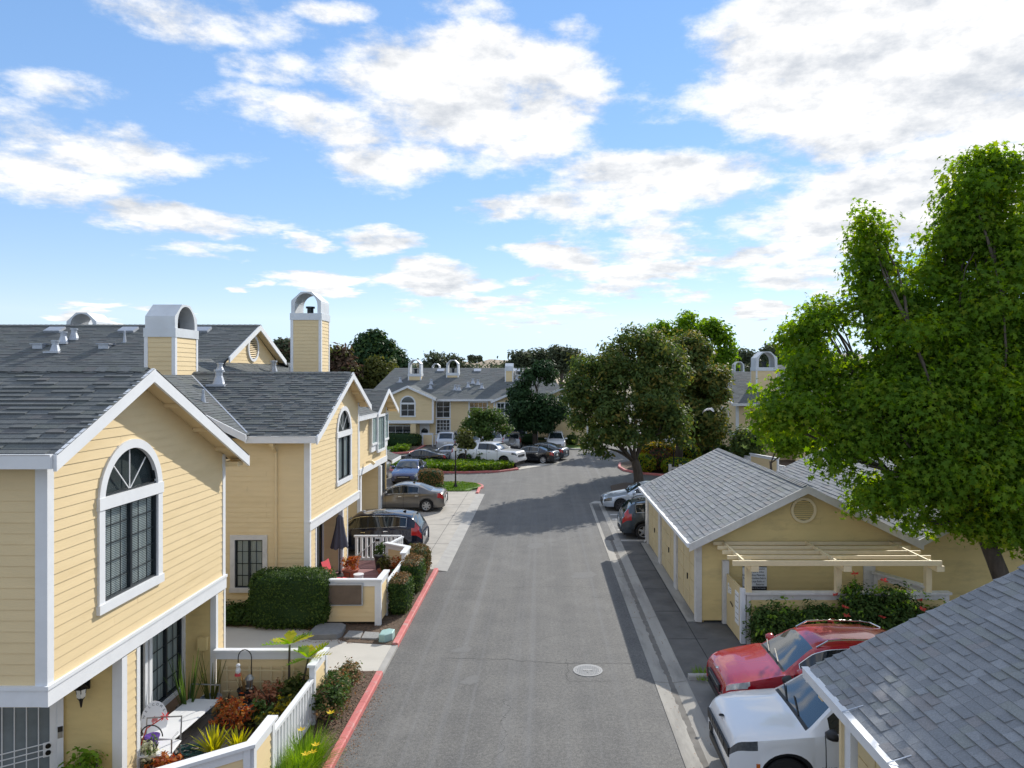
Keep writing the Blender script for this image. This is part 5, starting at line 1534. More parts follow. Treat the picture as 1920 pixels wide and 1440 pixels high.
def leaf_mesh(name, centers, normals, sizes, shape, m, droop=0.25, extra=None):
    """one face per leaf, slightly cupped; returns a mesh"""
    N = len(centers); k = len(shape)
    c = np.asarray(centers, dtype=np.float32); n = np.asarray(normals, dtype=np.float32)
    n /= np.linalg.norm(n, axis=1, keepdims=True) + 1e-9
    ref = nrg.normal(size=(N, 3)).astype(np.float32)
    t = np.cross(n, ref); t /= np.linalg.norm(t, axis=1, keepdims=True) + 1e-9
    b = np.cross(n, t)
    s = np.asarray(sizes, dtype=np.float32).reshape(-1, 1)
    vs = np.empty((N, k, 3), dtype=np.float32)
    for j, (x, y) in enumerate(shape):
        rr_ = x * x + y * y
        vs[:, j] = c + t * s * x + b * s * y - n * s * (droop * rr_)
    me = bpy.data.meshes.new(name)
    me.vertices.add(N * k); me.vertices.foreach_set('co', vs.ravel())
    me.loops.add(N * k); me.loops.foreach_set('vertex_index', np.arange(N * k, dtype=np.int32))
    me.polygons.add(N); me.polygons.foreach_set('loop_start', np.arange(0, N * k, k, dtype=np.int32)); me.polygons.foreach_set('loop_total', np.full(N, k, dtype=np.int32))
    me.materials.append(MATS[m])
    me.update(calc_edges=True)
    return me


def crown_points(blobs, n, clump=0.35, shell=0.55, per=14, lobes=True):
    """leaf positions in clumps inside ellipsoids [(x,y,z,rx,ry,rz)], denser towards their skins"""
    vol = np.array([b[3] * b[4] * b[5] for b in blobs]) ** 0.75
    vol = vol / vol.sum()
    C, Nn = [], []
    for b, v in zip(blobs, vol):
        k = max(1, int(n * v / per))
        d = nrg.normal(size=(k, 3)); d /= np.linalg.norm(d, axis=1, keepdims=True)
        rad = shell + (1 - shell) * nrg.random((k, 1)) ** .6
        # uneven outline: radius modulated over direction
        ph = nrg.random(6) * 6.28
        mod = 1 + .16 * np.sin(3 * d[:, :1] + ph[0]) * np.sin(4 * d[:, 1:2] + ph[1]) + .12 * np.sin(7 * d[:, 2:3] + ph[2]) + .10 * np.sin(9 * d[:, :1] + 8 * d[:, 1:2] + ph[3])
        cc = d * rad * mod * np.array(b[3:6]) + np.array(b[:3])
        for j in range(per):
            off = np.clip(nrg.normal(size=(k, 3)), -1.7, 1.7) * clump * np.array([1, 1, .7])
            C.append(cc + off); Nn.append(d * .8 + off / clump * .35 + np.array([0, 0, .55]) + nrg.normal(size=(k, 3)) * .55)
    return np.concatenate(C), np.concatenate(Nn)


def foliage(name, parent, blobs, n, size, m, shape=OVAL, clump=.35, shell=.55, per=14, kind='stuff', loc=None, zmin=None):
    c, nn = crown_points(blobs, n, clump, shell, per)
    if zmin is not None:
        ok = c[:, 2] > zmin; c = c[ok]; nn = nn[ok]
    off = ROOT[parent.name] if parent is not None else Vector(loc)
    c = c - np.array(off)
    sz = size * (.5 + .95 * nrg.random(len(c)))
    o = bpy.data.objects.new(name, leaf_mesh(name, c, nn, sz, shape, m))
    COL.objects.link(o)
    if parent is not None: o.parent = parent
    else: o.location = off
    ROOT[o.name] = Vector(off)
    if kind: o['kind'] = kind
    return o


def limb(b, p, q, r0, r1, wob=.12, n=8, k=6, rr=rnd):
    p = Vector(p); q = Vector(q); d = q - p; pts = []; rad = []
    side = d.orthogonal().normalized(); s2 = d.cross(side).normalized()
    a, c = rr.uniform(-1, 1), rr.uniform(-1, 1)
    for i in range(k + 1):
        t = i / k; w = math.sin(math.pi * t) * d.length * wob
        pts.append(p + d * t + side * a * w + s2 * c * w + V(0, 0, math.sin(math.pi * t) * d.length * .04)); rad.append(r0 + (r1 - r0) * t)
    b.tube(pts, rad, n)
    return pts


def lobed(blobs, k=6, f=.5, rr=None):
    rr = rr or random.Random(len(blobs) * 13 + k)
    out = []
    for (x, y, z, rx, ry, rz) in blobs:
        for i in range(k):
            a = i * 2.4 + rr.uniform(0, 1); e = rr.uniform(-.75, 1.0); c = math.sqrt(max(0, 1 - e * e))
            q = rr.uniform(.5, .78); s = f * rr.uniform(.75, 1.2)
            out.append((x + math.cos(a) * c * rx * q, y + math.sin(a) * c * ry * q, z + e * rz * q, rx * s, ry * s, rz * s * .85))
    return out


def tree(name, label, base, fork, r0, blobs, n, size, m, shape=OVAL, clump=.4, shell=.5, per=14, group=None, cat='tree', m2=None, frac2=.3, bark='bark', limbs=True, lobes=0, lf=.5):
    t = thing(name, label, cat, base, group)
    b = MB()
    base = Vector(base); fork = Vector(fork)
    p = limb(b, base - Z * .1, fork, r0, r0 * .72, .05, 10)
    b.lathe([(r0 * 1.5, -.1), (r0 * 1.15, .12), (r0 * .95, .4)], base, 10)
    b.build('trunk', bark, t, smooth=True)
    if limbs:
        for (x, y, z, rx, ry, rz) in blobs:
            q = MB(); c = V(x, y, z)
            far = (c - fork).length; pp = limb(q, fork - Z * .15, fork + (c - fork) * .88, r0 * .36 * min(1, 2.5 / max(far, .1) + .25), r0 * .05, .14, 7)
            for _ in range(3):
                e = c + V(rnd.uniform(-.5, .5) * rx, rnd.uniform(-.5, .5) * ry, rnd.uniform(-.3, .4) * rz)
                limb(q, pp[rnd.choice((3, 4, 5))], e, r0 * .2, r0 * .04, .15, 5, 4)
            q.build('limb', bark, t, smooth=True)
    if lobes: blobs = lobed(blobs, lobes, lf)
    foliage('crown', t, blobs, n, size, m, shape, clump, shell, per)
    if m2: foliage('crown', t, [(x, y, z, rx * 1.03, ry * 1.03, rz * 1.03) for x, y, z, rx, ry, rz in blobs], int(n * frac2), size, m2, shape, clump * .9, .8, per)
    return t


def box_leaves(cx, cy, z0, lx, ly, lz, n, p=4.0, jitter=.03, bottom=False, rot=0.0):
    """points on a rounded box (clipped hedge)"""
    d = nrg.normal(size=(n, 3)); d /= np.linalg.norm(d, axis=1, keepdims=True)
    d *= np.array([lx, ly, lz]) ** .4; d /= np.linalg.norm(d, axis=1, keepdims=True)
    h = np.array([lx, ly, lz]) / 2
    k = (np.abs(d / 1.0) ** p).sum(1, keepdims=True) ** (-1 / p)
    u = d * k
    pos = u * h
    nrm = np.sign(u) * np.abs(u) ** (p - 1) / h
    nrm /= np.linalg.norm(nrm, axis=1, keepdims=True) + 1e-9
    lump = .02 * np.sin(pos[:, :1] * 5.1 + pos[:, 1:2] * 4.3) + .02 * np.sin(pos[:, 2:3] * 7 + pos[:, :1] * 3)
    pos += nrm * (nrg.normal(size=(n, 1)) * jitter + lump - .04 * nrg.random((n, 1)))
    if rot:
        ca, sa = math.cos(rot), math.sin(rot)
        Rm = np.array([[ca, -sa, 0], [sa, ca, 0], [0, 0, 1]])
        pos = pos @ Rm.T; nrm = nrm @ Rm.T
    pos += np.array([cx, cy, z0 + lz / 2])
    return pos, nrm


def hedge(name, label, c, dims, n, size, mats, p=4.0, group=None, cat='hedge', rot=0.0, core='leaf_deep', top=None, shape=OVAL):
    """clipped shrub: a dark twiggy core with leaves all over; mats = [(material, share)]; top = material for the upper face"""
    t = thing(name, label, cat, (c[0], c[1], c[2]), group)
    lx, ly, lz = dims
    b = MB()
    N = 14
    vs = []; fs = []
    for j in range(N + 1):
        th = math.pi * j / N
        for i in range(2 * N):
            ph = math.pi * i / N
            d = np.array([math.sin(th) * math.cos(ph), math.sin(th) * math.sin(ph), math.cos(th)])
            k = (np.abs(d) ** p).sum() ** (-1 / p)
            q = d * k * np.array([lx, ly, lz]) / 2 * .93
            if rot: q = np.array([q[0] * math.cos(rot) - q[1] * math.sin(rot), q[0] * math.sin(rot) + q[1] * math.cos(rot), q[2]])
            vs.append((c[0] + q[0], c[1] + q[1], c[2] + lz / 2 + q[2]))
    for j in range(N):
        for i in range(2 * N):
            fs.append((j * 2 * N + i, j * 2 * N + (i + 1) % (2 * N), (j + 1) * 2 * N + (i + 1) % (2 * N), (j + 1) * 2 * N + i))
    b.add(vs, fs); b.build('core', core, t)
    pos, nrm = box_leaves(c[0], c[1], c[2], lx, ly, lz, n, p, rot=rot)
    off = np.array(c)
    ntop = nrm[:, 2] > .55
    for (m, share) in mats:
        if top and m == top: sel = ntop & (nrg.random(n) < share)
        else: sel = (nrg.random(n) < share) & (~ntop if top else np.ones(n, bool))
        q = pos[sel] - off; k = len(q)
        if not k: continue
        nn = nrm[sel] + nrg.normal(size=(k, 3)) * .55
        o = sub('foliage', leaf_mesh('foliage', q, nn, size * (.6 + .8 * nrg.random(k)), shape, m), t)
        o['kind'] = 'stuff'
    return t


def bush(name, label, c, dims, n, size, m, group=None, cat='shrub', m2=None, stems=True, shape=OVAL, clump=.1):
    """loose natural shrub"""
    t = thing(name, label, cat, c, group)
    lx, ly, lz = dims
    if stems:
        b = MB()
        for i in range(7):
            a = rnd.uniform(0, 6.28); r_ = rnd.uniform(.2, .42)
            limb(b, V(*c) + V(rnd.uniform(-.05, .05), rnd.uniform(-.05, .05), -.02), V(*c) + V(math.cos(a) * lx * r_, math.sin(a) * ly * r_, lz * rnd.uniform(.5, .85)), .02, .006, .1, 5, 4)
        b.build('stem', 'bark', t)
    bl = []
    for i in range(7):
        a = i * 2.4; r_ = .28 * (i / 6) ** .5
        bl.append((c[0] + math.cos(a) * lx * r_, c[1] + math.sin(a) * ly * r_, c[2] + lz * (.62 - .18 * (i / 6) + rnd.uniform(-.06, .08)), lx * .27, ly * .27, lz * .33))
    foliage('foliage', t, bl, n, size, m, shape, clump, .35, 10, zmin=c[2] + .01)
    if m2: foliage('foliage', t, bl, int(n * .35), size, m2, shape, clump, .9, 10, zmin=c[2] + .01)
    return t


def spiky(name, label, c, n, length, width, m, cat='plant', group=None, up=.35, droop=.25):
    """rosette of long pointed leaves, each leaf its own piece"""
    t = thing(name, label, cat, c, group)
    for i in range(n):
        a = i * 2.39996 + rnd.uniform(-.2, .2); el = rnd.uniform(up, 1.35)
        d = V(math.cos(a) * math.cos(el), math.sin(a) * math.cos(el), math.sin(el)); s = V(-math.sin(a), math.cos(a), 0)
        ln = length * rnd.uniform(.75, 1.1); vs = []
        k = 5
        for j in range(k + 1):
            q = j / k; w = width * (1 - q) ** .7 * (0.6 + .8 * min(1, q * 4))
            p = V(*c) + V(0, 0, .06) + d * ln * q - Z * (droop * ln * q * q * math.cos(el))
            vs += [p - s * w, p + s * w + Z * .004]
        b = MB(); b.add(vs, [(2 * j, 2 * j + 1, 2 * j + 3, 2 * j + 2) for j in range(k)]); b.build('leaf', m, t)
    return t


def grass_tuft(name, label, c, n, length, m, spread=.2, cat='plant', group=None, bloom=None):
    t = thing(name, label, cat, c, group)
    b = MB()
    for i in range(n):
        a = rnd.uniform(0, 6.28); r_ = spread * math.sqrt(rnd.random()); lean = rnd.uniform(.15, 1.0)
        p0 = V(*c) + V(math.cos(a) * r_, math.sin(a) * r_, 0); d = V(math.cos(a) * lean, math.sin(a) * lean, 1).normalized(); s = V(-math.sin(a), math.cos(a), 0) * .008
        ln = length * rnd.uniform(.6, 1.1); vs = []
        for j in range(5):
            q = j / 4; p = p0 + d * ln * q - Z * (.42 * lean * ln * q * q) + V(math.cos(a), math.sin(a), 0) * (.2 * lean * ln * q * q)
            w = (1 - q * .92); vs += [p - s * w, p + s * w]
        b.add(vs, [(2 * j, 2 * j + 1, 2 * j + 3, 2 * j + 2) for j in range(4)])
    b.build('blades', m, t, kind='stuff')
    for (x, y, z) in (bloom or []):
        s_ = MB(); s_.tube([V(*c) + V(x * .3, y * .3, 0), V(*c) + V(x, y, z)], .006, 5); s_.build('flower_stem', 'leaf_lime', t)
        f = MB()
        for k in range(6):
            a = k * math.pi / 3; d = V(math.cos(a), math.sin(a), .35); p = V(*c) + V(x, y, z); sd = V(-math.sin(a), math.cos(a), 0)
            f.add([p, p + d * .045 + sd * .02, p + d * .09, p + d * .045 - sd * .02], [(0, 1, 2, 3)])
        f.build('flower', 'petal_yellow', t)
    return t


def PX(x, y, Y):
    """helper used while laying out crowns: lateral and height at distance Y"""
    return ((x - 1017) * Y / 1350, EYE - (y - 704) * Y / 1350)


def blobs_at(lst):
    out = []
    for (x, y, rx, ry, Y, *q) in lst:
        X, Zz = PX(x, y, Y); s = Y / 1350
        out.append((X, Y, Zz, rx * s, q[0] if q else (rx + ry) / 2 * s, ry * s))
    return out


# big sweetgum on the right
gum = blobs_at([(1845, 365, 72, 88, 20.5), (1835, 500, 100, 95, 20.5), (1885, 620, 110, 110, 20), (1750, 540, 62, 60, 21), (1628, 470, 34, 70, 21), (1650, 570, 62, 60, 21), (1710, 650, 100, 80, 20),
                (1545, 610, 48, 40, 21), (1500, 650, 44, 42, 21.5), (1580, 700, 90, 62, 20.5), (1475, 745, 52, 44, 20.5), (1455, 790, 40, 40, 20), (1560, 790, 100, 64, 19.5), (1680, 790, 120, 90, 19),
                (1810, 780, 110, 110, 18.8), (1590, 860, 60, 44, 19.3), (1710, 910, 100, 70, 18.6), (1820, 930, 100, 80, 18.4), (1915, 870, 80, 120, 18.6), (1920, 720, 70, 110, 19.5), (1900, 480, 50, 60, 21.5), (1626, 420, 18, 40, 21), (1645, 500, 40, 40, 21), (1535, 590, 20, 30, 21.5), (1865, 1000, 46, 26, 18.2), (1820, 985, 40, 24, 18.2), (1760, 700, 110, 80, 19.5), (1860, 700, 100, 100, 19.8), (1800, 600, 90, 80, 20.5), (1690, 580, 60, 50, 20.5), (1850, 440, 80, 70, 20.5), (1760, 850, 120, 80, 18.6), (1840, 300, 40, 26, 20.5), (1880, 340, 40, 60, 20.5), (1650, 940, 46, 26, 18.4), (1740, 985, 50, 24, 18.3), (1900, 1000, 50, 50, 18.3), (2010, 640, 110, 130, 19.5), (2030, 860, 120, 120, 18.6), (1985, 480, 80, 80, 20.5), (2120, 760, 90, 110, 19), (1980, 1000, 70, 60, 18.4)])
tree('sweetgum_tree', 'tall bright green tree with star shaped leaves leaning over the garage at right', (12.6, 18.6, 0), (11.3, 18.7, 3.5), .25, gum, 92000, .085, 'leaf_gum', STAR, .22, .35, 10, lobes=7, lf=.54, m2='leaf_bright', frac2=.5)  # outer layer of brighter leaves puts the crown's highlights into the colour
# big dark pair in the middle
d1 = blobs_at([(1125, 700, 62, 58, 47), (1195, 660, 70, 52, 48), (1110, 775, 52, 56, 46.5), (1190, 770, 80, 74, 46), (1160, 822, 60, 30, 45.5), (1235, 700, 55, 60, 48), (1085, 735, 34, 40, 47), (1250, 800, 50, 44, 46.5), (1112, 838, 26, 30, 46)])
tree('evergreen_tree', 'dark spreading tree with forked trunk beside the road at the end of stalls', (6.25, 46.6, 0), (5.95, 46.6, 1.75), .36, d1, 26000, .13, 'leaf_dark', OVAL, .26, .4, 12, m2='leaf_rust', frac2=.2, lobes=7)
d2 = blobs_at([(1265, 680, 58, 58, 55), (1310, 740, 52, 56, 55), (1345, 720, 30, 40, 55), (1275, 790, 66, 56, 54), (1320, 800, 40, 36, 54), (1240, 740, 50, 60, 55.5), (1300, 660, 36, 34, 55)])
tree('evergreen_tree', 'rusty tinged dark tree with single trunk among the yellow island shrubs', (10.35, 55, .1), (10.4, 55, 3.4), .34, d2, 20000, .15, 'leaf_dark', OVAL, .3, .4, 12, m2='leaf_rust', frac2=.7, lobes=7)
b3 = blobs_at([(1235, 625, 28, 28, 76), (1290, 625, 40, 38, 76), (1335, 635, 34, 40, 76), (1355, 690, 26, 42, 76), (1300, 690, 60, 50, 77), (1240, 690, 40, 40, 77)])
tree('broadleaf_tree', 'vivid green tree rising behind the dark pair', (16.5, 76, 0), (16.5, 76, 3.5), .3, b3, 16000, .22, 'leaf_bright', OVAL, .35, .45, 12, lobes=6)
d4 = blobs_at([(1008, 705, 30, 28, 70), (1005, 752, 44, 40, 70), (982, 775, 28, 34, 69.5), (1033, 775, 26, 34, 70), (1015, 690, 20, 14, 70), (975, 740, 20, 24, 70), (1000, 800, 34, 18, 69.5)])
tree('evergreen_tree', 'dense near-black tree on a straight trunk in front of the far house', (-.65, 70, 0), (-.7, 70, 2.0), .3, d4, 17000, .16, 'leaf_deep', OVAL, .3, .4, 14, m2='leaf_pine', frac2=.45, lobes=6)
s5 = blobs_at([(895, 795, 26, 20, 61), (925, 792, 26, 20, 61), (910, 775, 26, 14, 61.5), (880, 812, 16, 16, 60.5), (945, 805, 14, 12, 61), (905, 815, 26, 12, 60)])
tree('small_tree', 'small light green tree in front of parked cars in the court', (-4.6, 61.6, 0), (-4.6, 61.4, 1.2), .12, s5, 5200, .13, 'leaf_mid', OVAL, .22, .4, 8, lobes=5)
s6 = blobs_at([(872, 822, 14, 16, 58), (880, 840, 16, 16, 58), (868, 846, 8, 16, 58)])
tree('small_tree', 'thin yellowish sapling on the planted island by the pickup truck', (-6.1, 57.0, .1), (-6.1, 57, 1.3), .06, s6, 2400, .11, 'leaf_olive', OVAL, .25, .4, 8)
# yellow green trees at the right, behind the garage
y7 = blobs_at([(1475, 800, 36, 30, 42), (1505, 830, 44, 32, 42), (1458, 828, 22, 18, 42), (1560, 820, 50, 40, 42)])
tree('broadleaf_tree', 'yellow green tree on a slim trunk by the white patio fence behind the garage', (13.25, 42, 0), (13.3, 42, 2.2), .09, y7, 7000, .14, 'leaf_bright', STAR, .3, .45, 10, lobes=4)
BG = 'trees beyond the houses'
def bgtree(label, lst, Y, n, size, m, m2=None):
    bl = blobs_at([(x, y, rx, ry, Y) for x, y, rx, ry in lst])
    X = sum(q[0] for q in bl) / len(bl); zb = min(q[2] - q[5] for q in bl)
    tree('background_tree', label, (X, Y, 0), (X, Y, max(1.5, zb + .5)), .35, bl, n, size, m, OVAL, .06 * Y * .1, .4, 10, group=BG, m2=m2, limbs=True, lobes=5)
bgtree('tall dark pine behind the second house', [(697, 632, 20, 22), (695, 665, 32, 28), (690, 700, 36, 28), (718, 668, 20, 26), (666, 680, 14, 24)], 100, 13000, .3, 'leaf_pine', 'leaf_mid')
bgtree('yellow green tree behind the right hand house roof', [(1475, 690, 22, 26), (1500, 665, 26, 26), (1540, 700, 40, 34), (1452, 715, 14, 12)], 84, 7000, .24, 'leaf_bright')
bgtree('sunlit olive tree below the tall pine', [(715, 700, 24, 34), (735, 715, 14, 24), (690, 715, 20, 22), (665, 712, 20, 22)], 96, 7000, .28, 'leaf_olive')
bgtree('dark cypress just right of the tall pine', [(740, 672, 10, 24), (738, 695, 16, 22), (755, 690, 10, 16)], 104, 5000, .3, 'leaf_pine')
bgtree('brownish tree beside the tall chimney', [(640, 668, 16, 22), (632, 690, 18, 24), (655, 690, 16, 22), (640, 712, 24, 18)], 92, 5000, .28, 'leaf_brown', 'leaf_olive')
bgtree('rust brown tree left of the tall chimney', [(537, 655, 17, 18), (548, 668, 16, 16), (525, 665, 12, 10)], 90, 4000, .26, 'leaf_euc', 'leaf_brown')
for (lab, lst, Y, n) in (('round grey green tree between two far chimneys', [(815, 672, 10, 9), (822, 690, 14, 14), (806, 690, 12, 14)], 130, 2500), ('grey green trees behind the far middle chimney', [(845, 676, 12, 8), (856, 690, 16, 14), (870, 695, 10, 12)], 132, 2500),
                         ('broad grey tree at the left end of the tree line behind the dark court tree', [(975, 672, 16, 12), (990, 685, 18, 16), (965, 690, 12, 14)], 120, 3500), ('grey tree right behind the dark court tree top', [(1012, 668, 14, 10), (1030, 682, 14, 14), (1000, 675, 8, 10)], 122, 3500),
                         ('airy eucalyptus showing above the left of the dark spreading tree', [(1045, 662, 14, 10), (1052, 680, 14, 14), (1070, 668, 10, 12)], 118, 3000), ('grey green tree behind the right hand chimney', [(1447, 658, 16, 8), (1455, 672, 18, 10), (1440, 670, 10, 8)], 110, 2600),
                         ('pointed dark conifers left of the right hand chimney', [(1388, 672, 5, 12), (1398, 668, 4, 14), (1408, 676, 6, 12), (1380, 690, 10, 14)], 120, 2200), ('dull green trees beyond the right house', [(1425, 690, 20, 16), (1402, 700, 16, 14)], 115, 2600)):
    bgtree(lab, lst, Y, n, .3, 'leaf_euc')
for (lab, x) in (('left hilltop tree of three on the tan hill', 882), ('middle hilltop tree on the tan hill', 890), ('right hilltop tree on the tan hill', 900)):
    tree('background_tree', lab, ((x - 1017) * .5185, 700, 14), ((x - 1017) * .5185, 700, 17), .5, blobs_at([(x, 671 if x != 890 else 673, 4.4 if x != 890 else 2.6, 5.5, 700), (x, 678, 3.4, 5, 700)]), 500, 1.1, 'leaf_euc', OVAL, .8, .3, 8, group=BG)
b_ = MB()
for i in range(60):
    x = 150 * (i / 60) - 80; pass
# distant band of tree tops
def treeline(name, m, pts, n, size):
    bl = blobs_at(pts)
    o = foliage(name, None, bl, n, size, m, OVAL, 2.0, .3, 10, loc=(0, 200, 0))
    o['label'] = 'far line of trees beyond the houses'; o['category'] = 'trees'
    return o
rr_ = random.Random(5)
tl = []
for x in range(480, 1700, 22):
    Yd = rr_.uniform(190, 260)
    tl.append((x, 697 + rr_.uniform(-5, 5), 20, 10 + rr_.uniform(0, 7), Yd))
treeline('treeline', 'leaf_euc', tl, 15000, .55)

# shrubs of the court
hedge('hedge', 'long clipped dark hedge under the far house arched window', (-14.2, 72.6, .1), (4.0, 1.1, 1.25), 2600, .085, [('leaf_deep', .6), ('leaf_dark', .4)])
bush('shrub', 'bright green flowering bed before the far house walk', (-13.2, 67.6, .1), (1.6, 1.2, .75), 900, .09, 'leaf_cover')
hedge('hedge', 'clipped shrub behind the silver minivan', (-8.2, 74.0, .1), (2.4, .8, 1.3), 1200, .085, [('leaf_mid', 1)])
hedge('hedge', 'dark hedge behind the spare wheel car', (0.3, 74, .1), (5.5, .9, 1.2), 1500, .085, [('leaf_deep', 1)])
hedge('hedge', 'ball shrub on the far lawn corner', (3.0, 73.6, .1), (1.2, 1.2, 1.1), 800, .085, [('leaf_dark', 1)], p=2.4)
hedge('hedge', 'upright hedge by the far bend of the road', (5.2, 80, .1), (1.6, 3, 2.2), 1500, .1, [('leaf_hedge', 1)])
# island cover
def cover_patch(name, pts, n, h, size, m, label):
    xs = [p[0] for p in pts]; ys = [p[1] for p in pts]
    c = []
    while len(c) < n:
        x = rnd.uniform(min(xs), max(xs)); y = rnd.uniform(min(ys), max(ys))
        iv = scan(pts, y)
        if iv and iv[0] + .25 < x < iv[1] - .25: c.append((x, y, .1 + h * rnd.random() ** .6))
    c = np.array(c); nn = nrg.normal(size=(n, 3)) * .7 + np.array([0, 0, 1])
    o = bpy.data.objects.new(name, leaf_mesh(name, c - np.array([c[:, 0].mean(), c[:, 1].mean(), 0]), nn, size * (.6 + .8 * nrg.random(n)), OVAL, m))
    COL.objects.link(o); o.location = (c[:, 0].mean(), c[:, 1].mean(), 0); ROOT[o.name] = V(*o.location)
    tag(o, label, 'ground cover'); o['kind'] = 'stuff'
    return o
cover_patch('ground_cover', isl, 6000, .55, .12, 'leaf_cover', 'green ground cover filling the kerbed island')
cover_patch('ground_cover', [(0.2, 60.3), (1.0, 60.6), (0.6, 62.5), (-0.4, 62)], 400, .6, .1, 'leaf_cover', 'small green patch behind the black sedan')
cover_patch('ground_cover', [(-14.6, 66.5), (-13.2, 66.2), (-12.4, 67), (-12.4, 70), (-13.6, 70)], 900, .5, .11, 'leaf_cover', 'low bright plants beside the far walk')
bush('shrub', 'clump of strappy shrubs at the near end of the pickup truck', (-4.9, 57.0, .1), (2.2, 1.4, 1.3), 1200, .13, 'leaf_mid')
# right island shrubs
SHB = 'rounded shrubs on the right hand island'
hedge('shrub', 'lime yellow ball shrub nearest the forked trunk', (7.6, 53.0, .1), (1.7, 1.5, 1.35), 1600, .09, [('leaf_gold', .55), ('leaf_lime', .6)], p=2.6, group=SHB, cat='shrub')
hedge('shrub', 'golden flat topped shrub behind the reddish one', (9.0, 56.2, .1), (3.2, 2.2, 1.9), 2600, .1, [('leaf_gold', .9), ('leaf_orange', .12)], p=3, group=SHB, cat='shrub')
hedge('shrub', 'red brown rounded shrub between the golden ones', (8.7, 53.2, .1), (1.9, 1.6, 1.75), 1600, .09, [('leaf_redbush', .8), ('leaf_gold', .12)], p=2.4, group=SHB, cat='shrub')
hedge('shrub', 'low green and gold shrub beside the lamp post', (9.9, 52.2, .1), (2.5, 1.5, 1.15), 1600, .09, [('leaf_lime', .6), ('leaf_gold', .4)], p=2.8, group=SHB, cat='shrub')
hedge('shrub', 'gold edged shrub peeping over the garage roof', (12.0, 53.0, .1), (1.6, 1.4, 1.1), 900, .09, [('leaf_lime', .6), ('leaf_gold', .4)], p=2.8, group=SHB, cat='shrub')
hedge('shrub', 'lime shrub right of the single trunk', (11.7, 57.5, .1), (1.8, 1.6, 1.6), 1000, .1, [('leaf_gold', .5), ('leaf_lime', .5)], p=2.6, group=SHB, cat='shrub')
hedge('shrub', 'large red brown shrub before the right hand house', (13.4, 62.5, .1), (3.6, 2.6, 2.5), 3000, .11, [('leaf_redbush', .7), ('leaf_dark', .3)], p=2.6, group=SHB, cat='shrub')
bush('shrub', 'loose grey green bush under the right house windows', (15.0, 61.5, .1), (3.4, 2.4, 1.6), 2400, .1, 'leaf_mid')
cover_patch('ground_cover', [(11.4, 57), (15, 56.5), (15.5, 60), (12, 61)], 1600, .5, .1, 'leaf_hedge', 'dark green ground cover below the red brown shrub')
bush('shrub', 'second loose bush along the right house wall', (16.6, 57.5, .1), (2.2, 2.4, 1.8), 2000, .1, 'leaf_dark')
tree('small_tree', 'small crepe myrtle before the right house wall', (13.9, 58.5, .1), (13.9, 58.5, 1.7), .07, blobs_at([(1345, 805, 18, 20, 58.5), (1338, 818, 12, 12, 58.5)]), 1500, .13, 'leaf_dark', OVAL, .3, .4, 8)
tree('small_tree', 'multi stemmed shrub tree by the patio fences behind the garage', (14.9, 52, .1), (14.9, 52, 1.2), .12, blobs_at([(1402, 825, 24, 20, 52), (1392, 840, 18, 16, 52), (1415, 840, 16, 16, 52)]), 3600, .13, 'leaf_dark', OVAL, .35, .4, 8)
hedge('hedge', 'brown topped clipped hedge at the end of the driveway', (-7.05, 45.6, .1), (1.5, 1.3, 1.15), 2600, .05, [('leaf_tan', .95), ('leaf_hedge', .1)], p=5)
bush('shrub', 'small dark green shrub at the lawn corner', (-6.3, 44.3, .1), (.6, .5, .45), 400, .05, 'leaf_hedge')
# lawn blades of the near corner lawn
o_ = cover_patch('grass', lawn_pts[:-2] + [(-8.3, 48.0), (-8.3, 44.4)], 9000, .07, .035, 'grass_blade', 'bright green lawn corner at the end of the drive'); o_['category'] = 'grass'
# ------------------------------------------------------------------ vehicles
def interp(pts, x):
    if x <= pts[0][0]: return pts[0][1]
    for (a, b), (c, d) in zip(pts, pts[1:]):
        if x <= c: return b + (d - b) * (x - a) / (c - a) if c > a else d
    return pts[-1][1]


def smooth_interp(pts, x, r=0.018):
    return sum(interp(pts, x + r * k) * w for k, w in ((-1, 1), (-.5, 2), (0, 3), (.5, 2), (1, 1))) / 9


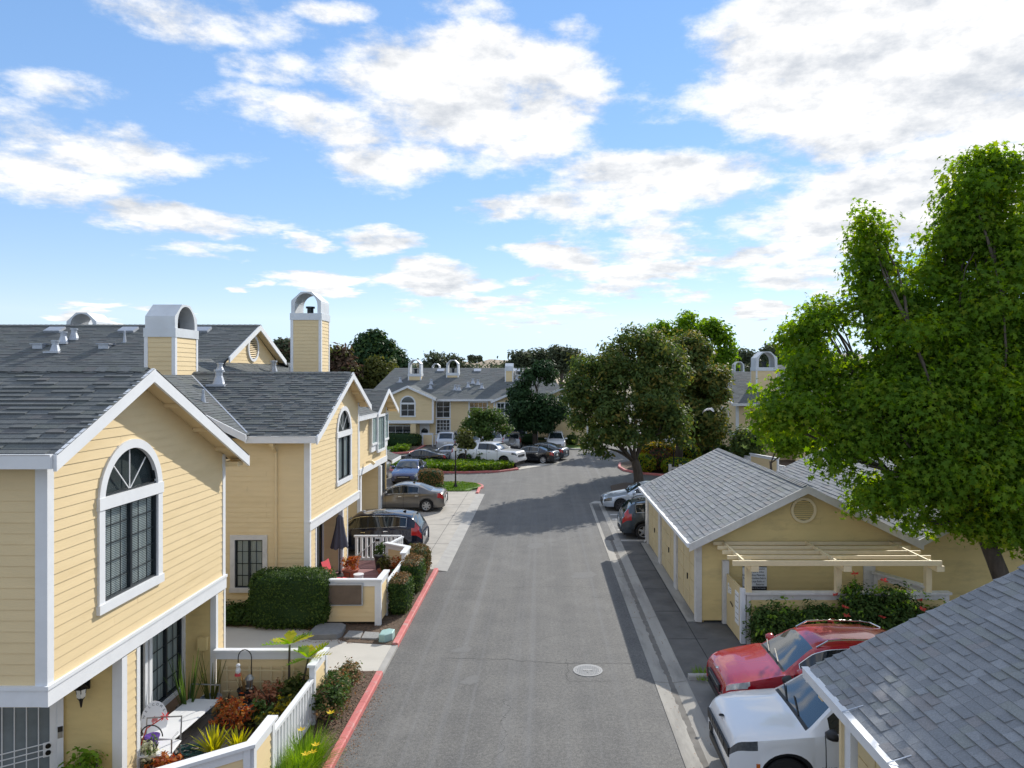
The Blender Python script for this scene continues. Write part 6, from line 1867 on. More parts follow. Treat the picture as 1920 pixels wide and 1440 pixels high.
CARS = {
 'sedan': dict(L=4.6, W=1.80, wr=.325, fw=.195, rw=.80, sill=.24,
    top=[(0, .58), (.015, .68), (.05, .745), (.12, .82), (.27, .945), (.42, 1.36), (.50, 1.435), (.58, 1.44), (.70, 1.36), (.85, 1.09), (.965, 1.045), (.99, .96), (1, .82)],
    belt=[(0, .55), (.015, .64), (.06, .70), (.14, .79), (.27, .90), (.55, .945), (.8, .985), (.965, .99), (1, .80)],
    ws=(.285, .425), rg=(.705, .845), win=[(.345, .525), (.545, .705)], doors=[(.33, .535), (.535, .725)], hl=(.012, .10), tl=(.925, .99)),
 'coupe': dict(L=4.55, W=1.74, wr=.32, fw=.19, rw=.79, sill=.24,
    top=[(0, .60), (.015, .70), (.08, .78), (.30, .88), (.43, 1.24), (.52, 1.315), (.60, 1.30), (.86, .98), (.97, .95), (1, .78)],
    belt=[(0, .57), (.015, .66), (.08, .74), (.3, .84), (.55, .86), (.86, .92), (.97, .91), (1, .76)],
    ws=(.315, .425), rg=(.63, .84), win=[(.36, .55), (.57, .70)], doors=[(.345, .575)], hl=(.012, .07), tl=(.95, .992)),
 'suv': dict(L=4.55, W=1.84, wr=.35, fw=.19, rw=.785, sill=.28,
    top=[(0, .72), (.012, .84), (.04, .93), (.12, 1.0), (.255, 1.10), (.385, 1.56), (.45, 1.64), (.55, 1.665), (.75, 1.645), (.865, 1.58), (.90, 1.52), (.975, 1.12), (.99, 1.0), (1, .85)],
    belt=[(0, .68), (.012, .80), (.05, .87), (.14, .95), (.26, 1.05), (.55, 1.09), (.8, 1.15), (.95, 1.12), (1, .82)],
    ws=(.27, .395), rg=(.885, .968), win=[(.33, .51), (.53, .70), (.715, .855)], doors=[(.315, .52), (.52, .715)], hl=(.012, .115), tl=(.90, .988)),
 'boxy': dict(L=4.92, W=1.97, wr=.395, fw=.185, rw=.785, sill=.32,
    top=[(0, .88), (.008, 1.02), (.03, 1.10), (.10, 1.145), (.265, 1.195), (.385, 1.66), (.45, 1.76), (.55, 1.79), (.80, 1.77), (.90, 1.72), (.985, 1.16), (.993, 1.05), (1, .85)],
    belt=[(0, .82), (.008, .95), (.03, 1.02), (.10, 1.08), (.27, 1.14), (.55, 1.17), (.9, 1.2), (.97, 1.15), (1, .84)],
    ws=(.272, .395), rg=(.905, .978), win=[(.335, .51), (.53, .70), (.72, .885)], doors=[(.315, .525), (.525, .72)], hl=(0, .088), tl=(.93, .99), flare=1),
 'van': dict(L=5.1, W=1.98, wr=.34, fw=.185, rw=.79, sill=.26,
    top=[(0, .70), (.012, .82), (.05, .95), (.17, 1.12), (.32, 1.62), (.40, 1.74), (.5, 1.77), (.88, 1.74), (.94, 1.66), (.985, 1.10), (1, .85)],
    belt=[(0, .66), (.012, .78), (.05, .88), (.18, 1.02), (.5, 1.08), (.9, 1.12), (1, .82)],
    ws=(.19, .335), rg=(.935, .982), win=[(.27, .44), (.46, .66), (.68, .90)], doors=[(.26, .45), (.45, .67)], hl=(.012, .12), tl=(.955, .992)),
 'pickup': dict(L=5.85, W=2.04, wr=.42, fw=.175, rw=.80, sill=.42,
    top=[(0, 1.0), (.006, 1.18), (.03, 1.26), (.10, 1.30), (.235, 1.335), (.325, 1.78), (.38, 1.89), (.45, 1.915), (.575, 1.89), (.605, 1.78), (.628, 1.33), (.635, 1.32), (.99, 1.36), (1, 1.0)],
    belt=[(0, .95), (.006, 1.1), (.03, 1.17), (.12, 1.22), (.25, 1.27), (.6, 1.3), (.63, 1.3), (.99, 1.34), (1, .98)],
    ws=(.24, .335), rg=(.598, .624), win=[(.29, .43), (.445, .575)], doors=[(.275, .437), (.437, .59)], hl=(.006, .07), tl=(.965, .995), bed=(.645, .985)),
}


def car(name, label, kind, style, loc, heading, color, paint_m=None, wheel='alloy', head='headlight', scale=1.0, group=None, rails=False, spare=False, trimline=True, plate=True, cat='car', dims=None, grille_low=True, badge=None, chrome_rail=False):
    """heading: degrees; 0 = nose towards +x"""
    S = dict(CARS[style]);
    if dims: S.update(dims)
    L, W = S['L'], S['W']; half = W / 2
    pm = paint_m
    root = thing(name, label, cat, (0, 0, 0), group)
    # stations along the length (0 nose .. 1 tail)
    st = set(i / 56 for i in range(57))
    st |= {0.004, 0.012, 0.025, .04, .985, .994}
    for k in ('ws', 'rg', 'hl', 'tl'): st |= set(S[k])
    st.add(S['ws'][0] - .012)
    for w_ in S['win']: st |= set(w_)
    for d in S['doors']:
        for q in d: st |= {q, q + .0035}
    if 'bed' in S: st |= set(S['bed'])
    wr = S['wr']; R_ = wr * 1.13
    for c in (S['fw'], S['rw']):
        for k in range(-6, 7): st.add(c + R_ / L * math.sin(k / 6 * math.pi / 2))
    st = sorted(s for s in st if 0 <= s <= 1)
    st = [s for i, s in enumerate(st) if i == 0 or s - st[i - 1] > .0012]
    NR = 11
    rows = []
    for s in st:
        zt = smooth_interp(S['top'], s) if .03 < s < .97 else interp(S['top'], s)
        zs = min(smooth_interp(S['belt'], s), zt - .012)
        x = L / 2 - s * L
        zl = S['sill']
        if s < .06: zl = S['sill'] + .02 * (1 - s / .06)
        for c in (S['fw'], S['rw']):
            dx = (s - c) * L
            if abs(dx) < R_: zl = max(zl, wr + math.sqrt(R_ * R_ - dx * dx))
        zl = min(zl, zs - .06)
        # plan taper
        e = max(0, (.13 - s) / .13); e2 = max(0, (s - .88) / .12)
        w = half * (1 - .20 * e ** 2.2 - .14 * e2 ** 2.2)
        cab = max(0.0, min(1.0, (zt - zs - .03) / .42))
        wt = w * (.90 - .185 * cab)
        ws_ = w * .965
        ze = zt - .028 - .02 * cab - (.012 if cab < .1 else 0)
        ze = max(ze, zs + .004)
        fl = 0.0
        if S.get('flare'):
            for c in (S['fw'], S['rw']):
                dx = abs((s - c) * L)
                if dx < R_ * 1.35: fl = max(fl, .025 * (1 - max(0, dx - R_) / (R_ * .35)) if dx > R_ else .025)
        hz = zs - zl
        nose = (1 - min(1, s / .05)) * .05 - (1 - min(1, (1 - s) / .05)) * .05   # lower fascia recedes
        pts = [
            (x - nose * .8, (w - .035) + fl, zl),
            (x, w - .004 + fl, zl + hz * .22),
            (x, w, zl + hz * .48),
            (x, w - .008, zl + hz * .66),
            (x, w - .012, zl + hz * .80),
            (x - nose * .3, ws_, zs),
            (x - nose * .5, ws_ + (wt - ws_) * .10, zs + (ze - zs) * .10),
            (x - nose * .5, ws_ + (wt - ws_) * .86, zs + (ze - zs) * .86),
            (x - nose * .5, wt, ze),
            (x - nose * .55, wt - .075, ze + (zt - ze) * .45),
            (x - nose * .6, wt * .5, zt - (zt - ze) * .16),
            (x - nose * .6, 0.0, zt),
        ]
        if 'bed' in S and S['bed'][0] <= s <= S['bed'][1]:
            f = zt - .50
            pts[9] = (x, wt - .09, zt - .03); pts[10] = (x, wt - .10, f); pts[11] = (x, 0, f)
            pts[8] = (x, wt + .03, zt - .012)
        rows.append(pts)
    n = len(rows[0])
    groups = {}
    def put(g, quad):
        groups.setdefault(g, MB()).add(quad, [tuple(range(len(quad)))])
    def mirror(p): return (p[0], -p[1], p[2])
    ws0, ws1 = S['ws']; rg0, rg1 = S['rg']
    for i in range(len(st) - 1):
        a, b = rows[i], rows[i + 1]; sm = (st[i] + st[i + 1]) / 2
        for r_ in range(n - 1):
            q = [a[r_], b[r_], b[r_ + 1], a[r_ + 1]]
            g = 'body'
            if r_ == 6:
                for wi, (w0, w1) in enumerate(S['win']):
                    if w0 < sm < w1: g = 'side_window%d' % wi
                if g == 'body' and S['win'][0][1] < sm < S['win'][-1][0]: g = 'pillar'
            if r_ in (9, 10):
                if ws0 < sm < ws1: g = 'windshield'
                elif ws0 - .0121 < sm <= ws0: g = 'cowl'
                elif rg0 < sm < rg1: g = 'rear_window'
                elif 'bed' in S and S['bed'][0] < sm < S['bed'][1]: g = 'bed'
            if r_ <= 5 and g == 'body':
                for di, (d0, d1) in enumerate(S['doors']):
                    if d0 + .0034 < sm < d1: g = 'door%d' % di
                    elif d0 < sm <= d0 + .0036 or d1 < sm <= d1 + .0036: g = 'seam'
            if r_ in ((4,) if style in ('boxy', 'suv', 'pickup') else (3, 4)) and S['hl'][0] < sm < S['hl'][1]: g = 'headlight'
            if r_ in (3, 4) and S['tl'][0] < sm < S['tl'][1]: g = 'tail_light'
            if style in ('suv',) and r_ in (5, 6, 7) and .93 < sm < .975 and name != 'red_car': g = 'tail_light'
            if r_ == 0 and g == 'body' and (.12 < sm < .9 or style == 'boxy'): g = 'sill'
            if g in ('headlight', 'tail_light') or g.startswith('door') or g.startswith('side_window'):
                put(g + '_a', q); put(g + '_b', [mirror(p) for p in reversed(q)])
            else:
                put(g, q); put(g, [mirror(p) for p in reversed(q)])
    for end, g in ((rows[0], 'body'), (rows[-1], 'body')):
        put(g, list(end) + [mirror(p) for p in reversed(end[:-1])])
    PM = pm
    def mk(g, nm, m, parent=root, smooth=True):
        if g in groups:
            b = groups[g]
            o = b.build(nm, m, parent, smooth=False)
            if smooth:
                import bmesh
                bm = bmesh.new(); bm.from_mesh(o.data); bmesh.ops.remove_doubles(bm, verts=bm.verts, dist=.0005); bmesh.ops.recalc_face_normals(bm, faces=bm.faces)
                for e_ in bm.edges:
                    e_.smooth = not (len(e_.link_faces) == 2 and e_.calc_face_angle(0) > R(38))
                for f in bm.faces: f.smooth = True
                bm.to_mesh(o.data); bm.free()
            return o
    body = mk('body', 'body', PM)
    if body is None: raise RuntimeError
    mk('seam', 'door_gap', 'black_trim', smooth=False)
    mk('pillar', 'pillar', 'black_trim'); mk('cowl', 'cowl', 'black_trim')
    mk('sill', 'sill', PM if style in ('sedan', 'coupe') else 'black_trim')
    mk('windshield', 'windshield', 'windshield_glass'); mk('rear_window', 'rear_window', 'car_glass')
    mk('bed', 'bed', 'black_trim' if False else PM)
    for sd_ in 'ab':
        for i in range(len(S['doors'])):
            d = mk('door%d_%s' % (i, sd_), 'door', PM)
            sg = 1 if sd_ == 'a' else -1
            s1 = S['doors'][i][1] - .02; xx = L / 2 - s1 * L
            zz = interp(S['belt'], s1) - .12
            h = MB(); h.obox((xx + .08, sg * (half - .004), zz), (.085, 0, 0), (0, .018, 0), (0, 0, .016))
            h.build('handle', 'chrome' if trimline else PM, d)
        for i in range(len(S['win'])): mk('side_window%d_%s' % (i, sd_), 'side_window', 'car_glass')
        mk('headlight_' + sd_, 'headlight', head); mk('tail_light_' + sd_, 'tail_light', 'tail_light')
    # front: grille, lower intake, plates
    def ahead(s): return L / 2
    zt0 = interp(S['top'], 0); z0 = S['sill'] + .02
    wf = half * .80
    gw = .95 if style == 'boxy' else .62
    b = MB(); b.box((L / 2 - .02, -wf * gw, zt0 - .17), (L / 2 + .018, wf * gw, zt0 - .015)); b.build('grille', 'black_trim', root)
    b = MB(); b.box((L / 2 - .05, -wf * .8, z0 + .02), (L / 2 + .01, wf * .8, z0 + .14)); b.build('lower_intake', 'black_trim', root)
    if style in ('boxy', 'pickup'):
        for k in range(7):
            g_ = MB(); y = (k - 3) * wf * .165; g_.box((L / 2 + .017, y - wf * .055, zt0 - .15), (L / 2 + .026, y + wf * .055, zt0 - .03)); g_.build('grille_slot', 'chrome' if style == 'pickup' else 'dark_alloy', root)
    elif style != 'coupe':
        b = MB(); b.box((L / 2 + .017, -wf * .5, zt0 - .075), (L / 2 + .026, wf * .5, zt0 - .055)); b.build('grille_bar', 'chrome', root)
    if plate:
        b = MB(); b.box((L / 2, -.26, z0 + .13), (L / 2 + .03, .05 + .0, z0 + .24)) if False else b.box((-L / 2 - .015, -.16, interp(S['top'], 1) - .2), (-L / 2 - .004, .16, interp(S['top'], 1) - .04)); b.build('licence_plate', 'plate', root)
    # rear bumper strip
    b = MB(); b.box((-L / 2 - .012, -wf * .85, S['sill'] + .03), (-L / 2 + .05, wf * .85, S['sill'] + .16)); b.build('rear_bumper', 'black_trim' if style in ('suv', 'boxy') else PM, root)
    if style == 'pickup':
        b = MB(); b.box((-L / 2 - .1, -wf, .55), (-L / 2 + .0, wf, .75)); b.build('bumper', 'chrome', root)
        b = MB(); b.box((L / 2 - .02, -wf, .52), (L / 2 + .07, wf, .68)); b.build('bumper', PM, root)
    # underbody and arches
    b = MB(); b.box((-L / 2 + .12, -half + .22, .17), (L / 2 - .14, half - .22, S['sill'] + .3))
    for c in (S['fw'], S['rw']):
        xc = L / 2 - c * L
        for sg in (-1, 1):
            pr = [(R_ * 1.02, sg * (half - .30)), (R_ * 1.02, sg * (half - .03))]
            b.lathe([(r_, h) for r_, h in pr], (xc, 0, wr), 14, 'y', 0, 0.0, math.pi)
            b.add([V(xc + R_ * math.cos(math.pi * k / 14), sg * (half - .30), wr + R_ * math.sin(math.pi * k / 14)) for k in range(15)], [tuple(range(15))])
    b.build('underbody', 'black_trim', root)
    # wheels
    wm = {}
    for c in (S['fw'], S['rw']):
        for sg in (-1, 1):
            ctr = V(L / 2 - c * L, sg * (half - .125), wr)
            if sg not in wm:
                t = MB(); tw = .11
                t.lathe([(wr * .66, -tw), (wr * .93, -tw), (wr, -tw * .72), (wr, tw * .72), (wr * .93, tw), (wr * .66, tw)], (0, 0, 0), 28, 'y')
                r_ = MB(); of = sg * tw
                r_.lathe([(wr * .67, of * .9), (wr * .69, of * 1.02), (wr * .62, of * .95), (wr * .60, of * .3)], (0, 0, 0), 28, 'y')
                ns = 7 if style in ('sedan', 'coupe') else 5
                for k in range(ns):
                    a = 2 * math.pi * k / ns + .2; d = V(math.cos(a), 0, math.sin(a)); p = V(-math.sin(a), 0, math.cos(a))
                    w0, w1 = wr * .15, wr * .09
                    y0 = of * .98; y1 = of * .75
                    vs = [d * wr * .1 + p * w0 + V(0, y0, 0), d * wr * .64 + p * w1 + V(0, y0 * .96, 0), d * wr * .64 - p * w1 + V(0, y0 * .96, 0), d * wr * .1 - p * w0 + V(0, y0, 0)]
                    vs += [Vector(v) - V(0, of * .25, 0) for v in vs]
                    r_.add(vs, [(0, 1, 2, 3), (0, 4, 5, 1), (1, 5, 6, 2), (2, 6, 7, 3)])
                r_.lathe([(wr * .17, of * .8), (wr * .17, of * 1.03), (0.001, of * 1.06)], (0, 0, 0), 14, 'y')
                bk = MB(); bk.lathe([(0.001, of * .3), (wr * .62, of * .3)], (0, 0, 0), 20, 'y')  # plain black backing disc added behind the spokes
                wm[sg] = (t.mesh('tyre', ['tyre'], (0, 0, 0), False), r_.mesh('rim', [wheel], (0, 0, 0), False), bk.mesh('wheel_backing', ['flat_black'], (0, 0, 0), False))
            wh = sub('wheel', wm[sg][0], root); wh.location = ctr
            for nm, me in (('rim', wm[sg][1]), ('wheel_backing', wm[sg][2])):
                q = bpy.data.objects.new(nm, me); COL.objects.link(q); q.parent = wh; ROOT[q.name] = V(0, 0, 0)
    # mirrors
    sm = S['win'][0][0] - .005; xm = L / 2 - sm * L; zm_ = interp(S['belt'], sm) + .09
    for sg in (-1, 1):
        b = MB(); b.lathe([(0.001, -.10), (.06, -.095), (.095, -.02), (.10, .05), (.085, .06)], (xm + .0, sg * (half + .09), zm_), 12, 'x')
        b.obox((xm + .03, sg * (half - .0), zm_ - .06), (.03, 0, 0), (0, .07, 0), (0, 0, .018))
        # glass side faces the tail
        vs = b.v; b.v = [(-(p[0] - xm) + xm, sg * (half + .09) + (p[1] - sg * (half + .09)) * 1.35, zm_ + (p[2] - zm_) * .85) for p in vs]
        b.build('mirror', PM if style != 'boxy' else 'black_trim', root, smooth=True)
    # window surround line
    if trimline:
        for sg in (1, -1):
            b = MB()
            i0 = [i for i, s in enumerate(st) if S['win'][0][0] - .002 <= s <= S['win'][-1][1] + .002]
            low = [V(rows[i][6][0], sg * (rows[i][6][1] + .006), rows[i][6][2] - .012) for i in i0]
            upp = [V(rows[i][7][0], sg * (rows[i][7][1] + .006), rows[i][7][2] + .012) for i in i0]
            loop = low + upp[::-1] + [low[0]]
            b.tube(loop, .011, 5, cap=False); b.build('window_trim', 'chrome', root)
    # wipers
    for (y, ln) in ((.35, .55), (-.25, .5)):
        s0 = ws0 - .004; x0 = L / 2 - s0 * L; z_0 = interp(S['top'], s0) + .02
        s1 = ws0 + .02; x1 = L / 2 - s1 * L; z_1 = interp(S['top'], s1) + .02
        b = MB(); b.beam((x0, y, z_0), (x1, y - ln, z_1), .02, .018); b.build('wiper', 'black_trim', root)
    if rails:
        for sg in (-1, 1):
            b = MB(); pts = []
            for k in range(9):
                s = .44 + .42 * k / 8; zt = smooth_interp(S['top'], s); w = half * .66
                pts.append(V(L / 2 - s * L, sg * w, zt + (.05 if 0 < k < 8 else -.02)))
            b.tube(pts, .018, 6); b.build('roof_rail', 'chrome' if chrome_rail else 'black_trim', root)
    if style in ('suv', 'boxy', 'sedan'):
        s = .80 if style != 'sedan' else .62; zt = interp(S['top'], s); x = L / 2 - s * L
        b = MB(); b.prism([(x + .1, -.02, zt - .02), (x - .1, -.02, zt - .02), (x - .09, -.012, zt + .055), (x - .04, -.012, zt + .05)], (0, .04, 0)); b.build('roof_fin', PM if style != 'suv' else 'black_trim', root)
    if spare:
        b = MB(); b.lathe([(0.001, .0), (.24, .0), (.33, -.03), (.34, -.12), (.33, -.2)], (-L / 2 - .02, -.08, .95), 20, 'x'); b.build('spare_wheel_cover', PM, root)
        b = MB(); b.lathe([(.335, -.03), (.35, -.1), (.335, -.2)], (-L / 2 - .02, -.08, .95), 20, 'x'); b.build('spare_tyre', 'tyre', root)
    root.location = loc; root.rotation_euler = (0, 0, R(heading)); root.scale = (scale,) * 3
    return root


def text_mesh(name, txt, size, m, parent, M4, align='CENTER', squash=1.0):
    """flat lettering as a mesh part; M4 places it (local x = reading direction, local y = up)"""
    cu = bpy.data.curves.new(name, 'FONT'); cu.body = txt; cu.size = size; cu.align_x = align; cu.extrude = 0.0005; cu.resolution_u = 2
    to = bpy.data.objects.new(name, cu); COL.objects.link(to)
    dg = bpy.context.evaluated_depsgraph_get()
    me = bpy.data.meshes.new_from_object(to.evaluated_get(dg))
    bpy.data.objects.remove(to); bpy.data.curves.remove(cu)
    me.materials.clear(); me.materials.append(MATS[m])
    Mx = M4 @ Matrix.Diagonal((squash, 1, 1, 1))
    me.transform(Mx)
    o = bpy.data.objects.new(name, me); COL.objects.link(o)
    if parent is not None: o.parent = parent
    ROOT[o.name] = V(0, 0, 0)
    return o


def frame4(o, x, y):
    x = Vector(x).normalized(); y = Vector(y).normalized(); z = x.cross(y)
    M_ = Matrix((x, y, z)).transposed().to_4x4(); M_.translation = Vector(o)
    return M_


P_white = paint('paint_white', (0.72, 0.73, 0.75), 0.0, .3)
P_red = paint('paint_red', (0.36, 0.006, 0.014), 0.1, .22)
P_black = paint('paint_black', (0.010, 0.012, 0.018), 0.3, .2)
P_navy = paint('paint_navy', (0.008, 0.012, 0.03), 0.2, .14)
MATS['paint_navy'].node_tree.nodes['Principled BSDF'].inputs['Coat Weight'].default_value = .35
P_grey = paint('paint_grey', (0.155, 0.145, 0.135), 0.6, .28)
P_silver = paint('paint_silver', (0.42, 0.45, 0.50), 0.6, .28)
P_pale = paint('paint_pale', (0.50, 0.56, 0.64), 0.45, .28)
P_blue = paint('paint_blue', (0.05, 0.065, 0.155), 0.45, .24)
P_slate = paint('paint_slate', (0.055, 0.07, 0.085), 0.5, .26)
P_tan = paint('paint_tan', (0.36, 0.36, 0.36), 0.5, .3)

DR = 'cars parked in the driveway'
car('parked_car', 'grey sedan parked in the driveway, showing its side and red tail light', 'grey', 'sedan', (-7.45, 38.55, .05), 180, 0, P_grey, group=DR)
car('parked_car', 'dark navy estate car with tall red tail light behind the white patio gate', 'navy', 'suv', (-7.0, 29.3, .05), 180, 0, P_navy, group=DR, rails=False, dims=dict(L=4.55))
car('parked_car', 'blue sedan facing us with bright streaked bonnet behind the grey sedan', 'blue', 'sedan', (-9.15, 49.6, 0), -90, 0, P_blue, dims=dict(W=1.78))
car('parked_car', 'pale silver car half hidden by the third house beside the blue sedan', 'dark', 'sedan', (-11.75, 49.3, 0), -90, 0, P_silver, dims=dict(W=1.8))
CT = 'cars parked around the court'
car('parked_car', 'low black fastback car parked behind the planted island', 'blk', 'coupe', (-9.85, 58.0, 0), 176, 0, P_black, group=CT, trimline=False)
car('parked_car', 'silver grey sedan behind the black fastback', 'sil', 'sedan', (-7.85, 61.0, 0), 172, 0, P_silver, group=CT)
car('pickup_truck', 'white crew cab pickup truck parked on the planted island edge', 'wp', 'pickup', (-4.3, 57.4, .05), -24, 0, P_white, cat='pickup truck', head='dark_headlight', wheel='dark_alloy')
car('parked_car', 'black sedan with red tail light nosed in beside the white pickup truck', 'bs', 'sedan', (-.95, 59.9, 0), 160, 0, P_black, group=CT)
car('parked_car', 'dark grey car at the end of the row past the black sedan', 'dg', 'sedan', (-.1, 62.3, 0), 160, 0, P_slate, group=CT)
car('minivan', 'silver minivan seen from the rear in front of the far house', 'mv', 'van', (-9.3, 71.6, 0), 90, 0, P_silver, cat='minivan')
car('parked_car', 'white sedan mostly hidden behind the small court tree', 'w1', 'sedan', (-6.9, 71.2, 0), -90, 0, P_white, group=CT)
car('parked_car', 'white sport utility car facing us between small tree and spare wheel car', 'w2', 'suv', (-4.75, 71.2, 0), -90, 0, P_white, group=CT)
car('parked_car', 'silver sport utility car with spare wheel on its tail', 'rav', 'suv', (-2.95, 71.0, 0), 90, 0, P_tan, group=CT, spare=True)
car('parked_van', 'white van facing us beside the far lawn corner', 'wv', 'van', (1.3, 70.6, 0), -90, 0, P_white, cat='van', dims=dict(W=1.8, L=4.7))
car('pickup_truck', 'white pickup truck at far right behind the dark tree trunks', 'wp2', 'pickup', (13.0, 73.2, 0), 180, 0, P_white, cat='pickup truck')
car('parked_car', 'red car at the far right edge of the court beyond the trees', 'rc', 'sedan', (12.0, 79, 0), 180, 0, P_red, group=CT)
STL = 'cars parked in the right hand stalls'
car('parked_car', 'pale silver sedan nosing out past the grey-roofed garage', 'cam', 'sedan', (5.62, 38.9, .024), 180, 0, P_pale, group=STL, head='dark_headlight', wheel='dark_alloy', dims=dict(L=4.85, W=1.84))
car('parked_car', 'dark slate sport utility car backed up against the garage end', 'lex', 'suv', (5.72, 32.35, .024), 0, 0, P_slate, group=STL, wheel='alloy', rails=True)
kia = car('parked_car', 'glossy red sport utility car in front of the flowering vine', 'kia', 'suv', (5.97, 15.58, .024), 180, 0, P_red, rails=True, chrome_rail=True, dims=dict(L=4.5, W=1.86, top=[(0, .70), (.012, .82), (.04, .90), (.12, .99), (.275, 1.08), (.41, 1.50), (.48, 1.60), (.58, 1.63), (.75, 1.61), (.865, 1.53), (.90, 1.46), (.975, 1.12), (.99, 1.0), (1, .85)], ws=(.285, .425), win=[(.345, .52), (.54, .70), (.715, .84)]))
jeep = car('parked_car', 'white boxy sport utility car nosed out beside the near garage', 'jeep', 'boxy', (5.62, 12.95, .024), 180, 0, P_white, head='dark_headlight', wheel='dark_alloy', rails=True, trimline=False)
# lettering on the white car's front door (car-local axes: nose +x, left side +y)
text_mesh('door_lettering', 'GRAND CHEROKEE', .085, 'ink', jeep, frame4((.62, .985, .60), (-1, 0, 0), (0, 0, 1)))
# bonnet creases, fog lamps and bumper details of the two near cars
def detail_front(c, L, W, zh, m, big):
    for sg in (-1, 1):
        b = MB(); big or b.beam((L / 2 - .30, sg * .42, zh + .03), (L / 2 - 1.2, sg * .55, zh + .115), .05, .015); big or b.build('bonnet_crease', m, c)
        b = MB(); b.obox((L / 2 - .06, sg * W * .34, .52), (.05, 0, 0), (0, .12, 0), (0, 0, .07)); b.build('fog_lamp_recess', 'black_trim', c)
    b = MB(); b.lathe([(.001, .0), (.05, .0), (.045, .012)], (L / 2 - .06, 0, zh - .02), 12, 'z'); b.build('emblem', 'chrome' if not big else 'black_trim', c)
detail_front(kia, 4.5, 1.86, .885, P_red, False)
detail_front(jeep, 4.92, 1.97, 1.085, P_white, True)
b = MB()
for sg in (-1, 1):
    b.obox((2.03, sg * .975, .66), (.03, 0, 0), (0, .01, 0), (0, 0, .05))
b.build('side_marker', 'amber', jeep)
# ------------------------------------------------------------------ near patio (fence, plants, furniture)
f1 = thing('patio_fence', 'near patio fence with plant trellis, solid corners and white balusters', 'fence', (-4.7, 13.5, .1), 'patio fences along the kerb')
fence_panel(f1, (-6.98, 15.44), (-4.7, 15.44), .12, 1.28, 1, posts=(False, True))
fence_panel(f1, (-4.68, 15.50), (-4.68, 14.62), .12, 1.28, 1, cap_w=.17, cap_z=.0535)
railing(f1, (-4.68, 14.58), (-4.68, 12.50), .2, 1.05, step=.15, bw=.055)
fence_panel(f1, (-4.68, 12.46), (-4.68, 11.56), .12, 1.25, 1, cap_w=.18)
fence_panel(f1, (-4.70, 11.54), (-7.5, 9.44), .12, 1.25, 1, cap_w=.18, cap_z=.0535, posts=(True, False))
tr = MB()
tr_ = node('trellis', f1)
for i in range(7):
    b = MB(); x = -6.72 + i * .235; b.box((x - .012, 15.34, .38), (x + .012, 15.36, 1.0)); b.build('slat', 'cream_wood', tr_)
for z in (.48, .68, .92):
    b = MB(); b.box((-6.8, 15.325, z - .012), (-5.2, 15.341, z + .012)); b.build('slat', 'cream_wood', tr_)
# deck boards
dk_ = structure(boxpart('patio_base', 'soil', None, (-9, 9.6, .1), (-4.74, 15.4, .13)))
x = -8.9
while x < -5.9:
    structure(boxpart('deck_board', 'deck_wood', None, (x, 10.7 if x > -7.0 else 12.2, .13), (x + .135, 15.38, .165 + rnd.uniform(-.003, .003)))); x += .142
structure(boxpart('patio_bed', 'soil', None, (-5.88, 12.0, .13), (-4.76, 15.36, .2)))
PT = 'plants inside the near patio'
bush('plant', 'red orange jade like shrub on pink stems', (-5.98, 14.0, .18), (.85, .75, .85), 520, .042, 'leaf_orange', PT, 'plant', clump=.05)
bush('plant', 'dusty pink round succulent below the white trellis', (-5.6, 14.85, .2), (.85, .75, .72), 700, .04, 'leaf_pink', PT, 'plant', clump=.05)
spiky('dracaena', 'larger yellow spiky plant by the fence corner', (-6.0, 13.15, .2), 46, .62, .028, 'leaf_yellow', 'plant', PT)
spiky('dracaena', 'smaller yellow spiky plant nearest the white balusters', (-5.62, 13.3, .2), 40, .52, .026, 'leaf_yellow', 'plant', PT)
bush('plant', 'low orange leaved succulent in the front of the patio', (-6.55, 12.5, .15), (.7, .55, .5), 420, .045, 'leaf_orange', PT, 'plant', clump=.05)
bush('plant', 'cream variegated shrub by the house pier', (-6.95, 12.72, .15), (.4, .36, .72), 420, .035, 'leaf_white', PT, 'plant', m2='leaf_mid', clump=.05)
bush('plant', 'dull gold shrub between red and pink shrubs', (-5.3, 13.9, .2), (.7, .6, .5), 420, .045, 'leaf_olive', PT, 'plant', m2='leaf_gold', clump=.06)
bush('plant', 'pale green leafy plant behind the red shrub', (-5.6, 14.3, .2), (.5, .45, .55), 360, .05, 'leaf_mid', PT, 'plant', clump=.06)
bush('plant', 'dark rosette plant at the back corner of the patio', (-5.1, 14.9, .2), (.9, .7, .8), 520, .055, 'leaf_dark', PT, 'plant', m2='leaf_olive', clump=.07)
bush('plant', 'bright green shrub under the porch lantern', (-7.5, 11.8, .13), (1.0, .45, .98), 520, .05, 'leaf_lime', PT, 'plant', clump=.06)
bush('plant', 'white flowering low plant along the inside of the balusters', (-5.0, 13.4, .2), (.45, .9, .35), 420, .035, 'leaf_white', PT, 'plant', m2='leaf_mid', clump=.06)
bush('plant', 'golden shrub between the white bowl and the balusters', (-5.05, 14.3, .2), (.6, .6, .62), 420, .045, 'leaf_gold', PT, 'plant', m2='leaf_olive', clump=.06)
bush('plant', 'grey green rosettes at the foot of the pink succulent', (-5.9, 14.4, .2), (.6, .4, .3), 300, .05, 'leaf_euc', PT, 'plant', clump=.05)
bush('plant', 'second orange shrub behind the red orange one', (-6.35, 14.35, .18), (.5, .45, .6), 320, .042, 'leaf_tan', PT, 'plant', m2='leaf_orange', clump=.05)
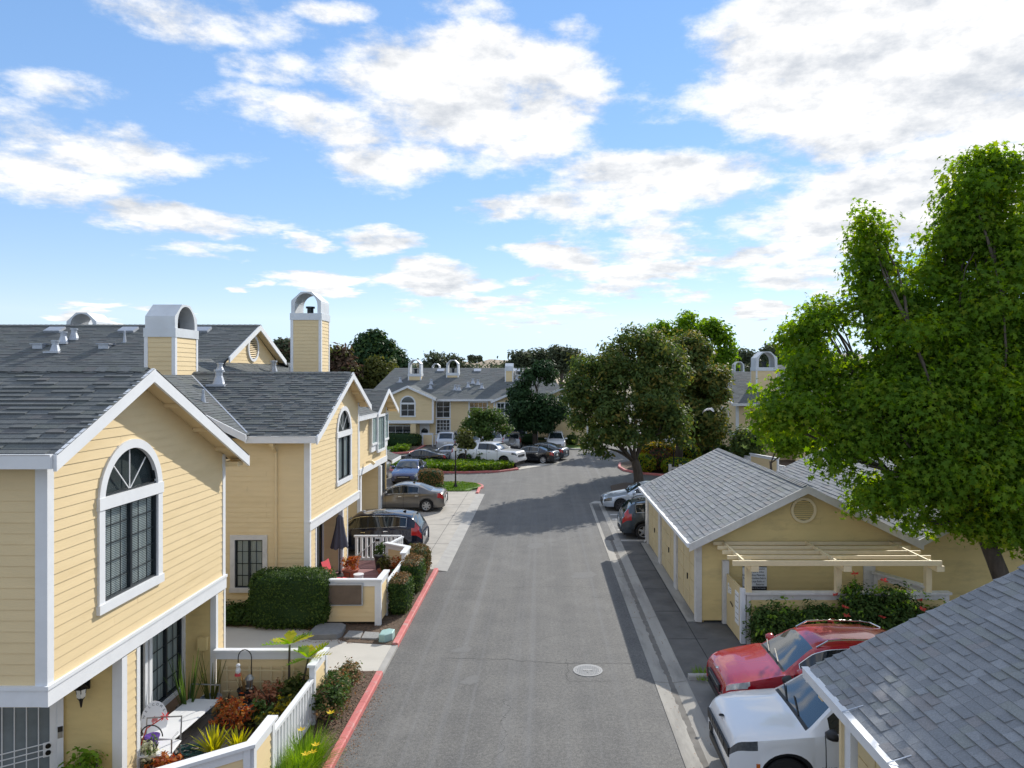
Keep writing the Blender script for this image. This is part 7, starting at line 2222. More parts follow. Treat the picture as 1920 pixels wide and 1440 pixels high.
# small palm like tree
t = thing('young_tree', 'young tree with yellow green fronds rising above the trellis', 'small tree', (-5.3, 15.1, .2), None)
for (q, h_, n_) in (((0, 0), 1.35, 12), ((.42, -.1), 1.1, 9)):
    b = MB(); base = V(-5.3 + q[0] * .3, 15.1 + q[1], .2); top = V(-5.3 + q[0], 15.1 + q[1], .2 + h_); limb(b, base, top, .035, .022, .04, 6); b.build('trunk', 'bark', t)
    for i in range(n_):
        a = i * 2.4; el = rnd.uniform(.0, 1.0); d = V(math.cos(a) * math.cos(el), math.sin(a) * math.cos(el), math.sin(el)); s = V(-math.sin(a), math.cos(a), 0); b = MB()
        ln = rnd.uniform(.35, .55)
        for j in range(7):
            p = top + d * ln * (j + 1) / 7 - Z * (.25 * ln * ((j + 1) / 7) ** 2); w = .13 * (1 - abs(j - 3) / 5)
            for sg in (-1, 1):
                e = p + s * sg * w + d * .05; b.add([p - d * .02, e - d * .02, e + d * .03, p + d * .035], [(0, 1, 2, 3)])
        b.build('frond', 'leaf_lime' if i % 3 else 'leaf_yellow', t)
# tall reedy pot plants by the window
def reed_pot(label, c, n, h_, pot, m='leaf_mid', r_=.2, ph=.3):
    t = thing('potted_plant', label, 'potted plant', c, None)
    b = MB(); b.lathe([(r_ * .72, 0), (r_, ph * .92), (r_ * 1.08, ph * .92), (r_ * 1.08, ph), (r_ * .92, ph), (r_ * .9, ph - .03), (0.001, ph - .04)], c, 16); b.build('pot', pot, t)
    for i in range(n):
        a = rnd.uniform(0, 6.28); ln = h_ * rnd.uniform(.5, 1); lean = rnd.uniform(.05, .4); p0 = V(*c) + V(math.cos(a) * r_ * .5, math.sin(a) * r_ * .5, ph - .04); d = V(math.cos(a) * lean, math.sin(a) * lean, 1).normalized(); s = V(-math.sin(a), math.cos(a), 0); vs = []
        for j in range(6):
            q = j / 5; p = p0 + d * ln * q + V(math.cos(a), math.sin(a), 0) * (.25 * lean * ln * q * q); w = .022 * (1 - q * .85); vs += [p - s * w, p + s * w]
        b = MB(); b.add(vs, [(2 * j, 2 * j + 1, 2 * j + 3, 2 * j + 2) for j in range(5)]); b.build('leaf', m, t)
    return t
reed_pot('tall reedy plant in dark pot behind the white lounger', (-7.25, 14.7, .16), 26, 1.15, 'black_pot')
reed_pot('second reedy plant in blue grey pot beside the recess wall', (-6.95, 15.1, .16), 18, .9, 'blue_grey_pot', 'leaf_olive')
reed_pot('dry stalks in a black pot by the trellis', (-6.15, 14.95, .42), 8, .5, 'black_pot', 'leaf_tan', .17, .28)
reed_pot('small dark pot with dead stems at the house corner', (-6.62, 15.0, .16), 6, .35, 'black_pot', 'leaf_brown', .14, .22)
# pedestal bowl under the black pot
b = MB(); b.lathe([(.2, .0), (.16, .03), (.34, .2), (.38, .24), (.33, .23), (.1, .17), (.001, .16)], (-6.12, 14.75, .17), 22)
tag(b.build('garden_bowl', 'ceramic', None, loc=(-6.12, 14.75, .17)), 'wide pale grey bowl under the black pot with dry stalks', 'bowl')
# shepherd's hook and feeder
t = thing('shepherd_hook', 'thin black hook pole in front of the trellis', 'plant hook', (-6.1, 15.1, .16))
b = MB(); pts = [V(-6.1, 15.1, .16), V(-6.1, 15.1, 1.28)] + [V(-6.24 + .14 * math.cos(a), 15.1, 1.28 + .17 * math.sin(a)) for a in [math.pi * k / 8 for k in range(1, 9)]] + [V(-6.38, 15.1, 1.18)]
b.tube(pts, .011, 6); b.build('pole', 'black_metal', t)
t = thing('bird_feeder', 'clear hummingbird feeder with red base hanging from the hook', 'bird feeder', (-6.38, 15.1, .9))
c = V(-6.38, 15.1, 0); b = MB(); b.lathe([(.001, 1.16), (.03, 1.15), (.05, 1.12), (.036, 1.08), (.055, 1.02), (.05, .97), (.03, .95)], c, 12); b.build('bottle', 'white_metal', t)
b = MB(); b.lathe([(.03, .95), (.07, .94), (.075, .91), (.001, .9)], c, 12); b.build('feeding_tray', 'red_plastic', t)
# metal garden lantern
b = MB(); c = V(-6.1, 15.0, 0); b.lathe([(.001, .98), (.05, .95), (.1, .88), (.07, .87), (.06, .72), (.09, .7), (.001, .69)], c, 10); b.tube([c + Z * .16, c + Z * .7], .012, 6)
tag(b.build('garden_lantern', 'grey_metal', None, loc=(-6.1, 15.0, .16)), 'small metal garden light on a stake by the trellis', 'garden light')
# white lounger bench and second chair
def lounger(name, label, c, L, W, h, back, rot, seat_m='white_metal'):
    t = thing(name, label, 'chair', (0, 0, 0))
    b = MB(); b.box((-W / 2, -L / 2, h), (W / 2, L / 2, h + .025)); b.build('seat', seat_m, t)
    for sx in (-1, 1):
        b = MB(); b.tube([V(sx * W / 2, -L / 2, h), V(sx * W / 2, L / 2, h)], .018, 6); b.build('side_rail', 'white_metal', t)
        for y in (-L / 2 + .06, L / 2 - .06):
            b = MB(); b.tube([V(sx * W / 2, y, h), V(sx * (W / 2 + .03), y * 1.06, 0)], .016, 6); b.build('leg', 'grey_metal', t)
    b = MB(); b.tube([V(-W / 2, L / 2, h), V(-W / 2, L / 2 + .06, h + back), V(W / 2, L / 2 + .06, h + back), V(W / 2, L / 2, h)], .016, 6); b.build('backrest', 'grey_metal', t)
    b = MB(); b.tube([V(W / 2 + .01, -L / 2 + .1, h), V(W / 2 + .03, -L / 2 + .06, h + .26), V(W / 2 + .03, L / 2 - .2, h + .26)], .014, 6); b.build('armrest', 'grey_metal', t) if name == 'patio_chair' else None
    t.location = c; t.rotation_euler = (0, 0, rot)
    return t
lounger('bench', 'long white metal lounge bench on the patio boards', (-7.02, 14.0, .165), 1.6, .62, .36, .3, -.08)
lounger('patio_chair', 'white metal chair nearest the viewer on the patio', (-6.88, 12.85, .165), .55, .6, .36, .42, .12)
# round welcome plaque
t = thing('welcome_plaque', 'white round topped garden plaque with tulip and lettering', 'plaque', (-7.28, 13.5, .2))
b = MB(); n_ = V(.78, -.6, .2).normalized(); u_ = V(.6, .78, 0).normalized(); v_ = n_.cross(u_) if n_.cross(u_).z > 0 else -n_.cross(u_)
c = V(-7.28, 13.5, .74)
b.prism([c + u_ * .24 * math.cos(a) + v_ * .34 * math.sin(a) for a in [2 * math.pi * k / 28 for k in range(28)]], n_ * .02); b.build('board', 'white_metal', t)
for k, ch in enumerate('WELCOME'):
    a = math.pi * (.86 - .12 * k); p = c + u_ * .18 * math.cos(a) + v_ * .26 * math.sin(a) + n_ * .023
    o = text_mesh('letter', ch, .06, 'ink', t, frame4(p - V(*ROOT[t.name]), u_ * math.sin(a) - v_ * math.cos(a), v_ * math.sin(a) + u_ * math.cos(a)))
for (dx, dy, w) in ((-.03, 0, .03), (.03, .0, .03), (0, .02, .03)):
    b = MB(); p = c + u_ * dx + v_ * dy + n_ * .0215; b.add([p + v_ * -.06, p + u_ * w, p + v_ * .06, p - u_ * w], [(0, 1, 2, 3)]); b.build('painted_tulip', 'pink_paint', t)
# purple hanging pot
t = thing('flower_pot', 'purple hanging pot on a curved bracket by the white plaque', 'flower pot', (-7.02, 12.95, .5))
c = V(-7.02, 12.95, .5); b = MB(); b.lathe([(.075, 0), (.12, .2), (.13, .2), (.13, .225), (.11, .22), (.001, .19)], c, 16); b.build('pot', 'purple_pot', t)
b = MB(); pts = [c + V(-.2 + .2 * (1 - math.cos(a)), -.02, .22 + .2 * math.sin(a)) for a in [math.pi * k / 10 for k in range(11)]]; b.tube([V(-7.22, 12.93, .16)] + pts, .012, 6); b.build('bracket', 'black_metal', t)
b = MB()
for k in range(8):
    a = k * .8; p = V(-6.92, 13.2, .95); d = V(math.cos(a), math.sin(a) * .3, math.sin(a)); b.add([p, p + d * .05 + Z * .02, p + d * .1, p + d * .05 - Z * .02], [(0, 1, 2, 3)])
b.tube([V(-7.2, 12.8, .45), V(-7.12, 12.95, .85), V(-6.92, 13.2, .95)], .012, 6)
tag(b.build('flower', 'petal_red', None, loc=(-7.2, 12.8, .45)), 'single red flower on a long curved stem before the plaque', 'flower')
# coiled hose
b = MB()
for k in range(9):
    r_ = .18 - .012 * (k % 4); pts = [V(-6.5 + rnd.uniform(-.03, .03) + r_ * 1.25 * math.cos(a), 13.3 + rnd.uniform(-.03, .03) + r_ * math.sin(a), .19 + .014 * k + .02 * math.sin(a * 2 + k)) for a in [2 * math.pi * j / 26 for j in range(27)]]
    b.tube(pts, .012, 5, cap=False)
tag(b.build('garden_hose', 'hose', None, loc=(-6.5, 13.3, .17)), 'coiled dark teal garden hose on the patio boards', 'hose')
# electric box on recess wall with conduit
t = thing('meter_box', 'small yellow utility box on the recess wall', 'utility box', (-7.33, 15.5, 1.4)); boxpart('case', 'siding_old', t, (-7.4, 15.43, 1.3), (-7.2, 15.53, 1.58)); b = MB(); b.tube([(-7.3, 15.5, 1.3), (-7.3, 15.5, .3)], .015, 6); b.build('conduit', 'siding_old', t)
# outside the near fence
OP = 'plants between the near fence and the kerb'
bush('shrub', 'dark shrub with brownish top outside the near fence corner', (-4.34, 14.95, .1), (.72, 1.6, .95), 2600, .036, 'leaf_hedge', OP, m2='leaf_tan', clump=.07)
bush('shrub', 'brown tipped shrub beside the concrete walk', (-4.4, 16.3, .1), (.6, 1.1, .6), 1200, .036, 'leaf_tan', OP, m2='leaf_hedge', clump=.07)
bush('shrub', 'small green bush behind the fence corner post', (-4.6, 15.75, .1), (.35, .4, .75), 420, .045, 'leaf_hedge', OP, clump=.06)
grass_tuft('daylily', 'strappy green daylily clump with yellow blooms', (-4.3, 13.05, .1), 800, .72, 'leaf_lime', .28, 'plant', OP, [(.3, .55, .72), (.32, -.4, .6), (-.1, .1, .62)])
grass_tuft('daylily', 'daylily clump nearer the viewer at the bottom edge', (-4.32, 12.2, .1), 700, .7, 'leaf_lime', .3, 'plant', OP, [(.28, .1, .62), (.3, .4, .5)])
grass_tuft('daylily', 'daylily clump outside the slanted fence', (-5.4, 10.6, .1), 260, .5, 'leaf_lime', .25, 'plant', OP)
# mulch chips and dry leaves
def litter(name, label, box, n, size, m, z, cond=None):
    c = []
    while len(c) < n:
        x = rnd.uniform(box[0], box[2]); y = rnd.uniform(box[1], box[3])
        if cond is None or cond(x, y): c.append((x, y, z + rnd.random() * .012))
    c = np.array(c); nn = nrg.normal(size=(n, 3)) * .28 + np.array([0, 0, 1])
    o = bpy.data.objects.new(name, leaf_mesh(name, c - np.array([box[0], box[1], 0]), nn, size * (.5 + nrg.random(n)), DIAM, m)); COL.objects.link(o); o.location = (box[0], box[1], 0); ROOT[o.name] = V(box[0], box[1], 0)
    o['kind'] = 'stuff'; tag(o, label, 'ground litter'); return o
litter('bark_mulch', 'bark chips on the bed outside the near fence', (-4.62, 9, -3.98, 17.3), 3200, .024, 'mulch_chip', .104)
litter('bark_mulch', 'bark chips on the bed beside the second deck', (-6.6, 19.1, -3.98, 26.4), 3600, .024, 'mulch_chip', .102)
litter('fallen_leaves', 'brown leaf litter along the foot of the near red kerb', (-3.8, 11.5, -3.35, 16.8), 700, .017, 'dry_leaf', .004, lambda x, y: rnd.random() < math.exp(-(x + 3.8) * 7))
litter('fallen_leaves', 'scattered leaf litter in the right hand gutter', (2.7, 6, 3.5, 34), 420, .016, 'dry_leaf', .03)

# ------------------------------------------------------------------ hedge, slabs and boxes between the houses
hedge('hedge', 'big square clipped green hedge in front of the shaded house wall', (-7.15, 20.62, .1), (2.25, 1.2, 1.52), 16000, .034, [('leaf_hedge', 1)], p=6)
cover_patch('ground_cover', [(-9.6, 20.3), (-6.2, 20.0), (-6.2, 21.7), (-9.6, 21.7)], 2600, .28, .06, 'leaf_hedge', 'dark ivy along the foot of the shaded house wall')
cover_patch('ground_cover', [(-12, 20.4), (-8.5, 20.4), (-8.5, 21.7), (-12, 21.7)], 1600, .35, .06, 'leaf_hedge', 'dark low shrubs left of the clipped hedge')
def flat_box(name, label, cat, pts, z0, z1, m, bev=.04):
    b = MB(); c = sum((V(x, y, 0) for x, y in pts), V(0, 0, 0)) / len(pts)
    ins = [(c.x + (x - c.x) * (1 - bev), c.y + (y - c.y) * (1 - bev)) for x, y in pts]
    n = len(pts); vs = [(x, y, z0) for x, y in pts] + [(x, y, z1 - .015) for x, y in pts] + [(x, y, z1) for x, y in ins]
    b.add(vs, [(i, (i + 1) % n, n + (i + 1) % n, n + i) for i in range(n)] + [(n + i, n + (i + 1) % n, 2 * n + (i + 1) % n, 2 * n + i) for i in range(n)] + [tuple(range(2 * n, 3 * n))])
    return tag(b.build(name, m, None, loc=(c.x, c.y, z0)), label, cat)
flat_box('utility_slab', 'large grey rounded utility slab by the clipped hedge', 'slab', [(-6.35, 19.45), (-6.2, 19.35), (-5.55, 19.4), (-5.45, 19.55), (-5.5, 20.15), (-5.65, 20.3), (-6.2, 20.3), (-6.32, 20.15)], .09, .24, 'slab_stone', .08)
flat_box('stepping_stone', 'patterned stepping stone next to the grey utility slab', 'paving stone', [(-5.38, 19.45), (-4.92, 19.4), (-4.95, 19.9), (-5.36, 19.95)], .09, .14, 'paver_stone')
flat_box('stepping_stone', 'patterned stepping stone nearest the pale green box', 'paving stone', [(-4.88, 19.38), (-4.42, 19.33), (-4.48, 19.8), (-4.9, 19.87)], .09, .14, 'paver_stone')
flat_box('irrigation_box', 'pale green rounded valve box by the red kerb', 'valve box', [(-4.36, 19.18), (-4.2, 19.15), (-4.02, 19.3), (-4.02, 19.62), (-4.18, 19.68), (-4.36, 19.55)], .09, .3, 'box_green', .14)

# ------------------------------------------------------------------ second deck
f2 = thing('patio_fence', 'deck fence of the second house with brown screen and white balusters', 'fence', (-4.66, 22.5, .1), 'patio fences along the kerb')
fence_panel(f2, (-7.06, 20.5), (-4.66, 20.5), .2, 1.36, -1, foot=.05)
fence_panel(f2, (-4.64, 20.46), (-4.64, 21.42), .2, 1.36, 1, cap_w=.18, cap_z=.0535)
railing(f2, (-4.64, 21.46), (-4.64, 23.95), .25, 1.05, step=.15, bw=.05)
fence_panel(f2, (-4.64, 23.99), (-4.64, 24.84), .2, 1.25, 1, cap_w=.2)
fence_panel(f2, (-4.66, 24.86), (-5.5, 25.45), .2, 1.25, 1, cap_w=.2, cap_z=.0535)
railing(f2, (-5.5, 25.5), (-5.2, 26.8), .3, 1.22, step=.16, bw=.07)
for (a, b_) in (((-5.25, 26.85), (-6.05, 26.85)),):
    railing(f2, a, b_, .32, 1.24, step=.155, bw=.09)
gt = thing('patio_gate', 'white picket gate with diagonal brace before the dark blue car', 'gate', (-6.6, 26.85, .3))
railing(gt, (-6.1, 26.85), (-7.02, 26.85), .34, 1.24, step=.155, bw=.09)
b = MB(); b.beam((-7.0, 26.79, .42), (-6.12, 26.79, 1.12), .03, .09, up=(0, 1, 0)); b.build('brace', 'trim', gt)
b = MB(); b.box((-6.2, 26.74, 1.04), (-6.06, 26.8, 1.12)); b.build('latch', 'black_metal', gt)
b = MB(); b.beam((-6.07, 26.85, .3), (-6.07, 26.85, 1.24), .1, .1, up=(0, 1, 0)); b.build('post', 'trim', gt)
# brown reed screen hung outside
t = thing('window_screen', 'brown awning style screen leaning on the shaded deck wall', 'screen', (-5.7, 20.4, .8))
b = MB(); b.box((-6.5, 20.40, .72), (-5.12, 20.43, 1.27)); b.build('panel', 'lid_brown', t)
b = MB(); b.box((-6.52, 20.385, 1.26), (-5.09, 20.44, 1.31)); b.box((-5.12, 20.385, .70), (-5.09, 20.44, 1.26)); b.box((-6.52, 20.385, .68), (-5.09, 20.44, .70)); b.build('frame', 'flashing', t)
# deck floor boards
y = 20.6
deck = structure(boxpart('deck_base', 'flat_black', None, (-7.8, 20.6, .1), (-4.72, 26.75, .3)))
while y < 26.7:
    xr = -4.73 if y < 24.8 else -4.8 - (y - 24.8) * .55 if y < 25.6 else -5.35
    structure(boxpart('deck_board', 'red_deck', None, (-7.75 if y < 25.3 else -7.0, y, .3), (xr, y + .135, .335 + rnd.uniform(-.003, .003)))); y += .143
# closed parasol
t = thing('parasol', 'closed slate grey parasol standing on the red deck', 'parasol', (-6.95, 24.7, .33))
c = V(-6.95, 24.7, 0); b = MB(); b.tube([c + Z * .36, c + Z * 2.42], .022, 8); b.build('pole', 'black_metal', t)
b = MB(); N = 28; vs = []
prof = [(2.42, .03), (2.32, .10), (2.1, .12), (1.8, .17), (1.45, .235), (1.3, .26)]
for z, r_ in prof:
    for i in range(N):
        a = 2 * math.pi * i / N; k = 1 + .22 * math.cos(a * 7 + z * 1.2) ; vs.append(c + V(math.cos(a) * r_ * k, math.sin(a) * r_ * k, z - (.04 * math.cos(a * 7) if z < 1.4 else 0)))
b.add(vs, [(j * N + i, j * N + (i + 1) % N, (j + 1) * N + (i + 1) % N, (j + 1) * N + i) for j in range(len(prof) - 1) for i in range(N)]); b.build('canopy', 'umbrella_cloth', t, smooth=True)
b = MB(); b.lathe([(.26, .335), (.27, .37), (.06, .41), (.03, .5)], c, 18); b.build('base', 'black_metal', t)
# red chairs, side table, pots
def red_chair(label, c, rot):
    t = thing('patio_chair', label, 'chair', (0, 0, 0), 'red chairs on the deck')
    b = MB()
    prof = [(.30, .36), (.1, .40), (-.18, .37), (-.25, .45), (-.34, .72), (-.42, .98)]
    vs = []
    for y, z in prof: vs += [V(-.25, y, z + .02), V(0, y + .015, z), V(.25, y, z + .02)]
    b.add(vs, [(3 * j + i, 3 * j + i + 1, 3 * j + 4 + i, 3 * j + 3 + i) for j in range(5) for i in range(2)])
    b.build('seat_shell', 'red_plastic', t, smooth=True)
    for sx in (-1, 1):
        b = MB(); b.tube([V(sx * .27, .3, 0), V(sx * .27, .3, .56), V(sx * .28, -.2, .6), V(sx * .27, -.34, 0)], .013, 6); b.build('frame', 'black_metal', t)
    t.location = c; t.rotation_euler = (0, 0, rot); return t
red_chair('red deck chair against the glass door', (-7.2, 23.4, .335), R(-80))
red_chair('second red seat beside the parasol foot', (-6.5, 22.8, .335), R(-100))
def pot_plant(label, c, r_, h_, m, leaves, n, size=.05, w=.55):
    t = thing('potted_plant', label, 'potted plant', c)
    b = MB(); b.lathe([(r_ * .7, 0), (r_, h_ * .88), (r_ * 1.1, h_ * .88), (r_ * 1.1, h_), (r_ * .9, h_), (.001, h_ - .04)], c, 18); b.build('pot', m, t)
    foliage('foliage', t, [(c[0], c[1], c[2] + h_ + .2, w / 2, w / 2, .22), (c[0] + .08, c[1], c[2] + h_ + .32, w / 3, w / 3, .14)], n, size, leaves, OVAL, .05, .4, 8)
    return t
pot_plant('orange leaved plant in terracotta pot in the middle of the deck', (-6.45, 24.2, .335), .26, .36, 'terracotta', 'leaf_orange', 420)
pot_plant('low plant in square terracotta planter by the balusters', (-5.4, 24.5, .335), .2, .28, 'terracotta', 'leaf_olive', 300, .045, .45)
pot_plant('dark pot with small red flowers by the angled fence', (-5.75, 25.5, .335), .2, .5, 'black_pot', 'leaf_hedge', 260, .05, .4)
pot_plant('green pot near the angled fence corner', (-5.0, 24.5, .335), .12, .26, 'green_pot', 'leaf_orange', 120, .045, .25)
b = MB(); b.lathe([(.15, .0), (.15, .3), (.17, .3), (.17, .33), (.001, .335)], (-6.05, 23.7, .335), 18); tag(b.build('side_table', 'white_metal', None, loc=(-6.05, 23.7, .335)), 'small white drum table by the terracotta pot', 'table')
b = MB(); b.lathe([(.001, 0), (.26, .04), (.27, .1), (.2, .16), (.001, .18)], (-5.2, 24.85, .62), 16); o_ = b.build('wicker_basket', 'cushion_wicker', None, loc=(-5.2, 24.85, .62)); tag(o_, 'brown woven basket on the deck by the angled fence', 'basket')
b = MB(); b.lathe([(.12, 0), (.2, .05), (.22, .26), (.18, .27)], (-5.2, 24.85, .336), 14); tag(b.build('plant_stand', 'terracotta', None, loc=(-5.2, 24.85, .336)), 'terracotta stand under the woven basket', 'plant stand')
KH = 'brown topped clipped shrubs along the red kerb'
hedge('hedge', 'nearest brown topped clipped shrub by the white balusters', (-4.28, 21.75, .1), (.62, 1.1, 1.05), 4200, .036, [('leaf_hedge', .95), ('leaf_tan', .95)], p=5, group=KH, top='leaf_tan')
hedge('hedge', 'middle brown topped clipped shrub along the kerb', (-4.3, 23.85, .1), (.72, 1.3, 1.05), 4600, .036, [('leaf_hedge', .95), ('leaf_tan', .95)], p=5, group=KH, top='leaf_tan')
hedge('hedge', 'farthest brown clipped shrub next to the drive', (-4.52, 25.75, .1), (.95, 1.1, 1.0), 4600, .036, [('leaf_tan', .95), ('leaf_hedge', .4)], p=4, group=KH)

# ------------------------------------------------------------------ refuse enclosure with pergola on the right
en = thing('refuse_enclosure', 'low walled enclosure with cream pergola beside the yellow garage', 'enclosure', (7.8, 19.3, 0))
fence_panel(en, (5.45, 19.25), (10.85, 19.25), .05, 1.36, -1, 'siding_old', cap_w=.22, cap_z=.06, posts=(True, True), trim_m='trim_old')
fence_panel(en, (9.6, 20.75), (10.3, 19.35), .05, 1.5, 1, 'siding_old', cap_w=.22, cap_z=.06, trim_m='trim_old')
pg = node('pergola', en)
for x in (5.5, 7.9, 10.3):
    b = MB(); b.beam((x, 19.25, 1.42), (x, 19.25, 2.2), .15, .15, up=(0, 1, 0)); b.build('post', 'cream_wood', pg)
    b = MB(); b.box((x - .1, 18.62, 2.12), (x + .1, 19.5, 2.265)); b.build('bracket', 'cream_wood', pg)
    b = MB(); b.beam((x - .28, 20.85, 2.375), (x - .28, 18.7, 2.375), .05, .085); b.build('cross_beam', 'cream_wood', pg)
for i in range(5):
    y = 20.78 - i * .53; b = MB(); x0 = 4.93 + .0 * i; x1 = 10.35 + .0 * i
    b.box((x0, y - .025, 2.27 if i == 4 else 2.31), (x1, y + .025, 2.405 - .001 * i)); b.build('rafter', 'cream_wood', pg)
for x in (9.3,): boxpart('wall_panel', 'trim_old', en, (x, 20.84, .9), (x + .34, 20.88, 1.75))
gt2 = thing('enclosure_gate', 'tan double gate of the refuse enclosure carrying notices', 'gate', (5.33, 20, 0))
b = MB(); b.box((5.30, 20.06, .06), (5.35, 20.72, 1.5)); b.build('leaf', 'gate_paint', gt2); b = MB(); b.box((5.30, 19.36, .06), (5.35, 20.045, 1.5)); b.build('leaf', 'gate_paint', gt2)
b = MB(); b.box((5.2, 20.74, .04), (5.38, 20.87, 1.86)); b.build('post', 'trim_old', gt2)
b = MB(); b.box((5.3, 19.2, .04), (5.42, 19.35, 1.5)); b.build('post', 'trim', gt2)
for (y0, y1, z0, z1, m) in ((20.42, 20.55, 1.02, 1.3, 'paper'), (20.2, 20.36, 1.06, 1.22, 'paper'), (19.42, 19.78, .45, 1.32, 'paper')):
    b = MB(); b.box((5.288, y0, z0), (5.299, y1, z1)); nt = b.build('notice', m, gt2)
    k = MB(); nz = 5 if z1 - z0 > .5 else 2
    for i in range(nz):
        zz = z1 - (z1 - z0) * (i + .7) / (nz + .4); k.box((5.2865, y0 + .03, zz), (5.2885, y1 - .03 - .05 * (i % 2), zz + .018))
    if z1 - z0 < .5: k.build('print', 'ink', nt)
    else: k.build('print', 'paint_blue', nt)
b = MB(); b.tube([(5.27, 20.2, .86), (5.27, 20.05, .83), (5.27, 19.95, .80)], .014, 6); b.build('latch', 'black_metal', gt2)
# notice board on the garage wall
sg_ = thing('wall_sign', 'white rules sign with black lettering on the garage wall behind the post', 'sign', (6.17, 20.84, 1.3))
b = MB(); b.box((5.80, 20.855, .98), (6.50, 20.87, 1.67)); b.build('board', 'paper', sg_)
b = MB(); b.box((5.80, 20.848, .98), (6.50, 20.854, 1.09)); b.box((5.80, 20.848, 1.645), (6.50, 20.854, 1.67)); b.build('band', 'ink', sg_)
rt = V(*ROOT[sg_.name])
for i, tx in enumerate(('Violators Will Receive', 'a Fine and is Video', 'No Hazardous Materials', 'No Construction Debris', 'No Large Bulbs or', 'Batteries')):
    text_mesh('print', tx, .082, 'ink', sg_, frame4(V(6.47 if i in (3,) else 6.44 - .02 * (i % 2), 20.846, 1.575 - i * .09) - rt, (1, 0, 0), (0, 0, 1)), 'RIGHT', .8)
text_mesh('print', 'Call 24 Hour Security', .045, 'paper', sg_, frame4(V(6.46, 20.845, 1.03) - rt, (1, 0, 0), (0, 0, 1)), 'RIGHT')
# flowering creeper over the wall
t = thing('flowering_vine', 'green creeper with coral trumpet flowers over the enclosure wall', 'vine', (8, 18.9, 0))
vb = []
for i in range(16):
    x = 5.75 + i * .34; h_ = .60 + .05 * math.sin(i * 1.9) + (.22 if 7 <= i <= 11 else 0)
    vb.append((x, 18.85 + rnd.uniform(-.06, .06), h_, .36, .36, h_ * .92))
foliage('foliage', t, vb, 21000, .05, 'leaf_hedge', OVAL, .08, .5, 10, zmin=.03)
foliage('foliage', t, vb, 3600, .05, 'leaf_mid', OVAL, .08, .9, 10, zmin=.1)
foliage('foliage', t, [(x, y, z + .1, a, b2, c2) for x, y, z, a, b2, c2 in vb], 1800, .055, 'leaf_lime', OVAL, .09, .95, 10, zmin=.6)
b = MB(); limb(b, (8.15, 18.95, 1.2), (8.2, 18.9, 2.0), .012, .006); limb(b, (9.0, 18.95, 1.2), (8.85, 18.9, 1.75), .012, .006); b.build('stem', 'leaf_mid', t)
foliage('foliage', t, [(8.18, 18.92, 1.55, .2, .12, .25), (8.85, 18.9, 1.6, .1, .1, .12)], 160, .05, 'leaf_lime', OVAL, .06, .4, 8)
for (x, z) in ((8.2, 2.0), (8.95, 1.82), (7.75, 1.25), (7.8, 1.05), (6.6, .72), (6.72, .7), (6.5, .45), (6.6, .38), (6.05, .5), (8.1, .78), (9.6, .85), (9.2, .6), (9.75, 1.22), (7.7, 1.45), (9.9, 1.3), (7.4, .9), (8.7, 1.0)):
    f = MB(); p = V(x, 18.47 if z < 1.3 else 18.9, z)
    for k in range(11):
        a = k * 2.4; e = rnd.uniform(-.4, .9); d = V(math.cos(a) * math.cos(e), math.sin(a) * math.cos(e) - .3, math.sin(e)); s = d.orthogonal().normalized(); ln = rnd.uniform(.06, .12)
        f.add([p, p + d * ln * .6 + s * .025, p + d * ln, p + d * ln * .6 - s * .025], [(0, 1, 2, 3)])
    f.build('flower', 'petal_red', t)
grass_tuft('weeds', 'weedy green tuft on the short kerb by the red car', (3.85, 17.1, .05), 160, .22, 'leaf_lime', .3)

# ------------------------------------------------------------------ manhole, lamps, bird, fences
mh = thing('manhole_cover', 'round pale steel manhole cover in the road', 'manhole cover', (1.11, 17.57, 0))
c = V(1.11, 17.57, 0); b = MB(); b.lathe([(.36, .002), (.36, .012), (.31, .012), (.31, .006)], c, 40); b.build('ring', 'steel_plate', mh)
b = MB(); b.lathe([(.305, .007), (.305, .014), (.001, .014)], c, 40)
b.build('lid', 'steel_plate', mh)
for i in range(-6, 7):
    for j_ in range(-6, 7):
        if math.hypot(i, j_) * .042 < .27 and not (abs(j_) < 2 and abs(i) < 3): b = MB(); b.box((c.x + i * .042 - .012, c.y + j_ * .042 - .012, .014), (c.x + i * .042 + .012, c.y + j_ * .042 + .012, .019)); b.build('stud', 'steel_plate', mh)
text_mesh('lettering', 'SEWER', .075, 'ink', mh, frame4(V(0, -.075, .0165) , (1, 0, 0), (0, 1, 0)))
b = MB(); b.box((c.x - .05, c.y - .17, .0145), (c.x - .01, c.y - .14, .0165)); b.build('pick_hole', 'ink', mh)
def lamp_post(label, x, y, h_, g=None):
    t = thing('street_lamp', label, 'street lamp', (x, y, 0), g)
    b = MB(); b.lathe([(.13, .05), (.12, .25), (.06, .34), (.045, 1.0), (.04, h_ - .55), (.07, h_ - .5), (.03, h_ - .46)], (x, y, 0), 12); b.build('post', 'black_metal', t, smooth=True)
    b = MB(); b.lathe([(.07, h_ - .46), (.13, h_ - .14), (.12, h_ - .12)], (x, y, 0), 8); b.build('lantern', 'lamp_glass', t)
    b = MB(); b.lathe([(.18, h_ - .14), (.12, h_ - .04), (.03, h_), (.001, h_ + .08)], (x, y, 0), 8); b.build('cap', 'black_metal', t); return t
LP = 'black lamp posts of the court'
lamp_post('black lamp post on the lawn corner at the end of the drive', -5.5, 45.6, 2.9, LP)
lamp_post('black lamp post with white lantern before the lime shrub', 9.35, 51.3, 3.0, LP)
b = MB(); b.box((8.9, 50.7, .05), (9.1, 50.82, .95)); b.box((9.6, 50.6, .05), (9.8, 50.72, .95)); b.box((8.9, 50.72, .6), (9.8, 50.76, .75)); tag(b.build('marker_post', 'trim_old', None, loc=(9.3, 50.7, 0)), 'short grey rail posts beside the island lamp', 'bollard')
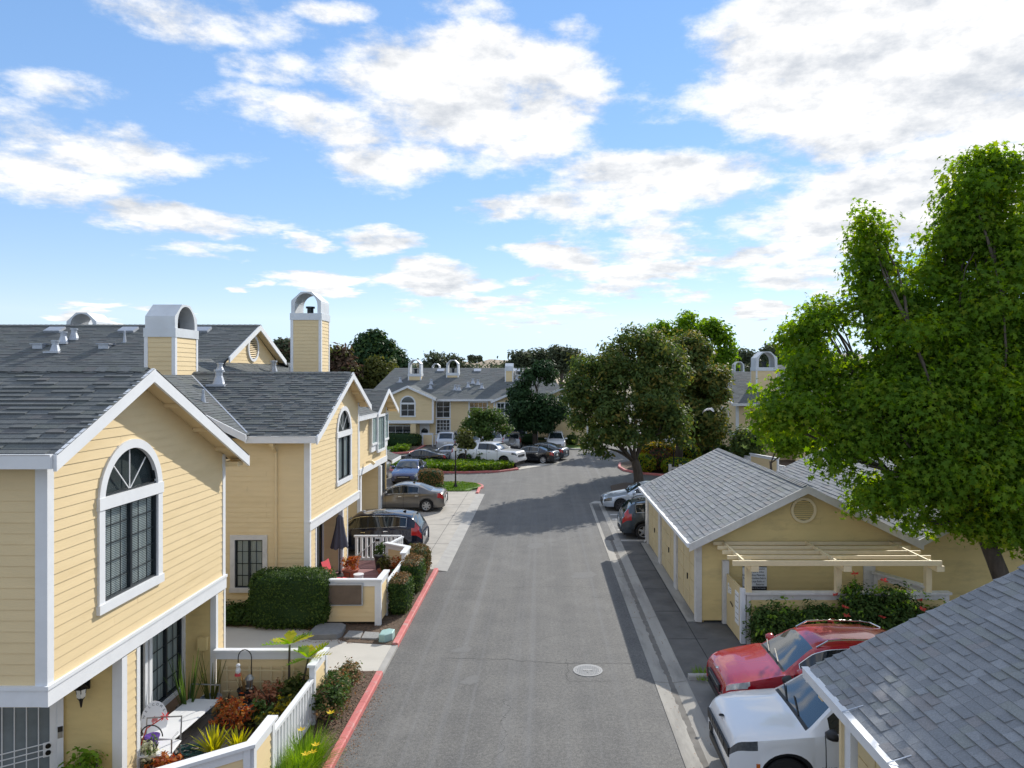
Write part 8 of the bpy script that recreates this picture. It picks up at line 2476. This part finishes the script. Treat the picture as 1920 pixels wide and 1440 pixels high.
# bird in flight
t = thing('bird', 'grey and white bird in flight before the rusty dark tree', 'bird', (0, 0, 0))
b = MB(); b.lathe([(.001, -.16), (.02, -.12), (.05, -.02), (.055, .05), (.035, .11), (.032, .15), (.02, .18), (.001, .2)], (0, 0, 0), 12, 'x'); b.build('body', 'feather', t, smooth=True)
for sg in (-1, 1):
    b = MB(); P_ = [(.06, .03, .02), (.09, .16, .05), (.04, .30, -.03), (-.06, .42, -.14), (-.09, .38, -.12), (-.09, .2, .01), (-.07, .03, .01)]
    q = [V(x, sg * y, z) for x, y, z in P_]; b.prism(q, (0, 0, .008)); b.build('wing', 'feather', t)
b = MB(); b.prism([(-.12, -.02, 0), (-.28, -.07, -.01), (-.28, .07, -.01), (-.12, .02, 0)], (0, 0, .008)); b.build('tail', 'feather', t)
t.scale = (.55,) * 3; t.location = (4.15, 18, 6.35); t.rotation_euler = (R(-8), R(-14), R(28))
# worn lines of the road: seams, cracks, pale scrapes
def crack(pts, w, m='crack_dark', name='road_crack', z=.0032, jit=.03):
    P_ = []
    for a, c in zip(pts, pts[1:]):
        n_ = max(2, int(math.hypot(c[0] - a[0], c[1] - a[1]) / .12))
        P_ += [(a[0] + (c[0] - a[0]) * i / n_ + rnd.gauss(0, jit), a[1] + (c[1] - a[1]) * i / n_ + rnd.gauss(0, jit)) for i in range(n_)]
    b = MB(); vs = []
    for i, (x, y) in enumerate(P_):
        q = P_[min(i + 1, len(P_) - 1)]; p = P_[max(0, i - 1)]; dx, dy = q[0] - p[0], q[1] - p[1]; l_ = math.hypot(dx, dy) + 1e-6; ww = w * rnd.uniform(.4, 1.2)
        vs += [(x - dy / l_ * ww, y + dx / l_ * ww, z), (x + dy / l_ * ww, y - dx / l_ * ww, z)]
    b.add(vs, [(2 * i, 2 * i + 1, 2 * i + 3, 2 * i + 2) for i in range(len(P_) - 1)]); structure(b.build(name, m))
crack([(-2.6, 18.35), (-.9, 18.25), (.4, 18.0), (1.5, 18.0), (2.62, 18.05)], .007)
crack([(.62, 18.3), (.6, 16.95), (1.75, 16.9)], .005, z=.0036)
crack([(3.02, y_) for y_ in range(4, 41, 4)], .10, 'gutter_dirt', 'gutter_stain', -.0125, .006)
crack([(-3.2, 24.2), (.5, 24.6), (2.6, 24.3)], .004)
for (x, y, a_, b2) in ((-2.1, 18.9, .28, .1), (-1.7, 17.0, .22, .13), (1.5, 26.0, .5, .25), (-.3, 30.5, .35, .3)):
    b = MB(); b.add([(x + a_ * math.cos(t_) * rnd.uniform(.7, 1.15) + .3 * a_ * math.sin(t_), y + b2 * 2 * math.sin(t_) * rnd.uniform(.7, 1.15), .0028) for t_ in [k * .3142 for k in range(20)]], [tuple(range(20))]); structure(b.build('road_patch', 'worn_patch'))
# white patio fences behind the garage
f3 = thing('patio_fence', 'white picket and boarded fence behind the grey garage roof', 'fence', (14, 48, 0))
fence_panel(f3, (14.6, 50.5), (15.6, 47.6), .1, 1.7, 1)
railing(f3, (14.3, 52.5), (14.6, 50.6), .1, 1.5, step=.2, bw=.08)
railing(f3, (15.6, 47.5), (16.6, 44.2), .1, 1.3, step=.2, bw=.08)
fence_panel(f3, (16.6, 44.1), (17.3, 42.6), .1, 1.5, 1)
fence_panel(f3, (17.3, 42.6), (20, 42.6), .1, 1.5, 1)
